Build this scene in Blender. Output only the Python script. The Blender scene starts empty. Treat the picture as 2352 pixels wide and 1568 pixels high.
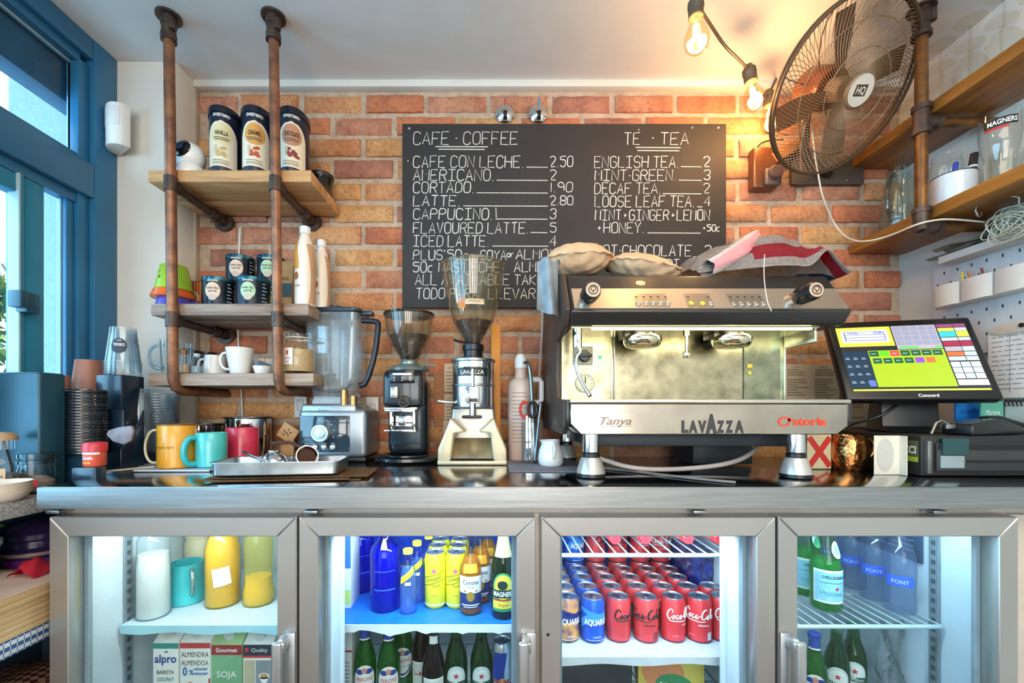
import bpy, bmesh, math, random
from mathutils import Vector, Matrix
random.seed(7)
PI = math.pi
SC = bpy.context.scene
COL = SC.collection
FPX, CX, CY, CAMZ = 990.0, 1135.0, 942.0, 1.21     # focal length and vanishing point in photo pixels

# ---------------------------------------------------------------- camera, world, lights, exposure
cam = bpy.data.cameras.new('camera')
cam.sensor_width = 36.0
cam.lens = 36.0 * FPX / 2352
cam.shift_x = (1176 - CX) / 2352
cam.shift_y = (CY - 784) / 2352
cam.clip_start = 0.02
camo = bpy.data.objects.new('camera', cam)
COL.objects.link(camo)
camo.location = (0, 0, CAMZ)
camo.rotation_euler = (PI / 2, 0, 0)
SC.camera = camo
SC.view_settings.view_transform = 'Standard'
SC.view_settings.look = 'None'
SC.view_settings.gamma = 1
SC.view_settings.exposure = 0.25
SC.view_settings.use_curve_mapping = False
SC.cycles.max_bounces = 10
SC.cycles.transparent_max_bounces = 32
SC.cycles.diffuse_bounces = 4
SC.cycles.glossy_bounces = 5
SC.cycles.transmission_bounces = 8
SC.cycles.caustics_reflective = False
SC.cycles.caustics_refractive = False
SC.cycles.sample_clamp_indirect = 4.0

wd = bpy.data.worlds.new('sky')
SC.world = wd
wd.use_nodes = True
bg = wd.node_tree.nodes['Background']
bg.inputs[0].default_value = (0.88, 0.94, 1.0, 1)
bg.inputs[1].default_value = 2.8


def area(name, loc, rot, sx, sy, power, color, spread=180):
    l = bpy.data.lights.new(name, 'AREA')
    l.shape = 'RECTANGLE'
    l.size, l.size_y, l.energy, l.color = sx, sy, power, color
    l.spread = math.radians(spread)
    o = bpy.data.objects.new(name, l)
    COL.objects.link(o)
    o.location = loc
    o.rotation_euler = rot
    return o


def point(name, loc, power, color, r=0.02):
    l = bpy.data.lights.new(name, 'POINT')
    l.energy, l.color, l.shadow_soft_size = power, color, r
    o = bpy.data.objects.new(name, l)
    COL.objects.link(o)
    o.location = loc
    return o


area('daylight_side_window', (-2.1, -0.55, 1.45), (0, -PI / 2, 0), 1.9, 3.4, 125, (0.42, 0.74, 1.0))
area('fill_behind_camera', (0.15, -2.9, 1.45), (PI / 2, 0, 0), 2.4, 1.9, 80, (1.0, 0.93, 0.84))  # soft fill added behind the camera, no such opening in view
area('fill_overhead_room', (0.35, -0.75, 2.36), (0, 0, 0), 1.6, 1.6, 32, (1.0, 0.84, 0.66))  # warm overhead fill added out of view, no such lamp known

# ---------------------------------------------------------------- small helpers


def X(px, y): return (px - CX) * y / FPX
def Z(py, y): return CAMZ - (py - CY) * y / FPX
def at(px, py, y): return Vector((X(px, y), y, Z(py, y)))
def dia(w, px, y): return w * y / FPX / math.sqrt(1 + ((px - CX) / FPX) ** 2)   # round things look stretched off-axis


def lin(h):
    h = h.lstrip('#')
    c = [int(h[i:i + 2], 16) / 255 for i in (0, 2, 4)]
    return tuple((v / 12.92 if v <= 0.04045 else ((v + 0.055) / 1.055) ** 2.4) for v in c) + (1.0,)


MATS = {}


def new_mat(name):
    m = bpy.data.materials.new(name)
    m.use_nodes = True
    MATS[name] = m
    nt = m.node_tree
    return m, nt, nt.nodes, nt.links, nt.nodes['Principled BSDF']


def mat(name, hx, rough=0.5, metal=0.0, var=0.06, vs=14, bump=0.0, bs=120, emit=0, stretch=None, coat=0.0, hx2=None, spec=0.5):
    """plain procedural surface: a base colour gently varied by noise, optional bump"""
    if name in MATS:
        return MATS[name]
    m, nt, N, L, P = new_mat(name)
    c = lin(hx)
    P.inputs['Roughness'].default_value = rough
    P.inputs['Metallic'].default_value = metal
    P.inputs['Specular IOR Level'].default_value = spec
    P.inputs['Coat Weight'].default_value = coat
    tc = N.new('ShaderNodeTexCoord')
    src = tc.outputs['Object']
    if stretch:
        mp = N.new('ShaderNodeMapping')
        mp.inputs['Scale'].default_value = stretch
        L.new(src, mp.inputs[0])
        src = mp.outputs[0]
    nz = N.new('ShaderNodeTexNoise')
    nz.inputs['Scale'].default_value = vs
    nz.inputs['Detail'].default_value = 4
    L.new(src, nz.inputs['Vector'])
    rp = N.new('ShaderNodeValToRGB')
    d = lin(hx2) if hx2 else tuple(max(0, v * (1 - var * 2)) for v in c[:3]) + (1,)
    e = c if hx2 else tuple(min(1, v * (1 + var)) for v in c[:3]) + (1,)
    rp.color_ramp.elements[0].position = 0.3
    rp.color_ramp.elements[0].color = d
    rp.color_ramp.elements[1].position = 0.7
    rp.color_ramp.elements[1].color = e
    L.new(nz.outputs[0], rp.inputs[0])
    L.new(rp.outputs[0], P.inputs['Base Color'])
    if emit:
        L.new(rp.outputs[0], P.inputs['Emission Color'])
        P.inputs['Emission Strength'].default_value = emit
    if bump:
        b = N.new('ShaderNodeBump')
        b.inputs['Strength'].default_value = bump
        b.inputs['Distance'].default_value = 0.004
        n2 = N.new('ShaderNodeTexNoise')
        n2.inputs['Scale'].default_value = bs
        n2.inputs['Detail'].default_value = 5
        L.new(src, n2.inputs['Vector'])
        L.new(n2.outputs[0], b.inputs['Height'])
        L.new(b.outputs[0], P.inputs['Normal'])
    return m


def wood(name, light, dark, axis=0, rough=0.55, scale=9):
    if name in MATS:
        return MATS[name]
    m, nt, N, L, P = new_mat(name)
    tc = N.new('ShaderNodeTexCoord')
    mp = N.new('ShaderNodeMapping')
    s = [scale] * 3
    s[axis] = scale * 0.09
    mp.inputs['Scale'].default_value = s
    L.new(tc.outputs['Object'], mp.inputs[0])
    n1 = N.new('ShaderNodeTexNoise')
    n1.inputs['Scale'].default_value = 3
    n1.inputs['Detail'].default_value = 8
    n1.inputs['Distortion'].default_value = 1.4
    L.new(mp.outputs[0], n1.inputs['Vector'])
    n2 = N.new('ShaderNodeTexNoise')
    n2.inputs['Scale'].default_value = 22
    n2.inputs['Detail'].default_value = 3
    L.new(mp.outputs[0], n2.inputs['Vector'])
    ad = N.new('ShaderNodeMath')
    ad.operation = 'MULTIPLY_ADD'
    ad.inputs[1].default_value = 0.35
    L.new(n2.outputs[0], ad.inputs[0])
    L.new(n1.outputs[0], ad.inputs[2])
    rp = N.new('ShaderNodeValToRGB')
    rp.color_ramp.elements[0].position = 0.48
    rp.color_ramp.elements[0].color = lin(dark)
    rp.color_ramp.elements[1].position = 0.86
    rp.color_ramp.elements[1].color = lin(light)
    L.new(ad.outputs[0], rp.inputs[0])
    L.new(rp.outputs[0], P.inputs['Base Color'])
    P.inputs['Roughness'].default_value = rough
    b = N.new('ShaderNodeBump')
    b.inputs['Strength'].default_value = 0.25
    b.inputs['Distance'].default_value = 0.002
    L.new(ad.outputs[0], b.inputs['Height'])
    L.new(b.outputs[0], P.inputs['Normal'])
    return m


def thin(name, tint='#ffffff', refl=1.0, rough=0.02, haze=0.0, hazecol='#ffffff'):
    """thin clear glass or plastic: tinted transmission, fresnel reflection, optional milky scatter"""
    if name in MATS:
        return MATS[name]
    m, nt, N, L, P = new_mat(name)
    N.remove(P)
    out = N['Material Output']
    tr = N.new('ShaderNodeBsdfTransparent')
    tr.inputs[0].default_value = lin(tint)
    gl = N.new('ShaderNodeBsdfGlossy')
    gl.inputs['Roughness'].default_value = rough
    ge = N.new('ShaderNodeNewGeometry')
    vd = N.new('ShaderNodeVectorMath')
    vd.operation = 'DOT_PRODUCT'
    L.new(ge.outputs['Incoming'], vd.inputs[0])
    L.new(ge.outputs['Normal'], vd.inputs[1])
    ab = N.new('ShaderNodeMath')
    ab.operation = 'ABSOLUTE'
    L.new(vd.outputs['Value'], ab.inputs[0])
    iv = N.new('ShaderNodeMath')
    iv.operation = 'SUBTRACT'
    iv.inputs[0].default_value = 1.0
    L.new(ab.outputs[0], iv.inputs[1])
    pw = N.new('ShaderNodeMath')
    pw.operation = 'POWER'
    pw.inputs[1].default_value = 4.0
    L.new(iv.outputs[0], pw.inputs[0])
    fr = N.new('ShaderNodeMath')              # Schlick reflectance, the same from both sides of the pane
    fr.operation = 'MULTIPLY_ADD'
    fr.inputs[1].default_value = 0.8
    fr.inputs[2].default_value = 0.04
    L.new(pw.outputs[0], fr.inputs[0])
    mu = N.new('ShaderNodeMath')
    mu.operation = 'MULTIPLY'
    mu.inputs[1].default_value = refl
    L.new(fr.outputs[0], mu.inputs[0])
    base = tr
    if haze:
        df = N.new('ShaderNodeBsdfDiffuse')
        df.inputs[0].default_value = lin(hazecol)
        m0 = N.new('ShaderNodeMixShader')
        m0.inputs[0].default_value = haze
        L.new(tr.outputs[0], m0.inputs[1])
        L.new(df.outputs[0], m0.inputs[2])
        base = m0
    mx = N.new('ShaderNodeMixShader')
    L.new(mu.outputs[0], mx.inputs[0])
    L.new(base.outputs[0], mx.inputs[1])
    L.new(gl.outputs[0], mx.inputs[2])
    L.new(mx.outputs[0], out.inputs[0])
    return m


def checker(name, a, b, scale, rough=0.5):
    if name in MATS:
        return MATS[name]
    m, nt, N, L, P = new_mat(name)
    tc = N.new('ShaderNodeTexCoord')
    mp = N.new('ShaderNodeMapping')
    mp.inputs['Rotation'].default_value = (0, 0, PI / 4)
    L.new(tc.outputs['Object'], mp.inputs[0])
    ck = N.new('ShaderNodeTexChecker')
    ck.inputs['Color1'].default_value = lin(a)
    ck.inputs['Color2'].default_value = lin(b)
    ck.inputs['Scale'].default_value = scale
    L.new(mp.outputs[0], ck.inputs[0])
    L.new(ck.outputs[0], P.inputs['Base Color'])
    P.inputs['Roughness'].default_value = rough
    return m


def lamp_mat(name, hx, strength):
    if name in MATS:
        return MATS[name]
    m, nt, N, L, P = new_mat(name)
    P.inputs['Base Color'].default_value = lin(hx)
    P.inputs['Emission Color'].default_value = lin(hx)
    P.inputs['Emission Strength'].default_value = strength
    return m


def flat(o, xd=(1, 0, 0), yd=(0, 0, 1)):
    o, xd, yd = Vector(o), Vector(xd), Vector(yd)
    return lambda u, v: o + xd * u + yd * v


def wrap(r, z0=0.0, phi=0.0, sx=1.0, sy=1.0, c=(0, 0), rz=None):
    """paper wrapped round an upright cylinder, u along the circumference; phi 0 faces -Y. rz(v) may vary the radius"""
    def f(u, v):
        a = phi + u / r
        q = r if rz is None else rz(v)
        return Vector((c[0] + sx * q * math.sin(a), c[1] - sy * q * math.cos(a), z0 + v))
    return f


FONT = {}


def font_mesh(s, bold=0.0, shear=0.0, space=1.0):
    k = (s, bold, shear, space)
    if k not in FONT:
        cu = bpy.data.curves.new('t', 'FONT')
        cu.body = s
        cu.size = 1.0
        cu.offset = bold
        cu.shear = shear
        cu.space_character = space
        cu.resolution_u = 3
        cu.fill_mode = 'FRONT'
        o = bpy.data.objects.new('t', cu)
        me = bpy.data.meshes.new_from_object(o)
        FONT[k] = ([tuple(v.co) for v in me.vertices], [tuple(p.vertices) for p in me.polygons])
        bpy.data.objects.remove(o)
        bpy.data.meshes.remove(me)
        bpy.data.curves.remove(cu)
    return FONT[k]


class B:
    """collects shapes into one bmesh; done() links them as one mesh object"""

    def __init__(s):
        s.bm = bmesh.new()
        s.mi = 0

    def m(s, i):
        s.mi = i
        return s

    def _fs(s, faces):
        for f in faces:
            f.material_index = s.mi

    def face(s, pts):
        f = s.bm.faces.new([s.bm.verts.new(p) for p in pts])
        f.material_index = s.mi
        return s

    def box(s, x0, x1, y0, y1, z0, z1, bev=0.0, seg=2, M=None):
        r = bmesh.ops.create_cube(s.bm, size=1)
        for v in r['verts']:
            v.co = Vector((x0 + (v.co.x + .5) * (x1 - x0), y0 + (v.co.y + .5) * (y1 - y0), z0 + (v.co.z + .5) * (z1 - z0)))
            if M:
                v.co = M @ v.co
        fs = set(f for v in r['verts'] for f in v.link_faces)
        s._fs(fs)
        if bev:
            es = list(set(e for f in fs for e in f.edges))
            q = bmesh.ops.bevel(s.bm, geom=es, offset=bev, segments=seg, profile=.5, affect='EDGES')
            s._fs(q['faces'])
        return s

    def prism(s, poly, axis, d0, d1, bev=0.0, seg=2):
        """polygon (a,b) pushed along axis: 'x' poly=(y,z), 'y' poly=(x,z), 'z' poly=(x,y)"""
        def p(a, b, d):
            return {'x': (d, a, b), 'y': (a, d, b), 'z': (a, b, d)}[axis]
        lo = [s.bm.verts.new(p(a, b, d0)) for a, b in poly]
        hi = [s.bm.verts.new(p(a, b, d1)) for a, b in poly]
        n = len(poly)
        fs = [s.bm.faces.new(lo[::-1]), s.bm.faces.new(hi)]
        for i in range(n):
            j = (i + 1) % n
            fs.append(s.bm.faces.new((lo[i], lo[j], hi[j], hi[i])))
        s._fs(fs)
        bmesh.ops.recalc_face_normals(s.bm, faces=fs)
        if bev:
            es = list(set(e for f in fs for e in f.edges))
            q = bmesh.ops.bevel(s.bm, geom=es, offset=bev, segments=seg, profile=.5, affect='EDGES')
            s._fs(q['faces'])
        return s

    def lathe(s, prof, c=(0, 0, 0), n=28, sx=1.0, sy=1.0, M=None, a0=0.0, a1=2 * PI, fn=None):
        """profile (r,z) turned round Z; M places it"""
        c = Vector(c)
        full = abs(a1 - a0 - 2 * PI) < 1e-6
        k = n if full else n + 1
        rows = []
        for r, z in prof:
            if r < 1e-6:
                p = Vector((0, 0, z))
                v = s.bm.verts.new(M @ p + c if M else p + c)
                rows.append([v] * k)
                continue
            row = []
            for i in range(k):
                a = a0 + (a1 - a0) * i / n
                p = Vector((sx * r * math.cos(a), sy * r * math.sin(a), z))
                if fn:
                    p = fn(p)
                row.append(s.bm.verts.new(M @ p + c if M else p + c))
            rows.append(row)
        for A, C in zip(rows, rows[1:]):
            for i in range(n):
                j = (i + 1) % k
                q = []
                for v in (A[i], A[j], C[j], C[i]):
                    if v not in q:
                        q.append(v)
                if len(q) > 2:
                    try:
                        f = s.bm.faces.new(q)
                        f.material_index = s.mi
                    except ValueError:
                        pass
        return s

    def cyl(s, p0, p1, r0, r1=None, n=16, cap=True):
        p0, p1 = Vector(p0), Vector(p1)
        r1 = r0 if r1 is None else r1
        d = p1 - p0
        M = d.to_track_quat('Z', 'Y').to_matrix()
        h = d.length
        pr = [(r0, 0), (r1, h)]
        if cap:
            pr = [(0, 0)] + pr + [(0, h)]
        return s.lathe(pr, p0, n, M=M)

    def tube(s, pts, r, n=8, closed=False, flatten=None, smooth=0):
        pts = [Vector(p) for p in pts]
        for _ in range(smooth):
            q = [] if closed else [pts[0]]
            it = range(len(pts)) if closed else range(len(pts) - 1)
            for i in it:
                a, b = pts[i], pts[(i + 1) % len(pts)]
                q += [a * .75 + b * .25, a * .25 + b * .75]
            if not closed:
                q.append(pts[-1])
            pts = q
        rows = []
        N = len(pts)
        up = None
        for i, p in enumerate(pts):
            if closed:
                t = pts[(i + 1) % N] - pts[i - 1]
            else:
                t = pts[min(i + 1, N - 1)] - pts[max(i - 1, 0)]
            if t.length < 1e-9:
                t = Vector((0, 0, 1))
            t.normalize()
            if up is None:
                up = Vector((0, 0, 1)) if abs(t.z) < .9 else Vector((0, 1, 0))
            up = (up - t * up.dot(t))
            if up.length < 1e-6:
                up = t.orthogonal()
            up.normalize()
            sd = t.cross(up)
            rr = r(i / (N - 1)) if callable(r) else r
            row = []
            for k in range(n):
                a = 2 * PI * k / n
                o = up * math.cos(a) * rr + sd * math.sin(a) * rr
                if flatten:
                    o = o - Vector(flatten) * o.dot(Vector(flatten)) * .75
                row.append(s.bm.verts.new(p + o))
            rows.append(row)
        pairs = list(zip(rows, rows[1:])) + ([(rows[-1], rows[0])] if closed else [])
        for A, C in pairs:
            for k in range(n):
                j = (k + 1) % n
                f = s.bm.faces.new((A[k], A[j], C[j], C[k]))
                f.material_index = s.mi
        if not closed:
            s._fs([s.bm.faces.new(rows[0][::-1]), s.bm.faces.new(rows[-1])])
        return s

    def grid(s, fn, nu, nv, thick=0.0):
        """surface fn(u,v) u,v in 0..1; thick closes it into a sheet"""
        g = [[s.bm.verts.new(fn(i / nu, j / nv)) for j in range(nv + 1)] for i in range(nu + 1)]
        fs = []
        for i in range(nu):
            for j in range(nv):
                fs.append(s.bm.faces.new((g[i][j], g[i + 1][j], g[i + 1][j + 1], g[i][j + 1])))
        s._fs(fs)
        if thick:
            q = bmesh.ops.solidify(s.bm, geom=fs, thickness=thick)
            s._fs([e for e in q['geom'] if isinstance(e, bmesh.types.BMFace)])
        return s

    def rect(s, u0, u1, v0, v1, f, nu=1, nv=1):
        return s.grid(lambda a, b: f(u0 + (u1 - u0) * a, v0 + (v1 - v0) * b), nu, nv)

    def disc(s, cu, cv, ru, rv, f, n=24, rings=3, inner=0.0, a0=0, a1=2 * PI):
        g = lambda a, b: f(cu + ru * (inner + (1 - inner) * b) * math.cos(a0 + (a1 - a0) * a), cv + rv * (inner + (1 - inner) * b) * math.sin(a0 + (a1 - a0) * a))
        return s.grid(g, n, rings)

    def text(s, st, f, size=0.01, width=None, bold=0.0, shear=0.0, align='C', rot=0.0, space=1.0, arc=0.0):
        vs, ps = font_mesh(st, bold, shear, space)
        if not vs:
            return s
        x0, x1 = min(v[0] for v in vs), max(v[0] for v in vs)
        kx = size if width is None else width / max(1e-6, x1 - x0)
        if width is not None and size is None:
            size = kx
        off = {'C': -(x0 + x1) / 2, 'L': -x0, 'R': -x1}[align]
        cr, sr = math.cos(rot), math.sin(rot)
        nv = []
        for v in vs:
            u, w = (v[0] + off) * kx, v[1] * size
            w += arc * u * u
            nv.append(s.bm.verts.new(f(u * cr - w * sr, u * sr + w * cr)))
        for p in ps:
            try:
                q = s.bm.faces.new([nv[i] for i in p])
                q.material_index = s.mi
            except ValueError:
                pass
        return s

    def noise(s, amt, seed=0):
        rnd = random.Random(seed)
        for v in s.bm.verts:
            v.co += Vector((rnd.uniform(-1, 1), rnd.uniform(-1, 1), rnd.uniform(-1, 1))) * amt
        return s

    def done(s, name, mats, parent=None, w=False, smooth=40, norm=False):
        if w and parent is not None:
            r = parent
            while r.parent:
                r = r.parent
            bmesh.ops.translate(s.bm, verts=s.bm.verts, vec=-r.location)
        if norm:
            bmesh.ops.recalc_face_normals(s.bm, faces=s.bm.faces)
        me = bpy.data.meshes.new(name)
        s.bm.to_mesh(me)
        s.bm.free()
        for m_ in (mats if isinstance(mats, (list, tuple)) else [mats]):
            me.materials.append(m_)
        if smooth:
            me.polygons.foreach_set('use_smooth', [True] * len(me.polygons))
            me.set_sharp_from_angle(angle=math.radians(smooth))
        o = bpy.data.objects.new(name, me)
        COL.objects.link(o)
        if parent is not None:
            o.parent = parent
        return o


def thing(name, label, cat, loc=(0, 0, 0), rz=0.0, group=None):
    o = bpy.data.objects.new(name, None)
    COL.objects.link(o)
    o.empty_display_size = 0.02
    o.location = loc
    o.rotation_euler = (0, 0, rz)
    o['label'], o['category'] = label, cat
    if group:
        o['group'] = group
    return o


def tag(o, label, cat, group=None, kind=None):
    o['label'], o['category'] = label, cat
    if group:
        o['group'] = group
    if kind:
        o['kind'] = kind
    return o


def struct(o):
    o['kind'] = 'structure'
    return o


KIDS = {}


def dup(root, loc, label=None, rz=None):
    """copy a thing with its parts and sub-parts"""
    r = root.copy()
    COL.objects.link(r)
    r.location = loc
    if rz is not None:
        r.rotation_euler = (0, 0, rz)
    if label:
        r['label'] = label

    def rec(a, b):
        for ch in list(a.children):
            c = ch.copy()
            COL.objects.link(c)
            c.parent = b
            rec(ch, c)
    rec(root, r)
    return r


# common materials
WHITE = mat('white_paint', '#e4e2dc', .6, var=.03, bump=.05)
BLACK = mat('black_plastic', '#15171a', .35, var=.1)
BLACKM = mat('black_metal', '#23252a', .45, .3, var=.1)
STEEL = mat('stainless_steel', '#b9bcbd', .22, 1.0, var=.08, vs=6, stretch=(1, 8, 60), bump=.03, bs=60)
CHROME = mat('chrome', '#d9dadb', .07, 1.0, var=.02)
DSTEEL = mat('dull_steel', '#9fa3a5', .38, 1.0, var=.08)
PIPE = mat('rusty_iron_pipe', '#a56f4c', .4, .45, var=.2, vs=30, hx2='#6a4a3e', bump=.2, bs=160)
DPIPE = mat('dark_iron_fitting', '#5a4a42', .45, .6, var=.2, vs=40, bump=.2)
CERAM = mat('white_ceramic', '#efeeea', .15, var=.02, coat=.4)
GLASS = thin('clear_glass', '#fbfdfd', 1.0)
PLAST = thin('clear_plastic', '#fafcfc', 1.2, .08, .04)
INKW = mat('white_ink', '#f2f0ea', .6, var=.02)
INKK = mat('black_ink', '#1b1a1c', .6, var=.02)
PAPER = mat('white_paper', '#ece7de', .8, var=.03)
KRAFT = mat('kraft_paper', '#b58a5c', .85, var=.08, vs=30)

# ================================================================ the setting
WX, RX, BY, CEIL = -1.278, 1.466, 1.556, 2.384
PIERY, PIERX = 1.449, -1.07
BLUE = mat('blue_frame_paint', '#2a6d95', .35, var=.06, vs=8)
CEILM = mat('ceiling_paint', '#dcdad6', .8, var=.02, bump=.08, bs=30)
WALLW = mat('wall_paint_white', '#dedad0', .7, var=.025, vs=5, bump=.06, bs=60)
FLOORM = wood('floor_boards', '#6d5847', '#3a2d24', 1)
PLASTER = mat('exterior_plaster', '#9fadb8', .9, var=.05, vs=60, bump=.5, bs=140)

b = B()
b.box(-1.9, 1.7, -3.2, 1.9, -.08, 0)
struct(b.done('floor', FLOORM))
b = B()
b.box(-1.32, 1.7, -3.2, 1.9, CEIL, CEIL + .08)
# a faint plasterboard joint
b.box(-.62, -.61, -3.1, 1.5, CEIL - .0012, CEIL + .01)
struct(b.done('ceiling', CEILM))
b = B()
b.box(RX, RX + .1, -3.2, 1.9, 0, CEIL)
struct(b.done('wall_right', WALLW))
b = B()
b.box(-1.32, 1.5, -3.15, -3.05, 0, .5)
b.box(-1.32, -1.1, -3.15, -3.05, 0, CEIL)
b.box(1.4, 1.5, -3.15, -3.05, 0, CEIL)
b.box(-1.32, 1.5, -3.15, -3.05, 2.3, CEIL)
struct(b.done('wall_front', WALLW))
b = B()
b.box(WX - .05, WX, -3.1, PIERY, 0, .92)
struct(b.done('wall_left', WALLW))
b = B()
b.box(WX - .12, PIERX, PIERY, BY + .12, 0, CEIL, .004)
struct(b.done('wall_pier', WALLW))

def brick_mat(name, h1, rough, hx2):
    m, nt, N, L, P = new_mat(name)
    P.inputs['Roughness'].default_value = rough
    tc = N.new('ShaderNodeTexCoord')

    def noise(sc, det, ro):
        n = N.new('ShaderNodeTexNoise')
        n.inputs['Scale'].default_value = sc
        n.inputs['Detail'].default_value = det
        n.inputs['Roughness'].default_value = ro
        L.new(tc.outputs['Object'], n.inputs['Vector'])
        return n
    big, fine = noise(9, 6, .6), noise(70, 8, .75)
    rp = N.new('ShaderNodeValToRGB')
    rp.color_ramp.elements[0].position, rp.color_ramp.elements[0].color = .36, lin(hx2)
    rp.color_ramp.elements[1].position, rp.color_ramp.elements[1].color = .60, lin(h1)
    L.new(big.outputs[0], rp.inputs[0])
    r2 = N.new('ShaderNodeValToRGB')
    r2.color_ramp.elements[0].position, r2.color_ramp.elements[0].color = .34, (.52, .46, .44, 1)
    r2.color_ramp.elements[1].position, r2.color_ramp.elements[1].color = .50, (1, 1, 1, 1)
    e = r2.color_ramp.elements.new(.68)
    e.color = (1.18, 1.14, 1.06, 1)
    L.new(fine.outputs[0], r2.inputs[0])
    mx = N.new('ShaderNodeMix')
    mx.data_type, mx.blend_type = 'RGBA', 'MULTIPLY'
    mx.inputs[0].default_value = .8
    L.new(rp.outputs[0], mx.inputs[6])
    L.new(r2.outputs[0], mx.inputs[7])
    L.new(mx.outputs[2], P.inputs['Base Color'])
    bp = N.new('ShaderNodeBump')
    bp.inputs['Strength'].default_value = .9
    bp.inputs['Distance'].default_value = .007
    md = noise(34, 9, .7)
    L.new(md.outputs[0], bp.inputs['Height'])
    L.new(bp.outputs[0], P.inputs['Normal'])
    return m


# brick wall: mortar bed and one mesh of individually chipped bricks
MORTAR = mat('mortar', '#c4ac94', .95, var=.12, vs=40, bump=.6, bs=180)
BT = [brick_mat('brick_tone_' + n, h, .9, hx2=h2) for n, h, h2 in (
    ('rust', '#cf8158', '#b46c50'), ('clay', '#d79c6c', '#c07c56'), ('plum', '#bc8068', '#986454'),
    ('ochre', '#dba870', '#c48a58'), ('rose', '#cd9274', '#b47458'))]
b = B()
b.box(-1.1, RX, BY + .004, BY + .12, 0, CEIL)
rnd = random.Random(3)
nb = 0
for k in range(-9, 9):
    z0 = 1.650 + .079 * k
    off = -.4717 + (.1125 if k % 2 else 0)
    i0 = int((-1.1 - off) / .225) - 1
    for i in range(i0, i0 + 14):
        xa, xb = off + i * .225 + .0095, off + (i + 1) * .225 - .0095
        xa += rnd.uniform(-.003, .003)
        xb += rnd.uniform(-.003, .003)
        xa, xb = max(xa, PIERX + .001), min(xb, RX - .004)
        if xb - xa < .03:
            continue
        za, zb = z0 + .001 + rnd.uniform(0, .003), z0 + .0645 - rnd.uniform(0, .004)
        yf = BY - .006 - rnd.uniform(0, .008)
        b.mi = 1 + rnd.choice((0, 0, 1, 1, 2, 3, 4, 4))
        nx, nz = 12, 5
        tilt = rnd.uniform(-.03, .03)

        def fn(u, v):
            e = min(u, 1 - u) * (xb - xa)
            g = min(v, 1 - v) * (zb - za)
            d = 0 if (e > 1e-5 and g > 1e-5) else .007 + rnd.uniform(0, .004)
            j = .0011 if d else .0012
            return Vector((xa + (xb - xa) * u + rnd.uniform(-j, j), yf + d + tilt * (v - .5) * .06 + rnd.uniform(-.0012, .0012), za + (zb - za) * v + rnd.uniform(-j, j) * (1.2 if d else .4)))
        G = [[fn(i_ / nx, j_ / nz) for j_ in range(nz + 1)] for i_ in range(nx + 1)]
        V = [[b.bm.verts.new(p) for p in col] for col in G]
        for i_ in range(nx):
            for j_ in range(nz):
                b._fs([b.bm.faces.new((V[i_][j_], V[i_ + 1][j_], V[i_ + 1][j_ + 1], V[i_][j_ + 1]))])
        ring = [V[i_][0] for i_ in range(nx + 1)] + [V[nx][j_] for j_ in range(1, nz + 1)] + [V[i_][nz] for i_ in range(nx - 1, -1, -1)] + [V[0][j_] for j_ in range(nz - 1, 0, -1)]
        back = [b.bm.verts.new((v.co.x, BY + .006, v.co.z)) for v in ring]
        for q in range(len(ring)):
            p = (q + 1) % len(ring)
            b._fs([b.bm.faces.new((ring[p], ring[q], back[q], back[p]))])
struct(b.done('wall_back', [MORTAR] + BT, smooth=45))

b = B()
b.box(PIERX, RX, BY - .026, BY + .01, 2.360, CEIL + .002, .003)
struct(b.done('trim_1', WALLW))
b = B()
b.box(PIERX - .002, PIERX + .006, BY - .02, BY + .01, 1.0, 2.36, .002)
struct(b.done('trim_2', mat('trim_grey', '#b9aa98', .7)))

# unseen dark posts and rails added behind the camera for reflections in the steel
b = B()
for x, w_ in ((-1.08, .10), (-.42, .16), (.30, .10), (.86, .16), (1.36, .08)):
    b.box(x - w_ / 2, x + w_ / 2, -2.86, -2.78, 0, 2.3)
b.box(-1.1, 1.4, -2.86, -2.78, 2.0, 2.10)
b.box(-1.1, 1.4, -2.86, -2.78, .5, .62)
struct(b.done('reflection_posts', mat('reflection_post_blue', '#2b4152', .5)))

# window_1: blue frame, one mesh per member, panes, and the reveal outside
fr = B()
fr.box(WX - .04, WX + .012, 1.366, PIERY - .001, .9, CEIL - .001, .003)          # jamb beside the pier
fr.box(WX - .035, WX - .004, 1.392, 1.396, .9, CEIL - .001)
fr.box(WX - .04, WX - .004, 1.330, 1.366, .92, 2.30, .003)
fr.box(WX - .045, WX - .016, 1.304, 1.330, .92, 1.87, .003)
fr.box(WX - .04, WX + .010, -3.05, 1.366, 2.318, CEIL - .001, .003)              # head
fr.box(WX - .045, WX - .006, -3.05, 1.34, 2.290, 2.318, .003)
fr.box(WX - .04, WX + .012, -3.05, 1.366, 1.880, 1.985, .004)                    # transom
fr.box(WX - .045, WX - .008, -3.05, 1.34, 1.985, 2.004, .003)
fr.box(WX - .045, WX - .008, -3.05, 1.34, 1.850, 1.880, .003)
fr.box(WX - .05, WX + .03, -3.05, 1.366, .92, .97, .004)                         # sill
for y in (.95, .2, -.6, -1.5, -2.4):
    fr.box(WX - .04, WX + .006, y - .05, y + .05, .95, 1.88, .003)
    fr.box(WX - .04, WX + .006, y - .04, y + .04, 2.0, 2.3, .003)
w1 = struct(fr.done('window_1', BLUE))
s = B()
s.box(WX - .05, WX - .012, 1.176, 1.237, .97, 1.852, .004)
s.box(WX - .046, WX - .006, 1.168, 1.178, .97, 1.852, .002)
s.box(WX - .05, WX - .012, .99, 1.176, 1.80, 1.852, .004)
s.done('window_sash', mat('sash_blue', '#23809f', .35, var=.05), w1)
s = B()
s.box(WX - .042, WX - .030, 1.330, 1.336, 2.004, 2.292, .001)
s.box(WX - .042, WX - .030, -1, 1.336, 2.283, 2.291, .001)
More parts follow.
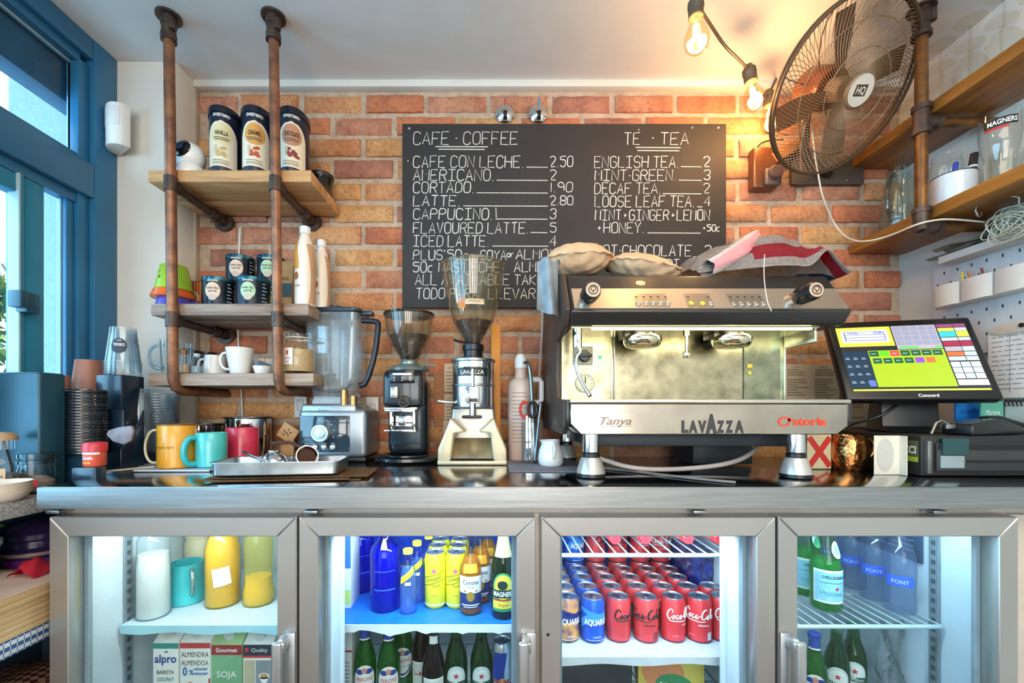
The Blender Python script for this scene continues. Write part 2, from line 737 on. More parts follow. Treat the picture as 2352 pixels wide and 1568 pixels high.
s.box(WX - .042, WX - .030, 1.300, 1.306, .97, 1.85, .001)
s.box(WX - .036, WX - .004, 1.1625, 1.1685, .97, 1.852, .001)
s.done('glazing_bead', mat('bead_paint', '#9fbcc4', .4), w1)
s = B()
s.box(WX - .036, WX - .032, -3, 1.335, 2.004, 2.29)
s.box(WX - .036, WX - .032, -3, 1.304, .97, 1.85)
s.done('pane', thin('window_glass', '#dcf0f8', .5), w1)
s = B()
s.box(WX - .012, WX + .020, 1.160, 1.196, 1.475, 1.53, .004)
s.box(WX - .012, WX + .026, 1.140, 1.162, 1.485, 1.53, .004)
s.done('window_catch', mat('catch_dark', '#1c4a60', .4), w1)
b = B()
b.box(-1.60, WX - .06, 1.42, 1.95, 0, 2.6)
struct(b.done('exterior_reveal_wall', PLASTER))
b = B()
b.box(-1.40, WX - .055, -2.2, 1.42, 2.17, 2.5, .004)
struct(b.done('exterior_shutter_box', mat('shutter_grey_blue', '#4d6f86', .5, var=.1)))
b = B()
b.box(-6, WX - .06, -4, 6, -.1, -.02)
struct(b.done('ground_outside', mat('pavement', '#b9b6ae', .9, var=.08)))

# the shrub beyond the window
t = thing('garden_shrub', 'green leafy shrub seen outside through the blue window', 'shrub', (-3.0, 2.45, 0))
b = B()
rnd = random.Random(11)
for i in range(2600):
    a, q = rnd.uniform(0, 2 * PI), rnd.uniform(.25, .75)
    z = rnd.uniform(.5, 1.98)
    q *= 1.0 - max(0, (z - 1.5)) * 1.2
    c = Vector((q * math.cos(a), q * math.sin(a), z))
    d = Vector((rnd.uniform(-1, 1), rnd.uniform(-1, 1), rnd.uniform(-.4, .9))).normalized()
    sd = d.cross(Vector((rnd.uniform(-1, 1), rnd.uniform(-1, 1), rnd.uniform(-1, 1)))).normalized()
    l, w_ = rnd.uniform(.08, .15), rnd.uniform(.018, .032)
    b.mi = rnd.choice((0, 0, 1, 2))
    b.face([c, c + d * l * .5 + sd * w_, c + d * l, c + d * l * .5 - sd * w_])
lf = b.done('foliage', [mat('leaf_green', '#5f8c4e', .6, var=.1), mat('leaf_yellow', '#b4b04a', .6), mat('leaf_dark', '#39603f', .6)], t)
b = B()
for i in range(9):
    a = i * .7
    b.tube([(0, 0, 0), (.1 * math.cos(a), .1 * math.sin(a), .6), (.45 * math.cos(a), .45 * math.sin(a), 1.2 + .06 * i)], lambda u: .016 - .011 * u, 6, smooth=1)
b.done('stem', mat('bark', '#5c4a38', .9), t)

# ================================================================ fridge counter, worktop
TOP = 1.045
cf = thing('fridge_counter', 'long four-door glass fronted drinks fridge under the steel worktop', 'fridge', (.0875, 1.25, 0))
ALU = mat('door_aluminium', '#b3b1ad', .34, .75, var=.03, vs=5, bump=.02)
FW = mat('fridge_white_liner', '#d6e2ea', .45, var=.03)
FST = mat('fridge_body_paint', '#c9beb2', .45, .2, var=.05)
DY = .945
b = B()
xs = [-.976, -.425, .095, .635, 1.155]
b.box(-.976, 1.155, 1.52, 1.545, .1, .997)                     # back
b.box(-.976, -.955, 1.0, 1.545, .1, .997)
b.box(1.150, 1.160, 1.0, 1.545, .1, .997)
for x in (-.470, .095, .674):
    b.box(x - .012, x + .012, 1.0, 1.52, .1, .97)
b.box(-.976, 1.16, 1.0, 1.545, .1, .16)
b.box(-.976, 1.16, 1.0, 1.545, .965, .997)
liner = b.done('liner', FW, cf, w=True)
b = B()
b.box(-.978, 1.462, .985, 1.0, .975, .9972, .001)              # rail above the doors
for x in (-.968, -.425, .095, .635, 1.158):
    b.box(x - .018, x + .018, .982, 1.0, .1, .975, .001)
b.box(-.978, 1.462, .99, 1.5, .05, .1)
b.box(1.165, 1.462, .975, 1.545, .1, .975, .004)              # motor housing beyond the fourth door
b.done('body', FST, cf, w=True)
b = B()
for cx in (-.93, -.36, .50, 1.03):
    b.box(cx - .075, cx + .075, .972, .986, .990, .997, .001)
    for q in (-.05, -.01, .03):
        b.cyl((cx + q, .968, .993), (cx + q, .975, .993), .004, n=10)
    b.box(cx - .06, cx - .03, .95, .985, .981, .989, .002)
b.done('hinge_plate', DSTEEL, cf, w=True)


def door(x0, x1, hinge_right, grip=True):
    z1, z0 = Z(1187, DY), .12
    d = B()
    fw = .043
    y0, y1 = DY, .982

    def mitre(pts):
        d.prism(pts, 'y', y0, y1, .002, 1)
    mitre([(x0, z1), (x1, z1), (x1 - fw, z1 - fw), (x0 + fw, z1 - fw)])
    mitre([(x0, z0), (x0 + fw, z0 + fw), (x1 - fw, z0 + fw), (x1, z0)])
    mitre([(x0, z0), (x0, z1), (x0 + fw, z1 - fw), (x0 + fw, z0 + fw)])
    mitre([(x1, z0), (x1 - fw, z0 + fw), (x1 - fw, z1 - fw), (x1, z1)])
    o = d.done('door', ALU, cf, w=True)
    g = B()
    g.box(x0 + fw - .003, x1 - fw + .003, .956, .960, z0 + fw - .003, z1 - fw + .003)
    g.done('glass_pane', thin('door_glass', '#f3fafc', .55), o, w=True)
    g = B()
    for a, c in ((x0 + .03, x0 + .052), (x1 - .052, x1 - .03)):
        g.box(a, c, .982, .994, z0 + .03, z1 - .03, .003)
    g.box(x0 + .03, x1 - .03, .982, .994, z1 - .048, z1 - .03, .003)
    g.done('door_gasket', mat('gasket_grey', '#8b979f', .6), o, w=True)
    if not grip:
        h = B()
        for dz in (0, -.12):
            h.cyl((x0 + .015, DY - .0008, Z(1457, DY) + dz), (x0 + .015, DY + .003, Z(1457, DY) + dz), .0035, n=10)
        h.done('screw_hole', BLACK, o, w=True)
        return o
    h = B()
    hx = x0 + .012 if hinge_right else x1 - .012
    s = 1 if hinge_right else -1
    zt = Z(1458, .93)
    h.box(min(hx - .012 * s, hx + .010 * s), max(hx - .012 * s, hx + .010 * s), DY - .008, DY + .001, zt - .34, zt, .003)
    h.box(min(hx + .006 * s, hx + .028 * s), max(hx + .006 * s, hx + .028 * s), DY - .034, DY - .022, zt - .33, zt - .008, .005, 3)
    h.prism([(DY - .001, zt - .004), (DY - .030, zt - .010), (DY - .030, zt - .034), (DY - .001, zt - .028)], 'x', min(hx + .001 * s, hx + .020 * s), max(hx + .001 * s, hx + .020 * s), .003)
    h.done('handle', mat('handle_aluminium', '#b9bdc0', .3, .85), o, w=True, norm=True)
    return o


door(X(112, DY), X(681, DY), False)
door(X(686, DY), X(1231, DY), False)
door(X(1243, DY), X(1782, DY), True, False)
door(X(1788, DY), X(2340, DY), True)

# deep white inner linings of the two middle doors, seen beside the glass
b = B()
b.box(-.405, -.374, .994, 1.045, .16, .955, .006)
b.box(-.405, -.366, 1.045, 1.06, .16, .955, .003)
b.box(.562, .622, .994, 1.045, .16, .955, .006)
b.box(.553, .622, 1.045, 1.06, .16, .955, .003)
b.done('inner_lining', FW, cf, w=True)

# strip lamps inside each compartment (a tube behind the top rail)
for i, (xa, xb, pw, col) in enumerate(((-.95, -.50, 1.15, (.93, 1, .93)), (-.41, .08, 2.6, (.62, .84, 1)), (.11, .62, 3.0, (.72, .88, 1)), (.65, 1.14, 1.35, (.66, .9, 1)))):
    b = B()
    b.cyl((xa + .03, 1.02, .955), (xb - .03, 1.02, .955), .008, n=10)
    b.done('strip_lamp', lamp_mat('lamp_tube_white', '#dff0ff', 3), cf, w=True)
    area('fridge_lamp', ((xa + xb) / 2, 1.035, .94), (math.radians(38), 0, 0), xb - xa - .08, .03, pw, col)

# wire shelves
SHELF = mat('shelf_wire_white', '#c3d9e2', .35, .2, var=.03)


def wire_shelf(name, xa, xb, z, ya=1.10, yb=1.50, pitch=.0285, skew=0.0):
    b = B()
    b.cyl((xa, ya, z - .006), (xb, ya, z - .006), .0055, n=10)
    b.cyl((xa, yb, z - .004), (xb, yb, z - .004), .004, n=8)
    b.cyl((xa, (ya + yb) / 2, z - .008), (xb, (ya + yb) / 2, z - .008), .003, n=8)
    n = int((xb - xa) / pitch)
    for i in range(n + 1):
        x = xa + (xb - xa) * i / n
        b.cyl((x, ya, z - .003), (x, yb, z - .003), .0022, n=6)
    return b.done(name, SHELF, cf, w=True)


for args in ((-.95, -.49, .660), (-.45, .08, .662), (.11, .66, .580), (.11, .66, .846), (.69, 1.14, .664), (-.95, -.49, .398), (-.45, .08, .399), (.69, 1.14, .372), (.11, .66, .40)):
    wire_shelf('wire_shelf', *args)
b = B()
for x in (-.951, 1.143):
    for z_ in range(24):
        b.box(x - .003, x + .003, 1.115, 1.125, .36 + z_ * .025, .372 + z_ * .025)
for x in (-.951, 1.143):
    b.mi = 1
    b.box(x - .002, x + .002, 1.108, 1.132, .3, .96)
    b.mi = 0
b.done('shelf_rail', [mat('slot_dark', '#44525a', .6), mat('rail_grey', '#9aa8b0', .4, .5)], cf, w=True)


def shelf_mat(name, label, xa, xb, z, m, m2, ya=1.094, wavy=False):
    b = B()
    b.box(xa, xb, ya, 1.49, z, z + .004)
    b.mi = 1
    n = 40
    top = [(xa + (xb - xa) * i / n, z + .004) for i in range(n + 1)]
    bot = [(xa + (xb - xa) * i / n, z - .016 - (.006 * math.sin(i * .55) * (i < 20) + .004 * (i % 7 == 0) if wavy else .003 * math.sin(i * .4))) for i in range(n + 1)]
    b.prism(top + bot[::-1], 'y', ya - .002, ya)
    o = b.done(name, [m, m2], smooth=0)
    tag(o, label, 'shelf liner')


shelf_mat('shelf_liner', 'bright blue plastic liner with a ragged white edge under the tonic and cider bottles', -.448, .078, .663, mat('liner_blue', '#1673d6', .45, var=.1, vs=30), mat('liner_white', '#dfe4e2', .7), wavy=True)
shelf_mat('shelf_liner', 'pale patterned liner under the rows of cola cans', .112, .658, .581, checker('liner_check', '#a9c6ea', '#e2ecf6', 190), mat('liner_board', '#cdd2d6', .8))
shelf_mat('shelf_liner', 'pale dotted liner under the milk jug and juice bottles', -.948, -.492, .661, checker('liner_check_two', '#9cc3d8', '#e4eef2', 130), mat('liner_edge_aqua', '#9fd0dc', .5), ya=1.093)

# worktop
wt = B()
wt.box(X(85, .928), RX - .002, .930, 1.540, .998, TOP, .002, 2)
o = wt.done('worktop', mat('worktop_steel', '#a9acae', .13, 1.0, var=.05, vs=5, stretch=(2, 30, 1), bump=.05, bs=10))
tag(o, 'long stainless steel worktop over the drinks fridges', 'worktop')
b = B()
b.box(X(85, .928) - .001, RX - .002, .9275, .9305, .9975, TOP - .0008, .001, 1)
b.done('front_edge', mat('edge_brushed_steel', '#a2a5a5', .33, 1.0, var=.08, vs=4, stretch=(2, 1, 40), bump=.02, bs=12), o)

# ================================================================ pipe shelf by the pier
PY = 1.285
ps = thing('pipe_shelf', 'three-tier plank shelf hung on rusty iron pipes beside the white pier', 'shelf', (-.79, 1.42, 1.30))
WOODA = wood('shelf_wood_light', '#d8a870', '#b07e50', 0, .6, 8)
WOODB = wood('shelf_wood_grey', '#b8a28e', '#806858', 0, .65, 8)
SHZ = (1.935, 1.532, 1.322)
SHX = ((-1.045, -.552), (-1.036, -.560), (-1.045, -.545))
for (xa, xb), z, m, th in zip(SHX, SHZ, (WOODA, WOODB, WOODB), (.036, .036, .038)):
    b = B()
    ym = 1.425 if z > 1.9 else 1.385
    b.box(xa, xb, 1.300, ym, z - th, z, .003)
    b.box(xa, xb if z > 1.9 else -.645, ym + .001, 1.530, z - th, z, .003)
    b.done('shelf_board', m, ps, w=True)
for x, xb_ in ((-.970, -.957), (-.658, -.643)):
    b = B()
    zl = SHZ[2] - .052
    b.tube([(x, PY, CEIL - .01), (xb_, PY, zl + .03), (xb_, PY + .012, zl + .008), (xb_, PY + .035, zl), (xb_, 1.545, zl)], .0145, 14)
    b.done('pipe', PIPE, ps, w=True)
    b = B()
    b.cyl((x, PY, CEIL - .006), (x, PY, CEIL), .034, n=20)
    b.cyl((x, PY, CEIL - .03), (x, PY, CEIL - .006), .021, n=16)
    b.cyl((x, PY, CEIL - .055), (x, PY, CEIL - .03), .019, n=16)
    b.cyl((x, PY, CEIL - .075), (x, PY, CEIL - .055), .021, n=16)
    b.cyl((x + .018, PY - .012, CEIL - .05), (x + .018, PY - .012, CEIL - .02), .009, n=8)
    b.done('ceiling_flange', DPIPE, ps, w=True)
    for z in SHZ[:2]:
        xx = x + (xb_ - x) * (CEIL - z) / 1.05
        b = B()
        zz = z - .036 - .016
        b.cyl((xx, PY, zz), (xx, 1.53, zz), .0135, n=12)
        b.cyl((xx, 1.46, zz), (xx, 1.49, zz), .019, n=12)
        b.cyl((xx, 1.50, zz), (xx, 1.535, zz), .018, n=12)
        b.cyl((xx, 1.535, zz), (xx, 1.546, zz), .034, n=18)
        b.cyl((xx, PY, zz - .022), (xx, PY, zz + .022), .0178, n=14)
        b.cyl((xx, PY, zz), (xx, PY + .03, zz), .0175, n=14)
        b.done('bracket_pipe', DPIPE, ps, w=True)

SHZ = tuple(z + .0008 for z in SHZ)

# white cord down the bricks behind the shelf
cd = B()
cd.tube([(-.905, 1.536, 1.86), (-.91, 1.536, 1.75), (-.918, 1.536, 1.6), (-.91, 1.536, 1.42), (-.905, 1.536, 1.36), (-.898, 1.536, 1.20), (-.885, 1.53, 1.06)], .0028, 6, smooth=2)
tag(cd.done('power_cord', WHITE), 'thin white cord running down the bricks behind the pipe shelf', 'cord')

# motion sensor on the frame
t = thing('motion_sensor', 'white curved motion sensor box in the corner above the window frame', 'sensor', (-1.235, 1.40, 2.13))
b = B()
M = Matrix.Rotation(math.radians(-32), 3, 'Z')
b.prism([(.045 * math.sin(a), -.040 * math.cos(a) + .02) for a in [i * .2 - 1.3 for i in range(14)]] + [(.045, .03), (-.045, .03)], 'z', -.068, .068, .004)
bmesh.ops.rotate(b.bm, verts=b.bm.verts, cent=(0, 0, 0), matrix=M)
b.done('housing', mat('sensor_white', '#e7e1da', .45, var=.02), t)
b = B()
b.prism([(.0455 * math.sin(a), -.0412 * math.cos(a) + .02) for a in [i * .2 - 1.1 for i in range(12)]], 'z', -.005, .055)
b.mi = 1
b.lathe([(0, 0), (.002, .0)], (0, -.0212, -.048), 8, M=Matrix.Rotation(PI / 2, 3, 'X'))
bmesh.ops.rotate(b.bm, verts=b.bm.verts, cent=(0, 0, 0), matrix=M)
b.done('lens', [mat('sensor_lens', '#ded7d0', .5), INKK], t)

# security camera
t = thing('security_camera', 'white round indoor security camera with a dark lens on the top plank', 'camera', (X(435, 1.35), 1.355, SHZ[0]))
b = B()
b.lathe([(0, 0), (.043, 0), (.046, .006), (.044, .028), (.036, .036), (.0, .036)], n=32)
b.done('base', CERAM, t)
b = B()
b.lathe([(0.043 * math.cos(a), .069 + .043 * math.sin(a)) for a in [i * PI / 16 - PI / 2 for i in range(17)]], n=32)
b.done('head', CERAM, t)
b = B()
Q = Vector((-.12, -.95, .25)).to_track_quat('Z', 'Y').to_matrix()
b.lathe([(.0285, .0335), (.0275, .0375), (.020, .0415), (.010, .0436), (0, .0442)], (0, 0, .069), 28, M=Q)
b.mi = 1
b.lathe([(.011, .0434), (.010, .0465), (.005, .0458), (0, .0455)], (0, 0, .069), 20, M=Q)
b.done('lens_face', [mat('lens_black', '#0c1018', .12), mat('lens_blue', '#27415f', .08)], t)


# oval powder canisters
def canister(px0, px1, flav, lab, tint, lbl, loc_y=1.395):
    x = (X(px0, loc_y) + X(px1, loc_y)) / 2
    t = thing('drink_powder_canister', lbl, 'canister', (x, loc_y, SHZ[0]), .28)
    rx, ry, h = .0465, .068, .217
    nv = mat('canister_navy', '#1d2436', .35, var=.08)
    b = B()
    b.lathe([(0, 0), (.93, 0), (.96, .003), (.97, .012), (1, .02), (1, h - .022)], n=40, sx=rx, sy=ry)
    b.mi = 1
    b.lathe([(.935, .001), (.975, .003), (.98, .010), (.97, .011)], n=40, sx=rx + .0005, sy=ry + .0005)
    b.done('tub', [nv, mat('canister_silver', '#b9bec4', .3, .6)], t)
    b = B()
    b.lathe([(1.0, h - .022), (1.05, h - .022), (1.06, h - .012), (1.05, h - .002), (1.0, h), (0, h)], n=40, sx=rx, sy=ry)
    b.done('lid', mat('canister_lid', '#141a2a', .3), t)
    f = lambda u, v: Vector((1.012 * rx * math.sin(u), -1.012 * ry * math.cos(u), v))
    b = B()
    lo, hi, w = .028, .170, .92

    def shape(u, v):
        vv = lo + (hi - lo) * v
        k = 1 if v < .62 else math.sqrt(max(0, 1 - ((v - .62) / .38) ** 2))
        return f(.08 + (u - .5) * 2 * w * max(k, .02), vv)
    b.grid(shape, 24, 24)
    g = lambda u, v: f(u / .055 + .08, v) + Vector((0, -.0008, 0))
    b.mi = 1
    b.disc(0, .128, .036, .034, lambda u, v: g(u, v) + Vector((0, .0003, 0)), 30, 4)
    b.mi = 2
    b.text(flav, lambda u, v: g(u, v + .124) + Vector((0, -.0006, 0)), .019, width=.044 if len(flav) < 8 else .052, bold=.02)
    b.done('label', [mat('label_cream', '#efe2c8', .6, var=.02), tint, INKK], t)
    b = B()
    g2 = lambda z: (lambda u, v: g(u, v + z) + Vector((0, -.0003, 0)))
    rd = random.Random(len(flav))
    for z, w_ in ((.114, .052), (.108, .044)):
        b.rect(-w_ / 2, w_ / 2, 0, .0032, g2(z), 8)
    for z in (.046, .040, .035):
        b.rect(-.03, .025, 0, .0016, g2(z), 6)
    b.mi = 1
    for i in range(9):
        b.disc(.004 + rd.uniform(-.018, .02), .075 + rd.uniform(-.015, .012), .008, .005, g2(0), 10, 2)
    b.mi = 2
    b.disc(-.018, .078, .006, .016, g2(0), 12, 2)
    b.mi = 3
    b.text('SWEETBIRD', g2(.181), .013, width=.056, bold=.03)
    b.done('print', [mat('ink_grey', '#6f6557', .7), lab, mat('label_beige', '#d9c3a0', .6), INKW], t)
    return t


canister(482, 560, 'VANILLA', mat('print_vanilla', '#cbb06f', .6), mat('tint_pale', '#ead9a8', .6), 'dark oval powder canister with a cream VANILLA label on the top plank')
canister(556, 632, 'CARAMEL', mat('print_caramel', '#c4572f', .6), mat('tint_orange', '#e0a254', .6), 'dark oval powder canister with an orange topped CARAMEL label on the top plank')
canister(636, 714, 'CHOCOLATE', mat('print_choc', '#8c3a3c', .6), mat('tint_brown', '#c69070', .6), 'dark oval powder canister with a brown topped CHOCOLATE label behind the second pipe', 1.40)
# small lidded jar behind the chocolate canister
t = thing('storage_jar', 'small glass jar with a black lid at the plank end behind the chocolate canister', 'jar', (X(738, 1.49), 1.49, SHZ[0]))
b = B()
b.lathe([(0, .003), (.036, .003), (.037, .01), (.037, .055), (.039, .07)], n=28)
b.done('glass_body', thin('smoky_glass', '#c8cac6', 1.2), t)
b = B()
b.lathe([(0, .07), (.040, .07), (.042, .074), (.042, .082), (.038, .085), (0, .085)], n=28)
b.done('lid', BLACK, t)


# cups on the middle plank: purple and orange stack under an upturned green one
def cup(name, label, cat, px, w, y, z, r0, r1, h, m, handle=0, up=True, group=None):
    t = thing(name, label, cat, (X(px, y), y, z), 0, group)
    b = B()
    tk = .004
    pr = [(0, 0), (r0 - .003, 0), (r0, .003), (r1, h), (r1 - tk, h), (r0 - tk, .006), (0, .006)]
    if not up:
        pr = [(r, h - q) for r, q in pr]
    b.lathe(pr, n=36)
    b.done('cup_body', m, t, norm=True)
    if handle:
        b = B()
        r = (r0 + r1) / 2
        s = 1 if abs(handle) < PI / 2 else -1
        d = Vector((math.cos(handle), math.sin(handle), 0))
        hz = lambda q: h - q if not up else q
        pts = [d * (r0 * .4 + r1 * .6 - .002) + Vector((0, 0, hz(h * .85))), d * (r + h * .28) + Vector((0, 0, hz(h * .82))), d * (r + h * .36) + Vector((0, 0, hz(h * .5))), d * (r + h * .2) + Vector((0, 0, hz(h * .22))), d * (r0 * .7 + r1 * .3 - .002) + Vector((0, 0, hz(h * .2)))]
        b.tube(pts, .0042, 10, smooth=2)
        b.done('handle', m, t)
    return t


cz = SHZ[1]
cup('stacked_cup', 'purple cup at the base of the bright upturned cup stack', 'cup', 403, 0, 1.375, cz, .054, .046, .03, mat('cup_purple', '#5b4fb0', .3), .3)
cup('stacked_cup', 'orange cup with a loop handle between the purple and green cups', 'cup', 398, 0, 1.375, cz + .0305, .060, .052, .026, mat('cup_orange', '#ee6b2c', .3), PI)
t = cup('stacked_cup', 'lime green upturned cup with a drawn face on top of the cup stack', 'cup', 400, 0, 1.375, cz + .057, .037, .052, .079, mat('cup_lime', '#a3c93a', .3), up=False)
b = B()
f = lambda dz: (lambda u, v: wrap(.0, dz, -.05, rz=lambda q: .0378 + (.0152 * (.079 - (q + dz)) / .079))(u, v) if False else Vector((.0385 * 1.15 * math.sin(u / .045), -(.0525 - .0152 * (dz + v) / .079 + .0006) * math.cos(u / .045), dz + v)))
b.disc(-.018, 0, .006, .004, f(.05), 12, 1, .7, .2, PI - .2)
b.disc(.018, 0, .006, .004, f(.05), 12, 1, .7, .2, PI - .2)
b.disc(-.014, 0, .003, .004, f(.034), 10, 2)
b.disc(.016, 0, .003, .004, f(.034), 10, 2)
b.done('drawn_face', INKK, t)

TEAM = {}


def tea_tin(px0, px1, pyb, pyt, y, z, lblcol, label, r=None):
    w = dia(px1 - px0, (px0 + px1) / 2, y)
    x = X((px0 + px1) / 2, y)
    h = .092
    t = thing('tea_tin', label, 'tin', (x, y, z), 0)
    dk = mat('tin_black_print', '#1c2733', .25, .5, var=.25, vs=30)
    b = B()
    b.lathe([(0, 0), (w / 2, 0), (w / 2, h), (w / 2 - .002, h + .002), (0, h + .002)], n=32)
    b.done('tin_body', dk, t)
    b = B()
    b.lathe([(w / 2 + .001, h - .008), (w / 2 + .0015, h - .004), (w / 2 + .001, h + .003), (0, h + .003)], n=32)
    b.done('rim', mat('tin_teal_foil', '#2f6272', .25, .8), t)
    b = B()
    g = wrap(w / 2 + .0006, 0, .2)
    b.disc(0, h * .55, .022, .026, g, 26, 5)
    b.mi = 1
    g1 = wrap(w / 2 + .0012, 0, .2)
    b.text('CHAI TEA', lambda u, v: g1(u, v + h * .60), .0085, width=.034, bold=.02)
    b.text('LATTE', lambda u, v: g1(u, v + h * .49), .0085, width=.024, bold=.02)
    b.mi = 2
    b.rect(-.016, .016, h * .86, h * .91, g1, 8)
    b.disc(0, h * .32, .012, .010, g1, 14, 2)
    b.mi = 3
    for q in range(6):
        b.rect(.040 + .0005 * q, .060 - (q % 3) * .004, .018 + q * .011, .022 + q * .011, g1, 4)
    b.done('label', [lblcol, INKK, mat('tin_pale', '#c9b7a6', .5), mat('tin_copy', '#8fa0a8', .6)], t)
    return t


LP = mat('tin_label_peach', '#e9cdb4', .6)
LG = mat('tin_label_green', '#b9d7ae', .6)
tea_tin(463, 541, 692, 612, 1.385, cz, LP, 'dark tea tin with a peach CHAI label standing on the middle plank')
tea_tin(541, 622, 692, 612, 1.385, cz, LG, 'dark tea tin with a pale green label standing on the middle plank')
tea_tin(518, 588, 612, 556, 1.46, cz + .0965, LP, 'dark tea tin with a peach label in the upper tier behind the chai tin')
tea_tin(590, 655, 612, 556, 1.46, cz + .0965, LG, 'dark tea tin with a pale green label in the upper tier behind the pipe')
t = tea_tin(518, 588, 0, 0, 1.46, cz, LP, 'dark tea tin at the wall, hidden under the upper peach label tin')
t = tea_tin(590, 655, 0, 0, 1.46, cz, LG, 'dark tea tin at the wall, hidden under the upper green label tin')
# striped brown packet
t = thing('tea_packet', 'brown and orange striped paper packet with a round motif beside the green cup', 'packet', (X(440, 1.44), 1.445, cz))
b = B()
b.box(-.045, .04, -.012, .012, 0, .108, .004)
b.done('packet_body', mat('packet_brown', '#6f4334', .6, var=.2), t)
b = B()
for i, x in enumerate((.002, .012, .022, .031)):
    b.rect(x, x + .006, .002, .104, flat((0, -.0127, 0)))
b.mi = 1
b.disc(.01, .05, .022, .024, flat((0, -.0132, 0)), 24, 2, .55)
b.disc(.01, .05, .009, .010, flat((0, -.0132, 0)), 12, 2)
b.done('print', [mat('packet_orange', '#e0793c', .6), mat('packet_cream', '#d9b98c', .6)], t)
# kraft bag
t = thing('paper_bag', 'brown paper coffee bag with a dark band beside the syrup bottles', 'bag', (X(655, 1.45), 1.45, cz))
b = B()
b.grid(lambda u, v: Vector((-.032 + .064 * u, -.022 * (1 - v ** 3) - .002 * math.sin(9 * u + 5 * v), .178 * v)), 8, 12)
b.grid(lambda u, v: Vector((.032 - .064 * u, .022 * (1 - v ** 3), .178 * v)), 8, 12)
b.grid(lambda u, v: Vector((.032, -.022 * (1 - v ** 3) + .044 * (1 - v ** 3) * u, .178 * v)), 4, 12)
b.grid(lambda u, v: Vector((-.032, .022 * (1 - v ** 3) - .044 * (1 - v ** 3) * u, .178 * v)), 4, 12)
b.done('bag_body', KRAFT, t)
b = B()
b.grid(lambda u, v: Vector((-.0325 + .065 * u, -.0255 * (1 - (.30 + .25 * v) ** 3) - .001, .053 + .045 * v)), 6, 3)
b.mi = 1
b.text('Som', lambda u, v: Vector((u, -.0235, .108 + v)), .024)
b.done('print', [mat('bag_band', '#36515a', .7), mat('bag_ink', '#6e4b2d', .7)], t)


# syrup bottles
def syrup(px, y, h, rx, ry, side, label, rz):
    t = thing('syrup_bottle', label, 'bottle', (X(px, y), y, cz), rz)
    pr = [(0, 0), (.95, .0), (1, .006), (1, h * .66), (.93, h * .72), (.70, h * .82), (.46, h * .90), (.46, h * .92)]
    b = B()
    b.lathe(pr, n=36, sx=rx, sy=ry)
    b.done('bottle_body', mat('bottle_cream', '#efe3d3', .35, var=.02), t)
    b = B()
    b.lathe([(.50, h * .915), (.55, h * .92), (.54, h), (.5, h + .002), (0, h + .002)], n=24, sx=rx, sy=ry)
    b.done('cap', CERAM, t)
    b = B()

    def rad(z):
        for (r0, z0), (r1, z1) in zip(pr, pr[1:]):
            if z0 <= z <= z1 and z1 > z0:
                return r0 + (r1 - r0) * (z - z0) / (z1 - z0)
        return .46
    g = lambda a, z: Vector((rad(z) * (rx + .0008) * math.sin(a), -rad(z) * (ry + .0008) * math.cos(a), z))
    b.grid(lambda u, v: g(-1.3 + (1.15 - .5 * v * v) * u + .0, h * (.45 + .42 * v)), 10, 14)
    b.mi = 2
    b.grid(lambda u, v: g(.75 + .25 * math.sin(v * PI * 1.2) + .9 * u, h * (.02 + .75 * v)), 8, 16)
    b.mi = 1
    b.disc(-.5, h * .36, .3, h * .05, g, 14, 3)
    b.mi = 3
    b.text('BUTTER', lambda u, v: g(u / rx - .5, v + h * .22), .009, width=.026)
    b.done('label', [side, mat('syrup_nut', '#a8672f', .6), mat('syrup_shade', '#c79e78', .5), mat('syrup_ink', '#4a3a2c', .6)], t)


syrup(701, 1.345, .245, .030, .034, mat('syrup_caramel', '#e2a145', .4), 'tall cream and caramel coloured sauce bottle standing on the middle plank end', 0)
syrup(739, 1.425, .235, .026, .032, mat('syrup_green', '#cdbfa6', .4), 'tall plain cream sauce bottle standing behind the caramel one', .2)

# ---- lower plank
lz = SHZ[2]
t = thing('glass_jug', 'clear glass jug whose round handle sticks out past the first pipe', 'jug', (X(408, 1.375), 1.375, lz))
b = B()
b.lathe([(0, .004), (.040, .004), (.043, .012), (.046, .105), (.048, .108), (.0465, .108), (.0405, .014), (0, .008)], n=32)
b.done('glass_body', GLASS, t)
b = B()
b.tube([(-.046, 0, .095), (-.066, 0, .095), (-.088, 0, .082), (-.092, 0, .058), (-.085, 0, .032), (-.066, 0, .02), (-.044, 0, .022)], .0055, 10, smooth=2)
b.done('handle', thin('jug_handle_glass', '#d3dde2', 2.2), t)


def corked(px, y, h, r, label, cork, lidm):
    t = thing('spice_bottle', label, 'bottle', (X(px, y), y, lz))
    b = B()
    b.lathe([(0, .002), (r * .9, .002), (r, .006), (r, h * .45), (r * .5, h * .62), (r * .45, h * .85)], n=24)
    b.done('glass_body', GLASS, t)
    b = B()
    b.lathe([(0, h * .84), (r * .55, h * .84), (r * .6, h), (0, h)], n=18)
    b.done('stopper', lidm, t)
    b = B()
    b.lathe([(0, .004), (r * .92, .004), (r * .92, h * .4), (0, h * .4)], n=20)
    b.done('contents', cork, t)


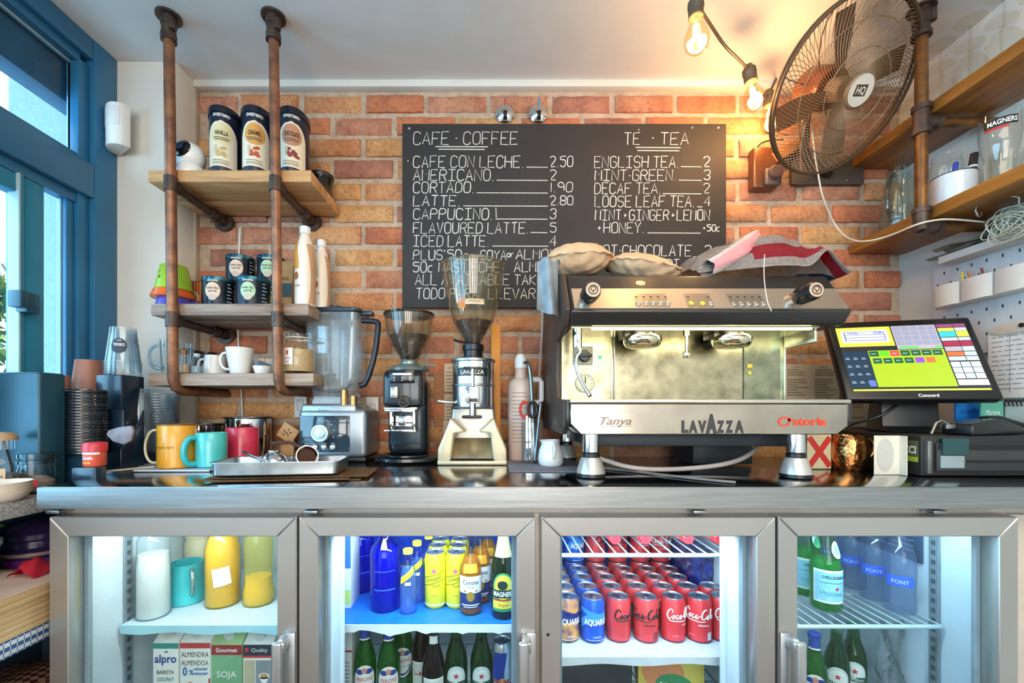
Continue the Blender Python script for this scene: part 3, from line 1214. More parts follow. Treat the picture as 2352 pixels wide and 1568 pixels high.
corked(423, 1.35, .075, .017, 'small copper topped spice bottle behind the first pipe on the lowest plank', mat('spice_sand', '#c6a27b', .8), mat('copper_cap', '#a8623a', .3, .9))
corked(452, 1.36, .066, .016, 'small clear spice bottle next to the copper topped one on the lowest plank', mat('spice_blue', '#8fa6b4', .8), mat('glass_cap', '#b9c6cc', .2))
for px, yy, hh, rr, lb in ((432, 1.47, .092, .043, 'glass storage jar with a wide black lid behind the small spice bottles'), (487, 1.47, .078, .036, 'shorter glass storage jar with a black rim behind the white creamer')):
    t = thing('storage_jar', lb, 'jar', (X(px, yy), yy, lz))
    b = B()
    b.lathe([(0, .003), (rr * .95, .003), (rr, .01), (rr, hh - .014)], n=28)
    b.done('glass_body', thin('smoky_glass_two', '#d8e0e2', 1.2), t)
    b = B()
    b.lathe([(0, hh - .014), (rr + .003, hh - .014), (rr + .004, hh - .004), (rr * .5, hh), (rr * .3, hh + .006), (0, hh + .007)], n=28)
    b.done('lid', BLACK, t)
cup('creamer', 'small round white creamer with a loop handle beside the tall white mug', 'jug', 494, 0, 1.43, lz, .036, .030, .068, CERAM, PI)
cup('mug', 'tall tapered white mug on the lowest plank', 'mug', 551, 0, 1.37, lz, .028, .041, .084, CERAM, PI)
cup('ramekin', 'small white ramekin with brown packets in it on the lowest plank', 'bowl', 602, 0, 1.36, lz, .020, .027, .026, CERAM)
cup('ramekin', 'small white ramekin right beside the second pipe on the lowest plank', 'bowl', 648, 0, 1.38, lz, .020, .027, .026, CERAM)
cup('ramekin', 'white bowl at the back behind the packets on the lowest plank', 'bowl', 612, 0, 1.48, lz, .026, .042, .060, CERAM)
t = thing('sugar_packet', 'dark sugar packet leaning in the small white ramekin', 'packet', (X(602, 1.36), 1.36, lz + .007))
b = B()
b.box(-.022, .018, -.003, .003, 0, .032, .001, M=Matrix.Rotation(.35, 4, 'Y'))
b.mi = 1
b.box(-.006, .014, .004, .008, 0, .045, .001, M=Matrix.Rotation(-.2, 4, 'Y'))
b.done('packet_body', [mat('packet_dark', '#3b3f4a', .5), mat('packet_tan', '#b08660', .6)], t)
# sugar jar
t = thing('sugar_jar', 'clip-top glass jar half full of brown sugar with a white label', 'jar', (X(686, 1.345), 1.344, lz))
r = .047
b = B()
b.lathe([(0, .004), (r * .92, .004), (r, .012), (r, .080), (r * .78, .098), (r * .70, .106), (r * .72, .112)], n=32)
b.done('glass_body', GLASS, t)
b = B()
b.lathe([(0, .007), (r * .90, .007), (r * .96, .014), (r * .96, .074), (0, .076)], n=28)
b.done('sugar', mat('brown_sugar', '#c9a877', .9, var=.06, vs=200, bump=.4, bs=600), t)
b = B()
b.lathe([(r * .74, .111), (r * .78, .113), (r * .78, .122), (r * .5, .127), (0, .128)], n=28)
b.mi = 1
b.lathe([(r * .73, .108), (r * .79, .109), (r * .79, .112), (r * .73, .113)], n=28)
b.done('lid', [GLASS, mat('rubber_seal', '#d8cdb6', .6)], t)
b = B()
g = wrap(r + .0008, 0, -.3)
b.rect(-.018, .018, .026, .076, g, 8)
b.mi = 1
g1 = wrap(r + .0014, 0, -.3)
b.disc(0, .062, .004, .008, g1, 12, 2)
b.text('SUGAR', lambda u, v: g1(u, v + .042), .008, width=.022)
b.text('JAR', lambda u, v: g1(u, v + .031), .008, width=.014)
b.done('label', [PAPER, mat('label_red', '#b8423a', .6)], t)

# ================================================================ on the worktop, window end to the espresso machine
T = TOP + .0006


def Yt(py): return (CAMZ - TOP) * FPX / (py - CY)      # depth of a worktop point seen at photo row py


def mug(label, px, wpx, pyb, h, m, hm, ang, rim=None, hr=1.0, rh=.0045, flare=1.0):
    y = Yt(pyb) + .04
    r = dia(wpx, px, y) / 2
    t = thing('mug', label, 'mug', (X(px, y), y, T + .0055))
    b = B()
    b.lathe([(0, 0), (r - .004, 0), (r, .004), (r * (1 + flare) / 2, h * .5), (r * flare, h - .002), (r * flare - .0015, h), (r * flare - .003, h - .002), (r - .004, .008), (0, .006)], n=40)
    o = b.done('mug_body', m, t)
    if rim:
        b = B()
        b.lathe([(r * flare - .0032, h - .0005), (r * flare - .0015, h + .0012), (r * flare + .0005, h - .0005), (r * flare + .0003, h - .003)], n=40)
        b.done('rim', rim, t)
    b = B()
    d = Vector((math.cos(ang), math.sin(ang), 0))
    k = hr * h
    b.tube([d * (r - .002) + Vector((0, 0, h * .86)), d * (r + k * .28) + Vector((0, 0, h * .87)), d * (r + k * .48) + Vector((0, 0, h * .62)), d * (r + k * .48) + Vector((0, 0, h * .3)), d * (r + k * .30) + Vector((0, 0, h * .1)), d * (r - .002) + Vector((0, 0, h * .12))], rh, 10, smooth=3)
    b.done('handle', hm, t)
    return t, r


# patterned mat
b = B()
b.box(X(300, 1.27), X(505, 1.20), 1.155, 1.40, T + .0005, T + .005)
tag(b.done('counter_mat', checker('blue_check', '#e6eef2', '#3f83b5', 120), smooth=0), 'blue and white chequered mat under the yellow and teal mugs', 'mat')
t, r = mug('yellow enamel mug with a thin wire-like handle on the chequered mat', 407, 94, 1082, .120, mat('enamel_yellow', '#e8a32c', .3, var=.05, coat=.3), mat('handle_cream', '#d8c8a4', .3), PI * 1.04, mat('rim_brown', '#7a5a30', .4), hr=.62, rh=.0035)
b = B()
g = wrap(r + .0005, 0, -.1)
rd = random.Random(5)
b.text('so much more', lambda u, v: g(u, v + .055), .012, width=.055, shear=.2)
b.done('print', mat('mug_print', '#8a5f1e', .6), t)
mug('teal mug with a flat square handle beside the yellow mug', 486, 76, 1080, .096, mat('glaze_teal', '#4ec3c0', .25, coat=.3), mat('glaze_teal_handle', '#36b7bd', .25), PI * 1.3, hr=.62, rh=.008)
t, r = mug('raspberry red mug standing behind the teal mug', 557, 80, 1067, .105, mat('glaze_red', '#d63652', .3, coat=.3), MATS['glaze_red'], PI * .85, hr=.35)

# steel canisters behind
for px, w, yb, h, lb in ((468, 92, 1.50, .115, 'short polished steel pot behind the yellow mug'), (571, 140, 1.49, .138, 'wide polished steel pot behind the red mug')):
    t = thing('steel_pot', lb, 'pot', (X(px, yb - .03), yb - .03, T))
    r = dia(w, px, yb) / 2
    r = min(r, .070)
    b = B()
    b.lathe([(0, .001), (r - .004, .001), (r, .006), (r, h), (r + .003, h + .001), (r + .003, h + .003), (r - .002, h + .003), (r - .003, .006), (0, .004)], n=40)
    b.done('pot_body', CHROME, t)
    b = B()
    b.lathe([(r + .0015, h - .002), (r + .004, h), (r + .004, h + .004), (r, h + .004)], n=40)
    b.done('rim', mat('rim_dark', '#4b4642', .3, .9), t)
# wooden block figure
t = thing('wooden_tag', 'small tilted wooden block with dark dots against the bricks', 'block', (X(662, 1.47), 1.47, T))
b = B()
b.box(-.03, .03, -.008, .008, .060, .115, .003, M=Matrix.Translation((0, 0, .085)) @ Matrix.Rotation(.6, 4, 'Y') @ Matrix.Translation((0, 0, -.085)))
b.box(-.022, .022, -.009, .009, .0, .06, .002)
b.mi = 1
for u, v in ((-.008, .095), (.006, .098), (-.001, .088), (.003, .08), (.012, .088), (-.012, .083)):
    b.disc(u, v, .0028, .0028, flat((0, -.0088, 0)), 10, 1)
b.done('block_body', [wood('pine', '#d7ab78', '#b98a58', 0), INKK], t)

# tray with portafilter bits on folded brown paper
t = thing('paper_bag', 'flattened brown paper bag folded under the steel tray', 'bag', (X(640, 1.02), 1.05, T))
rot = .12
b = B()
M = Matrix.Rotation(rot, 3, 'Z')
for i, (x0, x1, y0, y1) in enumerate(((-.155, .19, -.065, .115), (-.16, .165, -.072, .10), (-.15, .205, -.05, .12))):
    z = .0012 + i * .0028
    b.grid(lambda u, v: M @ Vector((x0 + (x1 - x0) * u, y0 + (y1 - y0) * v, z + .0015 * math.sin(7 * u + 3 * v + i) * (1 - abs(2 * v - 1)) + .0045 * max(0, .1 - u) * 8)), 20, 8, .0012)
b.done('bag_body', mat('paper_bag_brown', '#a8825c', .8, var=.15, vs=30), t)
t = thing('steel_tray', 'shallow rectangular steel tray on the folded brown paper', 'tray', (X(648, 1.06), 1.075, T + .011), .13)
b = B()
L_, W_, H_ = .142, .068, .032


def ringpts(l, w, r, z, n=6):
    out = []
    for sx, sy, a in ((1, 1, 0), (-1, 1, PI / 2), (-1, -1, PI), (1, -1, PI * 1.5)):
        for i in range(n + 1):
            q = a + PI / 2 * i / n
            out.append((sx * (l - r) + r * math.cos(q), sy * (w - r) + r * math.sin(q), z))
    return out


rings = [ringpts(L_ - .006, W_ - .006, .012, 0), ringpts(L_ - .002, W_ - .002, .014, .003), ringpts(L_, W_, .016, H_), ringpts(L_ + .004, W_ + .004, .018, H_ + .001), ringpts(L_ + .004, W_ + .004, .018, H_ - .001), ringpts(L_ - .001, W_ - .001, .015, H_ - .002), ringpts(L_ - .005, W_ - .005, .012, .004)]
vr = [[b.bm.verts.new(p) for p in R_] for R_ in rings]
for A, C in zip(vr, vr[1:]):
    for i in range(len(A)):
        j = (i + 1) % len(A)
        b.bm.faces.new((A[i], A[j], C[j], C[i]))
b.bm.faces.new(vr[0][::-1])
b.bm.faces.new(vr[-1])
b.done('tray_body', mat('tray_steel', '#aeb4b6', .3, 1, var=.15, vs=25), t, norm=True)
# scoop, tamper ring resting in the tray
t = thing('coffee_scoop', 'domed steel coffee scoop lying in the tray', 'scoop', (X(633, 1.10), 1.09, T + .028))
b = B()
b.lathe([(.033 * math.cos(a), .033 * math.sin(a)) for a in [i * PI / 2 / 8 for i in range(9)]], n=26)
b.tube([(.0, -.03, .01), (-.035, -.035, .025), (-.06, -.03, .035)], .004, 8)
b.box(-.008, .016, -.012, .012, .031, .036, .002)
b.done('scoop_bowl', CHROME, t)
t = thing('tamper_ring', 'short steel cup with an open dark mouth lying in the tray', 'cup', (X(705, 1.11), 1.10, T + .042))
b = B()
Q = Vector((.55, -.75, .35)).to_track_quat('Z', 'Y').to_matrix()
b.lathe([(0, -.028), (.024, -.028), (.027, -.024), (.027, .024), (.025, .024), (.024, -.02)], n=28, M=Q)
b.mi = 1
b.lathe([(.0235, .012), (0, .012)], n=28, M=Q)
b.tube([Q @ Vector((0, .026, 0)), Q @ Vector((-.03, .05, -.02)), Q @ Vector((-.07, .055, -.04))], .0045, 8)
b.done('cup_body', [CHROME, mat('coffee_residue', '#4a2e22', .9)], t)


# ---- blender
by = 1.455
t = thing('blender', 'countertop blender with a clear jug and a round silver dial', 'blender', (X(783, by), by, T))
bx, bd, bh = .110, .080, .185
SILV = mat('blender_silver', '#9aa0a4', .35, .7, var=.04)
b = B()
b.box(-bx, bx, -bd, bd, .012, bh * .92, .018, 4)
b.prism([(-bx + .004, bh * .80), (bx - .03, bh * .80), (bx - .036, bh), (-bx + .012, bh)], 'y', -bd + .004, bd - .01, .008, 3)
b.done('motor_base', SILV, t)
b = B()
b.box(-bx + .004, bx - .004, -bd + .004, bd - .004, 0, .013, .003)
b.done('foot', BLACK, t)
b = B()
b.box(-bx + .006, bx - .052, -bd - .002, -bd + .01, .03, bh * .80, .004)
b.done('control_panel', mat('panel_glossy', '#33404c', .08, var=.3, vs=8, coat=.6), t)
b = B()
Rx = Matrix.Rotation(PI / 2, 3, 'X')
c0 = (-.034, -bd - .002, .092)
b.lathe([(.030, 0), (.030, .010), (.027, .014), (.021, .014), (.0205, .011), (.018, .011), (.0175, .015), (0, .016)], c0, 32, M=Rx)
b.done('dial', mat('dial_silver', '#c3c8cb', .25, .8), t)
for i, q in enumerate((-.08, -.052, -.024, .004)):
    b = B()
    b.lathe([(.0085, 0), (.0085, .006), (.006, .008), (0, .008)], (q, -bd - .002, .047), 18, M=Rx)
    b.done('button', mat('button_silver', '#cdd2d4', .3, .6), t)
b = B()
g = flat((0, -bd - .0026, 0))
for q in (-.08, -.052, -.024, .004):
    b.text('PULSE' if q < 0 else 'MAX', lambda u, v: g(u + q, v + .0575), .0045, width=.012)
for i in range(5):
    b.disc(-.034 + .042 * math.cos(-.3 + i * .5), .092 + .042 * math.sin(-.3 + i * .5), .0016, .0016, g, 8, 1)
b.mi = 1
b.text('Koenig', lambda u, v: Vector((u - .03, -bd + .0035 + .0, bh * .875 + v)), .010, width=.028)
b.done('panel_print', [INKW, mat('ink_mid', '#5f666b', .5)], t)
JG = thin('blender_jug_plastic', '#f8fcfd', 1.5, .06, .13, '#d5e6f0')
b = B()


def sq(w0, d0, z, r=.022, off=0):
    return [Vector((x + off, y, z_)) for x, y, z_ in ringpts(w0, d0, r, z)]


prof = [(.068, .046, bh + .022), (.072, .050, bh + .04), (.080, .056, bh + .09), (.086, .060, bh + .20), (.089, .062, bh + .300)]
inner = [(.086, .059, bh + .300), (.083, .057, bh + .2), (.077, .053, bh + .09), (.067, .046, bh + .05)]
vr = [[b.bm.verts.new(p) for p in sq(w_, d_, z_, off=-.012)] for w_, d_, z_ in prof + inner]
for A, C in zip(vr, vr[1:]):
    for i in range(len(A)):
        j = (i + 1) % len(A)
        b.bm.faces.new((A[i], A[j], C[j], C[i]))
for sx_ in (-.04, .02):
    b.prism([(sx_, bh + .06), (sx_ + .006, bh + .06), (sx_ + .010, bh + .24), (sx_ - .002, bh + .24)], 'y', -.056, -.052)
b.done('jug', JG, t, norm=True)
b = B()
b.tube([(.078, -.05, bh + .06), (.100, -.05, bh + .065), (.128, -.045, bh + .16), (.138, -.04, bh + .262), (.132, -.038, bh + .272), (.082, -.04, bh + .274)], .0095, 10, smooth=1)
b.done('jug_handle', mat('handle_navy', '#16222d', .35), t)
b = B()
b.tube([(-.082, -.060, bh + .065), (-.06, -.064, bh + .045), (-.01, -.066, bh + .038), (.03, -.064, bh + .045), (.058, -.060, bh + .068)], .004, 8, smooth=2)
b.done('jug_seam', mat('seam_grey', '#5d6d78', .4), t)
b = B()
vr = [[b.bm.verts.new(p) for p in sq(w_, d_, z_, off=-.012)] for w_, d_, z_ in ((.089, .063, bh + .298), (.093, .066, bh + .303), (.092, .065, bh + .312), (.060, .05, bh + .318), (.03, .03, bh + .322))]
for A, C in zip(vr, vr[1:]):
    for i in range(len(A)):
        j = (i + 1) % len(A)
        b.bm.faces.new((A[i], A[j], C[j], C[i]))
b.bm.faces.new(vr[-1])
b.box(.075, .115, -.035, .0, bh + .294, bh + .308, .003)
b.lathe([(.03, bh + .318), (.03, bh + .328), (0, bh + .330)], (-.02, 0, 0), 20)
b.done('jug_lid', mat('lid_navy', '#1e3340', .3), t, norm=True)
b = B()
b.lathe([(.052, bh - .004), (.054, bh + .004), (.05, bh + .024), (.056, bh + .026)], n=4, a0=PI / 4, a1=PI * 2 + PI / 4 - .0001, sx=1.75, sy=1.15, c=(-.012, 0, 0))
b.done('coupling', mat('coupling_grey', '#a9b6bd', .3), t)
for q in (.034, .064):
    b = B()
    b.cyl((q, -.065, bh - .004), (q, -.065, bh + (.045 if q < .05 else .026)), .0115, n=14)
    b.done('lock_pin', mat('pin_bronze', '#b88a55', .3, .8), t)


# ---- coffee beans helper
def beans(n, rad, h, seed):
    b = B()
    rd = random.Random(seed)
    for i in range(n):
        z = rd.random()
        a = rd.uniform(0, 2 * PI)
        R = rad(z)
        q = R * math.sqrt(rd.uniform(.55, 1)) if z < .93 else R * math.sqrt(rd.random())
        M4 = Matrix.Translation((q * math.cos(a), q * math.sin(a), h * z)) @ Matrix.Rotation(rd.uniform(0, 6), 4, 'Z') @ Matrix.Rotation(rd.uniform(0, 6), 4, 'X') @ Matrix.Diagonal((.0045, .0032, .0024, 1))
        bmesh.ops.create_icosphere(b.bm, subdivisions=1, radius=1, matrix=M4)
    b.lathe([(0, h * .02)] + [(max(.002, rad(k / 8) - .0045), h * (.02 + .93 * k / 8)) for k in range(9)] + [(0, h * .95)], n=24)
    return b


BEAN = mat('coffee_bean', '#40271c', .4, var=.35, vs=90)
HOP = thin('hopper_plastic', '#f7f4ec', 1.2, .05, .03, '#e0d2b4')

# ---- black grinder
gy = 1.41
t = thing('coffee_grinder', 'black coffee grinder with a round tinted bean hopper beside the blender', 'grinder', (X(937, gy), gy, T))
t.scale = (1.04, 1, .905)
GB = mat('grinder_black', '#20282e', .28, .2, var=.12, coat=.3)
b = B()
b.box(-.062, .062, -.02, .085, .02, .30, .028, 4)
b.prism([(-.075, .195), (-.072, .305), (-.045, .325), (.03, .325), (.03, .195)], 'x', -.062, .055, .012, 3)
b.done('grinder_body', GB, t)
b = B()
b.lathe([(0, 0), (.098, 0), (.105, .006), (.104, .016), (.085, .026), (.05, .022), (0, .020)], c=(0, -.0, 0), n=40, sy=.95)
b.lathe([(.058, .022), (.066, .027), (.072, .028), (.072, .022)], c=(0, -.03, 0), n=36)
b.done('base_tray', mat('grinder_base_black', '#191d22', .25, coat=.3), t)
b = B()
Mx = Matrix.Rotation(-.35, 4, 'X')
b.box(-.040, .034, -.004, 0, .275, .318, .002, M=Matrix.Translation((0, -.075, 0)))
b.mi = 1
g = flat((0, -.0796, 0))
b.rect(-.030, .026, .302, .309, g)
for r_ in range(2):
    for c_ in range(3):
        b.text('OO'[c_ % 2] if r_ else 'U', lambda u, v: g(u - .026 + c_ * .024, v + .282 + r_ * .009), .007)
b.done('display', [mat('display_black', '#0e1216', .15), lamp_mat('display_white', '#dfe6ee', .8)], t)
b = B()
b.box(-.034, -.012, -.095, -.07, .222, .262, .003)
b.lathe([(.016, 0), (.016, .03), (.012, .03), (.012, .005)], (.006, -.07, .218), 20, M=Matrix.Rotation(PI * .62, 3, 'X'))
b.box(-.058, .042, -.075, -.045, .183, .193, .003)
b.done('spout', mat('spout_steel', '#b5b1aa', .25, .9), t)
b = B()
b.box(-.05, .045, -.026, -.018, .06, .20, .002)
b.done('front_plate', mat('plate_dark', '#3a444b', .3, .5), t)
b = B()
for q in (-.038, .030):
    b.box(q, q + .008, -.085, -.02, .110, .180, .002)
b.box(-.055, .040, -.085, -.02, .108, .116, .002)
b.box(-.052, .038, -.088, -.02, .176, .186, .002)
b.box(-.028, .026, -.060, -.02, .125, .165, .006)
b.done('filter_fork', CHROME, t)
b = B()
b.lathe([(.028, .325), (.062, .325), (.064, .332), (.05, .345), (.028, .35), (.028, .36), (.024, .365)], c=(0, .02, 0), n=36)
b.tube([(.03, .0, .345), (.07, -.01, .343), (.088, -.005, .344)], .004, 8)
b.done('adjusting_collar', mat('collar_grey', '#8f9c98', .3, .6), t)
b = B()
HR = .078
b.lathe([(.024, .352), (.030, .378), (.052, .415), (.070, .460), (HR, .525), (HR, .530), (HR - .003, .530), (.068, .46), (.050, .417), (.027, .38)], c=(0, .02, 0), n=40)
b.done('hopper', HOP, t)
b = B()
b.lathe([(HR - .002, .526), (HR + .003, .526), (HR + .003, .534), (HR - .006, .537), (0, .538)], c=(0, .02, 0), n=40)
b.done('hopper_lid', thin('lid_smoke', '#5c5f61', 1.2, .05, .35, '#3b3d40'), t)
o = beans(700, lambda z: .024 + .041 * z ** .75, .088, 4)
bmesh.ops.translate(o.bm, verts=o.bm.verts, vec=(0, .02, .372))
o = o.done('coffee_beans', BEAN, t)
o['kind'] = 'stuff'

# ---- silver grinder with doser
gy = 1.37
t = thing('coffee_grinder', 'silver and cream coffee grinder with a tall conical bean hopper in front of the chalkboard', 'grinder', (X(1087, gy), gy, T))
t.scale = (1, 1, .945)
CREAM = mat('grinder_cream', '#d9cba9', .35, .25, var=.04)
SLV = mat('grinder_silver', '#a19c92', .3, .8, var=.05)
b = B()
b.prism([(-.105, .012), (.105, .012), (.103, .05), (.072, .13), (.066, .20), (.064, .335), (-.064, .335), (-.066, .20), (-.072, .13), (-.103, .05)], 'y', .0, .10, .008, 3)
b.done('grinder_body', SLV, t)
for s in (-1, 1):
    b = B()
    b.prism([(s * .105, .006), (s * .104, .05), (s * .075, .125), (s * .066, .150), (s * .020, .105), (s * .055, .10), (s * .064, .012)], 'y', -.07, .03, .006, 3)
    b.done('side_cheek', CREAM, t, norm=True)
b = B()
b.prism([(-.072, .006), (.008, .09), (.008, .006)], 'x', -.062, .062, .002)
b.done('ramp', mat('ramp_steel', '#cbb994', .25, .7), t)
b = B()
b.box(-.105, .105, -.075, .10, 0, .014, .004)
b.mi = 1
b.prism([(-.078, .014), (-.05, .022), (.0, .022), (.0, .014)], 'x', -.068, .068, .002)
b.done('base_plate', [CREAM, mat('tray_black', '#2a2a2b', .5)], t)
b = B()
b.cyl((0, -.0, .178), (0, -.0, .335), .0655, n=40)
b.done('doser_drum', mat('doser_chrome', '#c9cccb', .14, .95, var=.05), t)
b = B()
b.lathe([(.067, .252), (.068, .255), (.068, .258), (.067, .26)], n=40)
b.lathe([(.067, .178), (.069, .182), (.067, .186)], n=40)
b.lathe([(.066, .333), (.070, .335), (.070, .342), (.05, .346), (0, .346)], n=40)
b.done('doser_band', DSTEEL, t)
b = B()
g0 = wrap(.0672)
b.rect(-.05, .05, .285, .312, g0, 14)
b.mi = 1
g1 = wrap(.0680)
b.text('LAVAZZA', lambda u, v: g1(u, v + .291), .019, width=.075, bold=.03)
b.done('badge', [mat('badge_black', '#1b2a2e', .4), mat('badge_ink', '#e8e5da', .5)], t)
b = B()
b.box(-.020, .022, -.085, -.06, .195, .25, .006)
b.cyl((.002, -.078, .25), (.002, -.078, .305), .006, n=12)
b.cyl((.002, -.074, .155), (.002, -.074, .2), .010, n=14)
b.done('portafilter_rest', CHROME, t)
b = B()
b.box(-.030, .030, -.09, -.055, .148, .158, .004)
b.box(-.026, .026, -.084, -.07, .304, .312, .002)
b.done('clip_black', BLACK, t)
b = B()
b.tube([(-.065, -.02, .20), (-.085, -.03, .202), (-.108, -.03, .204)], .006, 10)
b.done('dosing_lever', CHROME, t)
b = B()
b.lathe([(.0, .346), (.034, .346), (.034, .352), (.030, .354), (.030, .372), (.034, .374), (.034, .392), (.026, .396)], n=30)
b.tube([(-.02, -.01, .40), (-.045, -.02, .402), (-.06, -.02, .408)], .004, 8)
b.done('hopper_neck', BLACK, t)
b = B()
b.lathe([(.024, .392), (.030, .405), (.064, .47), (.088, .56), (.101, .655), (.099, .656), (.086, .56), (.062, .472), (.028, .41)], n=44)
b.done('hopper', HOP, t)
b = B()
b.lathe([(.099, .650), (.1045, .651), (.1045, .659), (.099, .662), (0, .668)], n=44)
b.done('hopper_lid', thin('hopper_lid_clear', '#efe9da', 1.2, .05, .06, '#d6c8a4'), t)
b = B()
g = wrap(.074, 0, .05, rz=lambda v: .066 + (v - .475) * .27 + .0)
b.rect(-.030, .030, .512, .530, wrap(.077, 0, .1), 8)
b.mi = 1
b.rect(-.052, -.028, .50, .535, wrap(.077, 0, .1), 6)
b.mi = 2
b.text('LAVAZZA', lambda u, v: wrap(.0776, 0, .1)(u, v + .517), .009, width=.036)
b.done('sticker', [mat('sticker_cream', '#e8d5b4', .6), mat('sticker_orange', '#d9803a', .6), mat('sticker_red', '#b0453a', .6)], t)
o = beans(620, lambda z: .020 + .040 * z, .075, 9)
bmesh.ops.translate(o.bm, verts=o.bm.verts, vec=(0, 0, .40))
o = o.done('coffee_beans', BEAN, t)
o['kind'] = 'stuff'

# ---- behind the grinders: slips of paper on the bricks, an orange board
for i, (px, py, w_, h_, lb) in enumerate(((1003, 830, .06, .30, 'brown dotted card strip on the bricks between the two grinders'), (1027, 835, .05, .10, 'upper white instruction slip stuck on the bricks beside the silver grinder'), (1027, 905, .05, .09, 'middle white instruction slip stuck on the bricks beside the silver grinder'), (1025, 965, .055, .12, 'lowest white instruction slip stuck on the bricks beside the silver grinder'))):
    y = 1.540 if i else 1.5445
    b = B()
    o_ = at(px, py, y)
    b.box(o_.x - .01, o_.x + w_ - .01, y, y + .0016, o_.z - h_, o_.z)
    b.mi = 1
    f = flat((o_.x - .01, y - .0005, o_.z - h_))
    if i:
        b.text('INFO', lambda u, v: f(u + w_ / 2, v + h_ - .018), .010, width=w_ * .5)
        for k in range(int(h_ / .012) - 2):
            b.rect(.006, w_ - .006 - .008 * (k % 3), .008 + k * .012, .011 + k * .012, f)
    tag(b.done('paper_slip', [mat('card_brown', '#a9764f', .8, var=.12, vs=120) if not i else mat('slip_paper', '#d9c3a9', .8), mat('slip_ink', '#8a705c', .8)], smooth=0), lb, 'paper')
b = B()
b.box(X(1128, 1.50), X(1150, 1.50), 1.50, 1.512, T, Z(745, 1.50), .002)
tag(b.done('orange_board', mat('board_orange', '#e08f2c', .5)), 'narrow bright orange board standing behind the silver grinder', 'board')

# wall sockets behind the blender
for px, py, lb in ((858, 940, 'white wall socket on the bricks between the blender and the black grinder'), (694, 930, 'pale grey wall switch on the bricks beside the blender base')):
    t = thing('wall_socket', lb, 'socket', at(px, py, 1.545))
    b = B()
    b.box(-.022, .022, -.016, .0, -.045, .045, .004)
    b.done('socket_plate', mat('socket_white', '#d8d4cc', .4), t)
    b = B()
    b.box(-.012, .012, -.020, -.0155, -.02, .02, .003)
    b.done('rocker', mat('socket_rocker', '#c4c0b8', .4), t)

# ---- spray bottle, utensil glass, milk jug
b = B()
b.box(X(1166, 1.28), X(1330, 1.28), 1.14, 1.46, T + .0005, T + .0022)
tag(b.done('cleaning_cloth', mat('cloth_mauve', '#8f8a96', .9, var=.1, vs=60), smooth=0), 'grey cloth lying flat under the small white milk jug', 'cloth')
y = 1.42
t = thing('cleaner_bottle', 'tall white cleaning fluid bottle with a square handle beside the silver grinder', 'bottle', (X(1196, y), y, T + .003))
b = B()
b.lathe([(0, 0), (.040, 0), (.043, .004), (.043, .225), (.040, .250), (.030, .262), (.020, .268), (.018, .30), (.014, .305), (.014, .312)], n=32)
b.done('bottle_body', mat('bottle_pinkwhite', '#e0c9ba', .35, var=.03), t)
b = B()
b.lathe([(.019, .298), (.021, .300), (.020, .330), (.012, .345), (0, .346)], n=20)
b.done('cap', CERAM, t)
b = B()
b.tube([(.040, 0, .262), (.062, 0, .262), (.069, 0, .254), (.069, 0, .195), (.062, 0, .187), (.043, 0, .187)], .009, 8)
b.done('handle', mat('handle_white', '#e9ded4', .4), t)
b = B()
g = wrap(.0436)
for i in range(14):
    z = .06 + i * .012
    if i in (3, 6):
        b.mi = 1
    else:
        b.mi = 0
    b.rect(-.032, .030 - (i % 3) * .012, z, z + .0022, g, 8)
b.done('print', [mat('print_taupe', '#a68b7e', .7), mat('print_violet', '#6a5fae', .6)], t)
y = 1.32
t = thing('utensil_glass', 'clear glass holding the scissors and spoons beside the espresso machine', 'glass', (X(1222, y), y, T + .003))
b = B()
b.lathe([(0, .002), (.030, .002), (.032, .006), (.033, .125), (.031, .125), (.030, .009), (0, .007)], n=28)
b.done('glass_body', GLASS, t)
t = thing('scissors', 'scissors with red and black handles standing in the utensil glass', 'scissors', (X(1214, y), y, T + .012))
b = B()
for s, c in ((-1, 0), (1, 1)):
    b.mi = c
    b.tube([(s * .012 + .014 * math.cos(a), -.008 * s * .3, .155 + .024 * math.sin(a)) for a in [i * PI / 6 for i in range(12)]], .0042, 8, closed=True)
b.mi = 2
b.box(-.009, -.001, -.004, -.002, .0, .135, .0005)
b.box(.001, .009, .001, .003, .0, .135, .0005)
b.done('blades_and_handles', [mat('handle_red', '#d2402c', .4), BLACK, CHROME], t)
for dx, dy, hh, kind in ((.010, .008, .30, 'tube'), (.016, -.006, .17, 'bar'), (-.012, .012, .18, 'bar')):
    y2 = y + dy
    t = thing('bar_spoon', {.30: 'tall curved grey tube standing in the utensil glass', .17: 'steel spoon handle standing in front in the utensil glass', .18: 'steel spoon handle standing at the back of the utensil glass'}[hh], 'spoon', (X(1222, y) + dx, y2, T + .012))
    b = B()
    if kind == 'tube':
        b.tube([(0, 0, 0), (-.008, 0, .15), (-.012, 0, .25), (-.02, 0, hh), (-.035, -.01, hh - .002)], .005, 8, smooth=2)
    else:
        b.tube([(-.008, 0, 0), (.006, 0, hh * .8), (.010, 0, hh)], .0035, 8)
        b.lathe([(0, -.004), (.006, -.002), (.007, .003), (.004, .008), (0, .009)], (.010, 0, hh), 10)
    b.done('spoon_handle', DSTEEL, t)
y = Yt(1074) + .03
t = thing('milk_jug', 'small plain white milk jug on the grey cloth', 'jug', (X(1265, y), y, T + .003))
b = B()
b.lathe([(0, 0), (.030, 0), (.036, .006), (.038, .022), (.034, .045), (.027, .062), (.026, .070), (.028, .075), (.0255, .075), (.0235, .066), (.031, .045), (.034, .022), (.030, .008), (0, .006)], n=32, fn=lambda p: p + Vector((-.008 * max(0, (p.z - .062) / .013) * max(0, -p.x / .03), 0, 0)))
b.done('jug_body', CERAM, t, norm=True)
b = B()
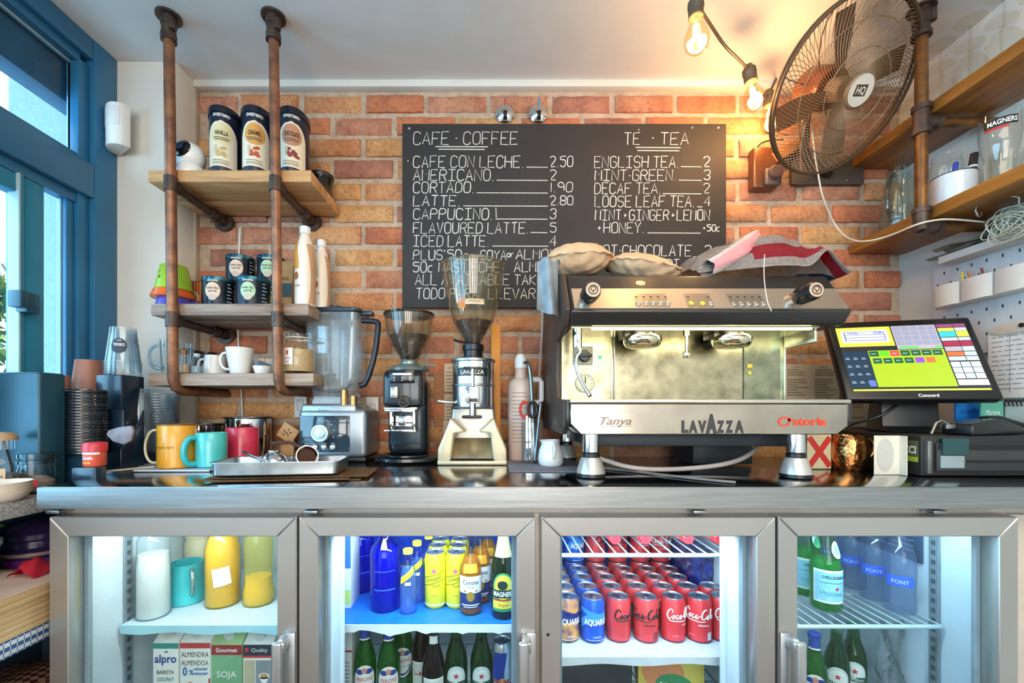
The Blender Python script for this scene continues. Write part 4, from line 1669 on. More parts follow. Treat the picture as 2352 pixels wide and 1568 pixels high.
b.tube([(.004, -.026, .064), (.004, -.044, .066), (.004, -.052, .05), (.003, -.046, .03), (.002, -.036, .024)], .0042, 8, smooth=2)
b.done('handle', CERAM, t)

# ================================================================ espresso machine
em = thing('espresso_machine', 'two-group stainless steel espresso machine with a black framed control panel', 'espresso machine', (.51, 1.28, T))
EBL = mat('machine_black', '#2b2826', .35, .1, var=.08, coat=.2)
EST = mat('machine_steel', '#b3a99c', .16, 1, var=.10, vs=4, stretch=(3, 3, 3), bump=.02)
EMI = mat('machine_mirror', '#a8a084', .24, 1, var=.22, vs=22, bump=.06, bs=40)
x0, x1 = .182, .848
b = B()
b.prism([(1.100, 1.553), (1.018, 1.445), (1.042, 1.416), (1.30, 1.416), (1.30, 1.556), (1.125, 1.556)], 'x', x0, x1, .006, 3)
b.done('head', EBL, em, w=True)
nrm = Vector((0, -.796, .605))
dr = Vector((0, .605, .796))


def fas(x, v, o=.0):
    return Vector((x, 1.018, 1.445)) + dr * v + nrm * o


b = B()
for xa, xb, m_ in ((x0 + .008, x1 - .008, 0),):
    b.grid(lambda u, v: fas(xa + (xb - xa) * u, .006 + .074 * v, .003), 1, 1)
    b.grid(lambda u, v: fas(xa + (xb - xa) * u, .006 + .074, .003 * (1 - v)), 1, 1)
    b.grid(lambda u, v: fas(xa + (xb - xa) * u, .006, .003 * v), 1, 1)
fas_o = b.done('control_panel', mat('fascia_steel', '#d6c6b2', .38, .85, var=.06, vs=4), em, w=True, smooth=0)
fx = lambda px: (px - CX) * 1.026 / FPX
FM = nrm.to_track_quat('Z', 'Y').to_matrix()
BTN = mat('button_chrome', '#d5d2cb', .2, .8)
BTY = mat('button_yellow', '#e6c84a', .3)
for i, (px, v) in enumerate([(1467 + 17 * k, .022) for k in range(5)] + [(1588, .022), (1614, .021), (1634, .021)] + [(1687 + 17 * k, .020) for k in range(5)]):
    b = B()
    p = fas(fx(px), v, .003)
    b.lathe([(.0062, 0), (.0062, .003), (.0045, .004), (.0, .0038)], p, 16, M=FM)
    b.done('button', BTY if i in (5, 6) else BTN, em, w=True)
b = B()
for px in [1467 + 17 * k for k in range(5)] + [1588, 1634] + [1687 + 17 * k for k in range(5)]:
    f = lambda u, v: fas(fx(px) + u, .047 + v, .0036)
    b.disc(0, 0, .0032, .0022, f, 8, 1)
    b.disc(0, -.010, .0012, .0012, f, 6, 1)
b.done('panel_symbols', INKK, em, w=True, smooth=0)
for px0, px1 in ((1460, 1538), (1580, 1640), (1680, 1760)):
    b = B()
    b.grid(lambda u, v: fas(fx(px0) + (fx(px1) - fx(px0)) * u, .010 + .05 * v, .0032), 1, 1)
    b.done('keypad_overlay', mat('overlay_steel', '#b9ab98', .3, .8), em, w=True, smooth=0)
KM = Vector((0, -1, .03)).normalized().to_track_quat('Z', 'Y').to_matrix()
for px in (1346, 1822):
    p = fas(fx(px), .036, .0)
    b = B()
    b.lathe([(.015, -.004), (.015, .034)], p, 20, M=KM)
    b.mi = 1
    b.lathe([(0, .030), (.017, .030), (.0205, .038), (.0215, .055), (.0205, .080), (.0175, .088), (0, .088)], p, 12, M=KM)
    b.mi = 2
    b.lathe([(0, .0889), (.0160, .0886), (.0164, .087)], p, 20, M=KM)
    o = b.done('steam_knob', [CHROME, mat('knob_black', '#15191f', .25, coat=.4), mat('knob_disc', '#c9a98b', .4)], em, w=True, smooth=30)
    b = B()
    q = p + KM @ Vector((0, 0, .0894))
    ux, uz = Vector((1, 0, 0)), Vector((0, 0, 1))
    b.disc(0, 0, .011, .011, lambda u, v: q + ux * u + uz * v, 18, 1, .8)
    b.disc(0, .002, .006, .006, lambda u, v: q + ux * u + uz * v, 12, 1, .72)
    b.rect(-.0008, .0008, -.008, .0, lambda u, v: q + ux * u + uz * v)
    b.done('steam_symbol', INKK, o, w=True, smooth=0)

b = B()
b.prism([(x0, 1.226), (x0, 1.178), (x0 + .026, 1.152), (x1 - .028, 1.152), (x1 - .002, 1.172), (x1 - .002, 1.226)], 'y', 1.03, 1.42, .002, 1)
b.done('drip_tray_front', EST, em, w=True)
b = B()
b.box(x0 - .002, x1, 1.022, 1.20, 1.2265, 1.236, .003)
b.done('drip_tray_rim', mat('rim_steel', '#d8cfc0', .22, .95, var=.05), em, w=True)
for s_, xa, xb in ((0, x1 - .001, x1 + .012), (1, x0 - .010, x0 + .001)):
    b = B()
    b.prism([(1.034, 1.236), (1.034, 1.182), (1.055, 1.160), (1.42, 1.160), (1.42, 1.236)], 'x', xa, xb, .004, 2)
    b.done('end_cap', EBL, em, w=True)
b = B()
for i in range(22):
    b.box(x0 + .03 + i * .028, x0 + .042 + i * .028, 1.05, 1.18, 1.2362, 1.2375)
b.done('drip_grille', DSTEEL, em, w=True)
# side panel towards the grinders
b = B()
b.prism([(1.05, 1.17), (1.05, 1.236), (1.16, 1.240), (1.178, 1.30), (1.16, 1.395), (1.045, 1.416), (1.018, 1.45), (1.096, 1.556), (1.14, 1.566), (1.48, 1.566), (1.50, 1.54), (1.50, 1.19), (1.46, 1.15), (1.07, 1.15)], 'x', .168, .1815, .004, 2)
b.done('side_panel', mat('side_panel_brown', '#4b3d35', .45, .2, var=.1), em, w=True)
b = B()
b.box(.183, .80, 1.20, 1.50, 1.152, 1.556, .004)
b.done('boiler_body', DSTEEL, em, w=True)
b = B()
b.box(.186, .322, 1.188, 1.20, 1.236, 1.42)
b.box(.330, .685, 1.190, 1.20, 1.236, 1.42)
b.mi = 1
b.box(.690, .796, 1.190, 1.20, 1.236, 1.42)
b.mi = 2
b.box(.3215, .327, 1.182, 1.20, 1.236, 1.42, .001)
b.box(.3305, .334, 1.185, 1.20, 1.236, 1.42, .001)
b.box(.796, .802, 1.07, 1.20, 1.38, 1.42, .001)
b.box(.7955, .801, 1.182, 1.20, 1.236, 1.42, .001)
b.done('splash_back', [EMI, mat('splash_dark', '#8d9078', .3, .9, var=.25, vs=20), mat('edge_bright', '#eae6d0', .15, .9)], em, w=True)
b = B()
b.box(.19, .80, 1.06, 1.19, 1.4125, 1.417)
b.done('head_underside', mat('underside_steel', '#b9b594', .22, .95, var=.1), em, w=True)
b = B()
b.box(.24, .78, 1.056, 1.066, 1.408, 1.4135, .001)
b.done('work_light', lamp_mat('led_warm', '#fff2b8', 5), em, w=True)
area('espresso_led', (.51, 1.072, 1.404), (math.radians(28), 0, 0), .56, .02, .3, (1, .90, .50))
YG = 1.105
for px in (1475, 1680):
    gx = (px - CX) * YG / FPX
    b = B()
    b.lathe([(.0, 1.370), (.032, 1.370), (.0345, 1.371)] + [(.0345 + .0135 * math.sin(k * PI / 12), 1.391 - .020 * math.cos(k * PI / 12)) for k in range(1, 7)] + [(.048 * math.cos(k * PI / 12), 1.391 + .018 * math.sin(k * PI / 12)) for k in range(1, 6)] + [(0, 1.409)], (gx, YG, 0), 36)
    o = b.done('group_head', mat('brass_chrome', '#dcd3b4', .08, 1, var=.04), em, w=True, smooth=75)
    b = B()
    b.cyl((gx, YG, 1.402), (gx, YG, 1.418), .030, n=24)
    b.box(gx - .045, gx - .01, YG, YG + .06, 1.396, 1.415, .004)
    b.cyl((gx, YG + .02, 1.398), (gx, 1.20, 1.398), .018, n=16)
    b.done('group_neck', EBL, o, w=True)
gx = (1577 - CX) * 1.10 / FPX
b = B()
b.cyl((gx, 1.10, 1.412), (gx, 1.10, 1.40), .009, n=16)
b.cyl((gx, 1.10, 1.402), (gx, 1.10, 1.355), .0042, n=12)
b.lathe([(.0, 1.343), (.009, 1.343), (.011, 1.348), (.011, 1.356), (.004, 1.36)], (gx, 1.10, 0), 18)
b.done('water_outlet', mat('brass_chrome', '#dcd3b4', .08, 1), em, w=True)
b = B()
b.tube([(.212, 1.11, 1.412), (.214, 1.10, 1.375), (.222, 1.10, 1.360), (.206, 1.10, 1.345), (.212, 1.09, 1.30), (.236, 1.06, 1.245)], .0055, 10, smooth=2)
b.cyl((.214, 1.11, 1.416), (.214, 1.11, 1.372), .012, n=14)
b.done('steam_wand', CHROME, em, w=True)
b = B()
sx = lambda px: (px - CX) * 1.188 / FPX
sz = lambda py: CAMZ - (py - CY) * 1.188 / FPX
b.box(sx(1316), sx(1361), 1.184, 1.188, sz(838), sz(796), .003)
b.mi = 1
b.lathe([(.0, .016), (.014, .015), (.017, .006), (.017, 0)], (sx(1341), 1.184, sz(818)), 20, M=Matrix.Rotation(PI / 2, 3, 'X'))
b.box(sx(1341) - .018, sx(1341) + .018, 1.163, 1.172, sz(818) - .004, sz(818) + .004, .002, M=None)
b.done('power_switch', [mat('switch_plate', '#a8a488', .4), BLACK], em, w=True)
b = B()
b.lathe([(0, .004), (.0045, .003), (.005, 0)], (sx(1378), 1.188, sz(820)), 14, M=Matrix.Rotation(PI / 2, 3, 'X'))
b.done('indicator_lamp', lamp_mat('led_green', '#1fae6a', 1.2), em, w=True)
b = B()
b.lathe([(0, .004), (.005, .003), (.0055, 0)], (sx(1722), 1.190, sz(856)), 14, M=Matrix.Rotation(PI / 2, 3, 'X'))
b.box(sx(1716), sx(1728), 1.187, 1.190, sz(845), sz(836), .001)
b.done('level_lamp', mat('lamp_yellow', '#d8c33a', .3), em, w=True)
b = B()
c = (sx(1343), 1.186, sz(880))
b.lathe([(.026, 0), (.026, .006), (.023, .008), (.022, .005), (0, .005)], c, 28, M=Matrix.Rotation(PI / 2, 3, 'X'))
b.mi = 1
b.box(c[0] - .001, c[0] + .001, 1.178, 1.180, c[2] - .002, c[2] + .016)
for i in range(9):
    a = -.6 + i * .55
    b.box(c[0] + .018 * math.sin(a) - .001, c[0] + .018 * math.sin(a) + .001, 1.1795, 1.181, c[2] + .018 * math.cos(a) - .001, c[2] + .018 * math.cos(a) + .001)
b.done('pressure_gauge', [mat('gauge_face', '#d6cfae', .3), INKK], em, w=True)
b = B()
g = flat((0, 1.0293, 0))
zx = lambda px: (px - CX) * 1.03 / FPX
zz = lambda py: CAMZ - (py - CY) * 1.03 / FPX
for s, px, w_ in (('L', 1573, .0165), ('A', 1592, .0215), ('V', 1613, .0205), ('Z', 1655, .0175), ('Z', 1675, .0175), ('A', 1698, .0220)):
    b.text(s, lambda u, v: g(zx(px) + u, zz(992) + v), .037, width=w_, bold=.07)
b.text('A', lambda u, v: g(zx(1634) + u, zz(992) + v), .056, width=.028, bold=.09)
b.done('maker_lettering', mat('letter_charcoal', '#33302f', .4), em, w=True, smooth=0)
b = B()
b.text('Tanya', lambda u, v: g(zx(1415) + u, zz(975) + v), .026, width=.075, bold=.015, shear=.4)
b.rect(zx(1376), zx(1452), zz(979), zz(978), g)
b.done('model_lettering', mat('letter_bronze', '#7d6858', .35, .6), em, w=True, smooth=0)
b = B()
b.disc(zx(1801), zz(968), .0155, .012, g, 26, 1, .62)
b.text('storia', lambda u, v: g(zx(1860) + u, zz(976) + v), .027, width=.080, bold=.04)
b.disc(zx(1815), zz(963), .006, .005, g, 10, 1)
b.done('orange_lettering', mat('letter_orange', '#e04a2e', .4), em, w=True, smooth=0)
for px, yy in ((1357, 1.065), (1828, 1.055), (1637, 1.40), (1300, 1.43), (1022 + 600, 1.43)):
    if px == 1622:
        continue
    fx_ = (px - CX) * yy / FPX
    b = B()
    b.lathe([(.020, 1.155), (.020, 1.108), (.017, 1.106)], (fx_, yy, 0), 26)
    b.mi = 1
    b.lathe([(.017, 1.108), (.021, 1.104), (.021, 1.096), (.018, 1.094)], (fx_, yy, 0), 26)
    b.mi = 2
    b.lathe([(.022, 1.095), (.026, 1.088), (.034, 1.060), (.035, 1.055)], (fx_, yy, 0), 26)
    b.mi = 1
    b.lathe([(.035, 1.056), (.035, T + .002), (.033, T + .0005), (0, T + .0005)], (fx_, yy, 0), 26)
    b.done('foot', [CHROME, BLACK, mat('foot_grey', '#c9c4bc', .3, .5)], em, w=True)
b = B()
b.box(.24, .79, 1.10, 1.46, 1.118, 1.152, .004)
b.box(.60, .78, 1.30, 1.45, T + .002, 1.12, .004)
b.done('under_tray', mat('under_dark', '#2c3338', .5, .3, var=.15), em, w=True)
b = B()
b.tube([(X(1378, 1.16), 1.16, T + .035), (X(1450, 1.12), 1.12, T + .012), (X(1560, 1.12), 1.12, T + .010), (X(1680, 1.14), 1.14, T + .022), (X(1735, 1.2), 1.2, T + .05), (X(1745, 1.26), 1.26, T + .08)], .0065, 10, smooth=3)
b.done('drain_hose', mat('hose_grey', '#b9aea6', .35), em, w=True)
cd = B()
cd.tube([(X(1385, 1.2), 1.2, T + .004), (X(1470, 1.12), 1.12, T + .004), (X(1560, 1.04), 1.04, T + .004), (X(1640, .985), .985, T + .004), (X(1690, .96), .96, T + .004)], .0032, 8, smooth=3)
tag(cd.done('power_cord', mat('cord_grey', '#7f7873', .4)), 'grey cord lying across the worktop under the espresso machine', 'cord')
cd = B()
cd.tube([(.150, 1.36, 1.58), (.152, 1.33, 1.50), (.155, 1.45, 1.37), (.150, 1.48, 1.25), (.15, 1.50, 1.06)], .004, 8, smooth=3)
tag(cd.done('power_cord', mat('cord_pink', '#c9a79a', .5)), 'thin pinkish cord hanging down beside the espresso machine side panel', 'cord')
cd = B()
cd.tube([(X(1762, 1.07), 1.08, 1.60), (X(1760, 1.02), 1.03, 1.53), (X(1762, 1.0), 1.0, 1.46), (X(1772, 1.0), 1.0, 1.44)], .0012, 6, smooth=2)
tag(cd.done('loose_thread', mat('thread_cream', '#e2d3c0', .7)), 'loose pale thread hanging from the towel over the control panel', 'thread')

# cloths on top of the machine
MT = 1.5565


def cushion(label, px0, px1, y, z0, h, dz, seed, mt):
    xa, xb = X(px0, y), X(px1, y)
    t = thing('cloth_bag', label, 'cloth', ((xa + xb) / 2, y, z0))
    rd = random.Random(seed)
    ph = [rd.uniform(0, 6) for _ in range(8)]
    hx, hy = (xb - xa) / 2, .075

    def fn(u, v):
        a, c = 2 * PI * u, PI * (v - .5)
        cc, sc = math.cos(c), math.sin(c)
        ex = lambda q, e: math.copysign(abs(q) ** e, q)
        p = Vector((hx * ex(math.cos(a), .75) * ex(cc, .6), hy * ex(math.sin(a), .75) * ex(cc, .6), h / 2 + h / 2 * ex(sc, .85)))
        r = math.hypot(p.x / hx, p.y / hy)
        p.z = h / 2 + (p.z - h / 2) * max(.12, 1 - .75 * r ** 5)
        w_ = .0022 * math.sin(p.x * 150 + ph[0] + 3 * math.sin(p.y * 60 + ph[1])) + .0015 * math.sin(p.y * 210 + p.x * 70 + ph[2])
        return p + Vector((0, 0, w_ * r)) + Vector((0, w_ * .8 * r, dz * (p.x / hx)))
    b = B()
    b.grid(fn, 72, 28)
    bmesh.ops.remove_doubles(b.bm, verts=b.bm.verts, dist=1e-5)
    b.done('stuffed_cover', mt, t, smooth=180)
    b = B()
    b.tube([Vector((hx * 1.0 * math.copysign(abs(math.cos(a)) ** .75, math.cos(a)), hy * math.copysign(abs(math.sin(a)) ** .75, math.sin(a)), h / 2 + dz * math.copysign(abs(math.cos(a)) ** .75, math.cos(a)) + .002 * math.sin(17 * a))) for a in [2 * PI * i / 64 for i in range(64)]], .0028, 6, closed=True)
    b.done('seam', mt, t)


LIN = mat('linen_beige', '#dfb78e', .95, var=.10, vs=22, bump=.5, bs=160)
t = thing('dark_tea_towel', 'dark folded cloth squeezed under the two beige cloth bags', 'cloth', (.29, 1.28, MT))
b = B()
for i in range(3):
    b.grid(lambda u, v: Vector((-.12 + .27 * u, -.07 + .16 * v, .003 + i * .011 + .003 * math.sin(9 * u + 4 * v + i))), 18, 8, .008)
b.done('folded_cloth', mat('cloth_dark', '#3c3634', .95, var=.2), t)
cushion('plump beige cloth bag resting over the steam knob corner of the espresso machine', 1247, 1404, 1.22, MT + .034, .082, .004, 1, LIN)
cushion('flatter beige cloth bag sloping down beside the plump one', 1392, 1560, 1.22, MT + .018, .066, -.018, 2, LIN)
t = thing('grey_cloth', 'blue grey cloth hanging down the machine side under the plump beige bag', 'cloth', (.16, 1.22, MT - .12))
b = B()
b.grid(lambda u, v: Vector((-.046 + .050 * u - .006 * (1 - v) * (1 - u), -.125 + .018 * math.sin(7 * u + 2 * v), (.030 - .02 * u) + (.125 + .02 * u) * v + .004 * math.sin(8 * u))), 14, 14, .003)
b.grid(lambda u, v: Vector((-.046 + .050 * u + .03 * v, -.125 + .018 * math.sin(7 * u + 2) + .12 * v, .156 + .004 * math.sin(8 * u) + .012 * math.sin(v * PI))), 14, 8, .003)
b.done('cloth_sheet', mat('cloth_blue_grey', '#c6d0d8', .95, var=.1, vs=30, bump=.4), t)

t = thing('striped_towel', 'crumpled grey towel with red stripes on top of the espresso machine', 'towel', (.72, 1.24, MT))
TG = mat('towel_grey', '#bcb2ab', .97, var=.12, vs=90, bump=.5, bs=300)
TR = mat('towel_red', '#b0303c', .95, var=.08, vs=60)
TP = mat('towel_pink', '#e39a9c', .95, var=.06, vs=60)
TL = mat('towel_light', '#c9c0ba', .95, var=.06, vs=60)


def interp(k, pts):
    for (a, p), (c, q) in zip(pts, pts[1:]):
        if a <= k <= c:
            s = (k - a) / (c - a)
            s = s * s * (3 - 2 * s)
            return p + (q - p) * s
    return pts[-1][1]


def towel(u, v):
    hu = interp(u, ((0, .045), (.10, .090), (.33, .125), (.5, .142), (.62, .146), (.74, .132), (.84, .085), (.93, .035), (1.0, .0)))
    hv = interp(v, ((0, .12), (.12, .50), (.30, .88), (.5, 1.0), (1, .5)))
    x = -.190 + .385 * u + .006 * math.sin(7 * v)
    y = -.125 + .27 * v + .010 * math.sin(9 * u) - .02 * u * (1 - v)
    z = .004 + hu * hv + .004 * math.sin(21 * u + 9 * v) * (1 - abs(2 * u - 1)) * v + .003 * math.sin(34 * v - 11 * u) * v
    if u > .68:
        z += .052 * math.exp(-((u - .86) / .085) ** 2) * max(0, 1 - v / .55)
    return Vector((x, y, max(z, .003)))


b = B()
nu, nv = 90, 80
b.grid(towel, nu, nv, .0035)
for i_, f in enumerate(list(b.bm.faces)):
    q = i_ % (nu * nv)
    u, v = (q // nv + .5) / nu, (q % nv + .5) / nv
    if u > .38 and .06 < v < .20:
        f.material_index = 1
    elif u > .40 and v < .02:
        f.material_index = 3
b.done('towel_sheet', [TG, TR, TP, TL], t, smooth=180)
b = B()
P0, P1, P2, P3 = Vector((-.165, -.115, .022)), Vector((-.09, -.10, .060)), Vector((-.03, -.07, .105)), Vector((.015, -.02, .140))
bz = lambda k: P0 * (1 - k) ** 3 + P1 * 3 * k * (1 - k) ** 2 + P2 * 3 * k * k * (1 - k) + P3 * k ** 3


def roll(u, v):
    c = bz(u)
    a = 2 * PI * v
    r = .024 + .006 * math.sin(u * PI) + .002 * math.sin(5 * a + 9 * u)
    return c + Vector((.5 * math.cos(a) * r, -.55 * math.cos(a) * r * 1.2, math.sin(a) * r * .9))


b.grid(roll, 34, 26)
for f in b.bm.faces:
    c = f.calc_center_median()
for i_, f in enumerate(list(b.bm.faces)):
    k = (i_ % 26) / 26
    if (k < .12 or k > .90):
        f.material_index = 1
    elif k < .20:
        f.material_index = 2
b.done('rolled_fold', [TG, TP, TL], t, smooth=180)
b = B()
b.grid(lambda u, v: Vector((-.075 + .17 * u + .01 * v, -.02 + .05 * v - .004 * math.sin(9 * u), .125 + .030 * math.sin(u * PI * .8) - (1 - v) * (.012 + .040 * max(0, 1 - abs(u - .55) / .25)) + .003 * math.sin(20 * u))), 26, 12, .0035)
b.done('top_flap', [TG], t, smooth=180)
b = B()
b.grid(lambda u, v: Vector((.085 + .10 * u, -.10 + .06 * v, .003 + .030 * math.sin(u * PI) * (.4 + .6 * v))), 12, 6, .003)
b.done('blue_lining', mat('towel_blue', '#2f4f74', .95), t)

# menu sheets behind the machine
for px0, px1, py0, py1, lb in ((1800, 1928, 836, 1010, 'large cream menu sheet on the bricks between the espresso machine and the till screen'), (1950, 1998, 905, 980, 'small cream menu sheet on the bricks under the till screen')):
    y = 1.538
    xa, xb, za, zb = X(px0, y), X(px1, y), Z(py1, y), Z(py0, y)
    b = B()
    b.box(xa, xb, y, y + .0015, za, zb)
    b.mi = 1
    f = flat((0, y - .0006, 0))
    rd = random.Random(px0)
    n = int((zb - za) / .009) - 2
    for c in range(2 if px1 - px0 > 60 else 1):
        cx0 = xa + .012 + c * (xb - xa) * .5
        for k in range(n):
            if rd.random() < .15:
                continue
            b.rect(cx0, cx0 + (xb - xa) * (.42 if px1 - px0 > 60 else .8) * rd.uniform(.45, .95), zb - .022 - k * .009, zb - .0185 - k * .009, f)
        b.text('COFFEE' if c == 0 else 'DRINKS', lambda u, v: f(cx0 + .03 + u, zb - .014 + v), .010, width=.03)
    tag(b.done('menu_sheet', [mat('menu_cream', '#cfbf9f', .85, var=.05), mat('menu_ink', '#8b7b63', .85)], smooth=0), lb, 'menu')

# ================================================================ chalkboard
GL = {'A': '00-26-40 12-32', 'B': '00-06-36-45-44-33-03 33-42-41-30-00', 'C': '45-36-16-05-01-10-30-41', 'D': '00-06-26-45-41-20-00', 'E': '46-06-00-40 03-33', 'F': '46-06-00 03-33',
      'G': '45-36-16-05-01-10-30-41-43-23', 'H': '00-06 40-46 03-43', 'I': '06-46 26-20 00-40', 'J': '46-41-30-10-01', 'K': '00-06 46-03-40', 'L': '06-00-40', 'M': '00-06-23-46-40', 'N': '00-06-40-46',
      'O': '16-05-01-10-30-41-45-36-16', 'P': '00-06-36-45-44-33-03', 'Q': '16-05-01-10-30-41-45-36-16 22-40', 'R': '00-06-36-45-44-33-03 23-40', 'S': '45-36-16-05-04-13-33-42-41-30-10-01', 'T': '06-46 26-20',
      'U': '06-01-10-30-41-46', 'V': '06-20-46', 'W': '06-10-23-30-46', 'X': '00-46 06-40', 'Y': '06-23-46 23-20', 'Z': '06-46-00-40', '0': '16-05-01-10-30-41-45-36-16', '1': '15-26-20', '2': '05-16-36-45-44-00-40',
      '3': '05-16-36-45-44-33-23 33-42-41-30-10-01', '4': '30-36-02-42', '5': '46-06-04-34-43-41-30-10-01', '8': '16-05-04-13-33-44-45-36-16 13-02-01-10-30-41-42-33', '9': '41-44-36-16-05-04-13-33-44 ', '6': '45-36-16-05-01-10-30-41-42-33-13-02',
      '.': '10-20', '-': '13-33', '+': '13-33 24-22', "'": '16-15', 'c': '34-14-03-01-10-30', 'o': '14-03-01-10-30-41-43-34-14', 'r': '00-04 03-14-34', '_': '00-40'}
ROUND = set('BCDGJOPQRSU0235689cor')
yb = 1.524
cbx0, cbx1, cbz0, cbz1 = X(924, yb), X(1668, yb), Z(706, yb), Z(284, yb)
t = thing('chalkboard', 'large black chalkboard with the handwritten coffee and tea price list', 'chalkboard', ((cbx0 + cbx1) / 2, yb, cbz0))
b = B()
b.box(cbx0, cbx1, yb, yb + .012, cbz0, cbz1, .001)
b.mi = 1
f = flat((0, yb - .0004, 0))
b.done('board', [mat('chalkboard_black', '#3a3431', .75, var=.14, vs=5, hx2='#2e2a29')], t, w=True)
rd = random.Random(21)


def chalk(bm, s, px0, px1, base, cap, y=yb, wgt=.0018):
    """capital letters drawn as chalk strokes between two photo columns"""
    cap *= .92
    tot = sum((.45 if c in ".'1 -" else 1.0) for c in s)
    x, adv = px0, (px1 - px0) / tot
    for c in s:
        w_ = adv * (.45 if c in ".'1 -" else 1.0)
        if c in GL:
            for st in GL[c].split():
                pts = [(int(q[0]) / 4, int(q[1]) / 6) for q in st.split('-')]
                j = lambda: rd.uniform(-.035, .035)
                sc = 1.0 if c.isupper() or c.isdigit() else .95
                pp = [Vector((X(x + w_ * (.06 + .76 * a + j() * .6) + (b_ * .06 * w_), y), y - .0008, Z(base - cap * sc * (b_ + j()), y))) for a, b_ in pts]
                bm.tube(pp, wgt * rd.uniform(.85, 1.15), 5, flatten=(0, 1, 0), smooth=(1 if c in ROUND else 0))
        x += w_


def rule(bm, px0, px1, py, wgt=.0017):
    bm.tube([Vector((X(px0, yb), yb - .0008, Z(py, yb))), Vector((X(px1, yb), yb - .0008, Z(py + .6, yb)))], wgt, 5, flatten=(0, 1, 0))


CH = mat('chalk_white', '#d9d2c8', .9, var=.08, vs=60)
rows = [
    ('CAFE - COFFEE', 948, 1192, 332, 31, None, None, None), ("CAFE CON LECHE.", 948, 1206, 385, 29, (1209, 1258, 384), '2.50', 1262),
    ('AMERICANO.', 948, 1138, 415, 28, (1141, 1258, 414), '2', 1262), ('CORTADO.', 948, 1092, 443, 27, (1095, 1258, 443), '1.90', 1262),
    ('LATTE.', 948, 1060, 473, 26, (1064, 1258, 473), '2.80', 1262), ('CAPPUCINO.', 948, 1134, 504, 27, (1138, 1258, 503), '3', 1262),
    ('FLAVOURED LATTE.', 948, 1217, 536, 27, (1219, 1257, 534), '5', 1262), ('ICED LATTE.', 948, 1126, 566, 27, (1131, 1259, 565), '4', 1262),
    ("PLUS'50c", 948, 1080, 597, 25, None, None, None), ('SOYA', 1102, 1165, 597, 24, None, None, None), ('or', 1164, 1182, 590, 14, None, None, None), ('ALMOND', 1184, 1300, 595, 24, None, None, None),
    ('50c MAS LECHE', 948, 1150, 625, 25, None, None, None), ('ALMENDRA', 1180, 1322, 624, 25, None, None, None), ('ALL AVAILABLE', 953, 1172, 654, 27, None, None, None), ('TAKE AWAY', 1180, 1330, 654, 25, None, None, None),
    ('TODO PARA', 955, 1100, 686, 26, None, None, None), ('LLEVAR.', 1120, 1240, 686, 26, None, None, None),
    ('T', 1432, 1453, 332, 29, None, None, None), ('E', 1453, 1472, 332, 29, None, None, None), ('-', 1494, 1506, 330, 29, None, None, None), ('TEA', 1515, 1585, 332, 29, None, None, None),
    ('ENGLISH TEA.', 1364, 1562, 385, 28, (1564, 1611, 383), '2', 1614), ('MINT-GREEN.', 1365, 1556, 415, 27, (1559, 1611, 414), '3', 1615), ('DECAF TEA.', 1364, 1520, 445, 27, (1522, 1611, 445), '2', 1614),
    ('LOOSE LEAF TEA.', 1365, 1598, 475, 27, (1601, 1613, 475), '4', 1616), ('MINT+GINGER+LEMON', 1366, 1632, 506, 26, None, None, None), ('+HONEY.', 1368, 1482, 535, 26, (1487, 1609, 535), None, 0),
    ('+50c', 1612, 1656, 531, 16, None, None, None), ('HOT-CHOCOLATE', 1366, 1590, 588, 27, (1592, 1610, 590), '3', 1617), ('WITH HOT', 1440, 1562, 618, 24, None, None, None)]
for s, a, c, base, cap, ln, pr, pxp in rows:
    b = B()
    chalk(b, s, a, c, base, cap)
    if ln:
        rule(b, *ln)
    if pr:
        chalk(b, pr, pxp, pxp + (18 if len(pr) == 1 else 56), base - 2, cap - 3)
    b.done('chalk_writing', CH, t, w=True)
for q in ((1000, 1121, 337), (1007, 1113, 343), (1460, 1563, 339), (1464, 1560, 346)):
    b = B()
    rule(b, *q, wgt=.0021)
    b.done('chalk_underline', CH, t, w=True)
b = B()
chalk(b, "'", 1460, 1484, 317, 24)
b.tube([at(936, 370, yb - .0008), at(938, 369, yb - .0008)], .003, 6)
b.tube([at(1139, 477, yb - .0008), at(1140, 500, yb - .0008)], .0018, 5)
b.done('chalk_mark', CH, t, w=True)
b = B()
for px, py in ((1590, 293), (1650, 293), (940, 295), (1660, 690)):
    b.cyl(at(px, py, yb + .001), at(px, py, yb - .003), .004, n=10)
b.done('screw', DSTEEL, t, w=True)

# two chrome stop taps above the board
for px, col, lb in ((1160, '#c8483c', 'chrome stop tap with a red marked lever above the chalkboard'), (1236, '#3f8fb0', 'chrome stop tap with a blue marked lever above the chalkboard')):
    o_ = at(px, 262, 1.545)
    t = thing('stop_tap', lb, 'tap', o_)
    Mx = Matrix.Rotation(PI / 2, 3, 'X')
    b = B()
    b.lathe([(.034, 0), (.034, .003), (.024, .014), (.012, .018), (.011, .03), (0, .03)], n=28, M=Mx)
    b.done('escutcheon', CHROME, t)
    b = B()
    b.cyl((0, -.03, -.015), (0, -.03, .040), .007, .0045, n=14)
    b.mi = 1
    b.box(-.004, .004, -.037, -.033, .010, .030, .001)
    b.mi = 2
    b.box(-.006, .006, -.04, -.02, -.035, -.012, .002)
    b.done('lever', [CHROME, mat('tap_mark_' + col[1:4], col, .4), BLACK], t)

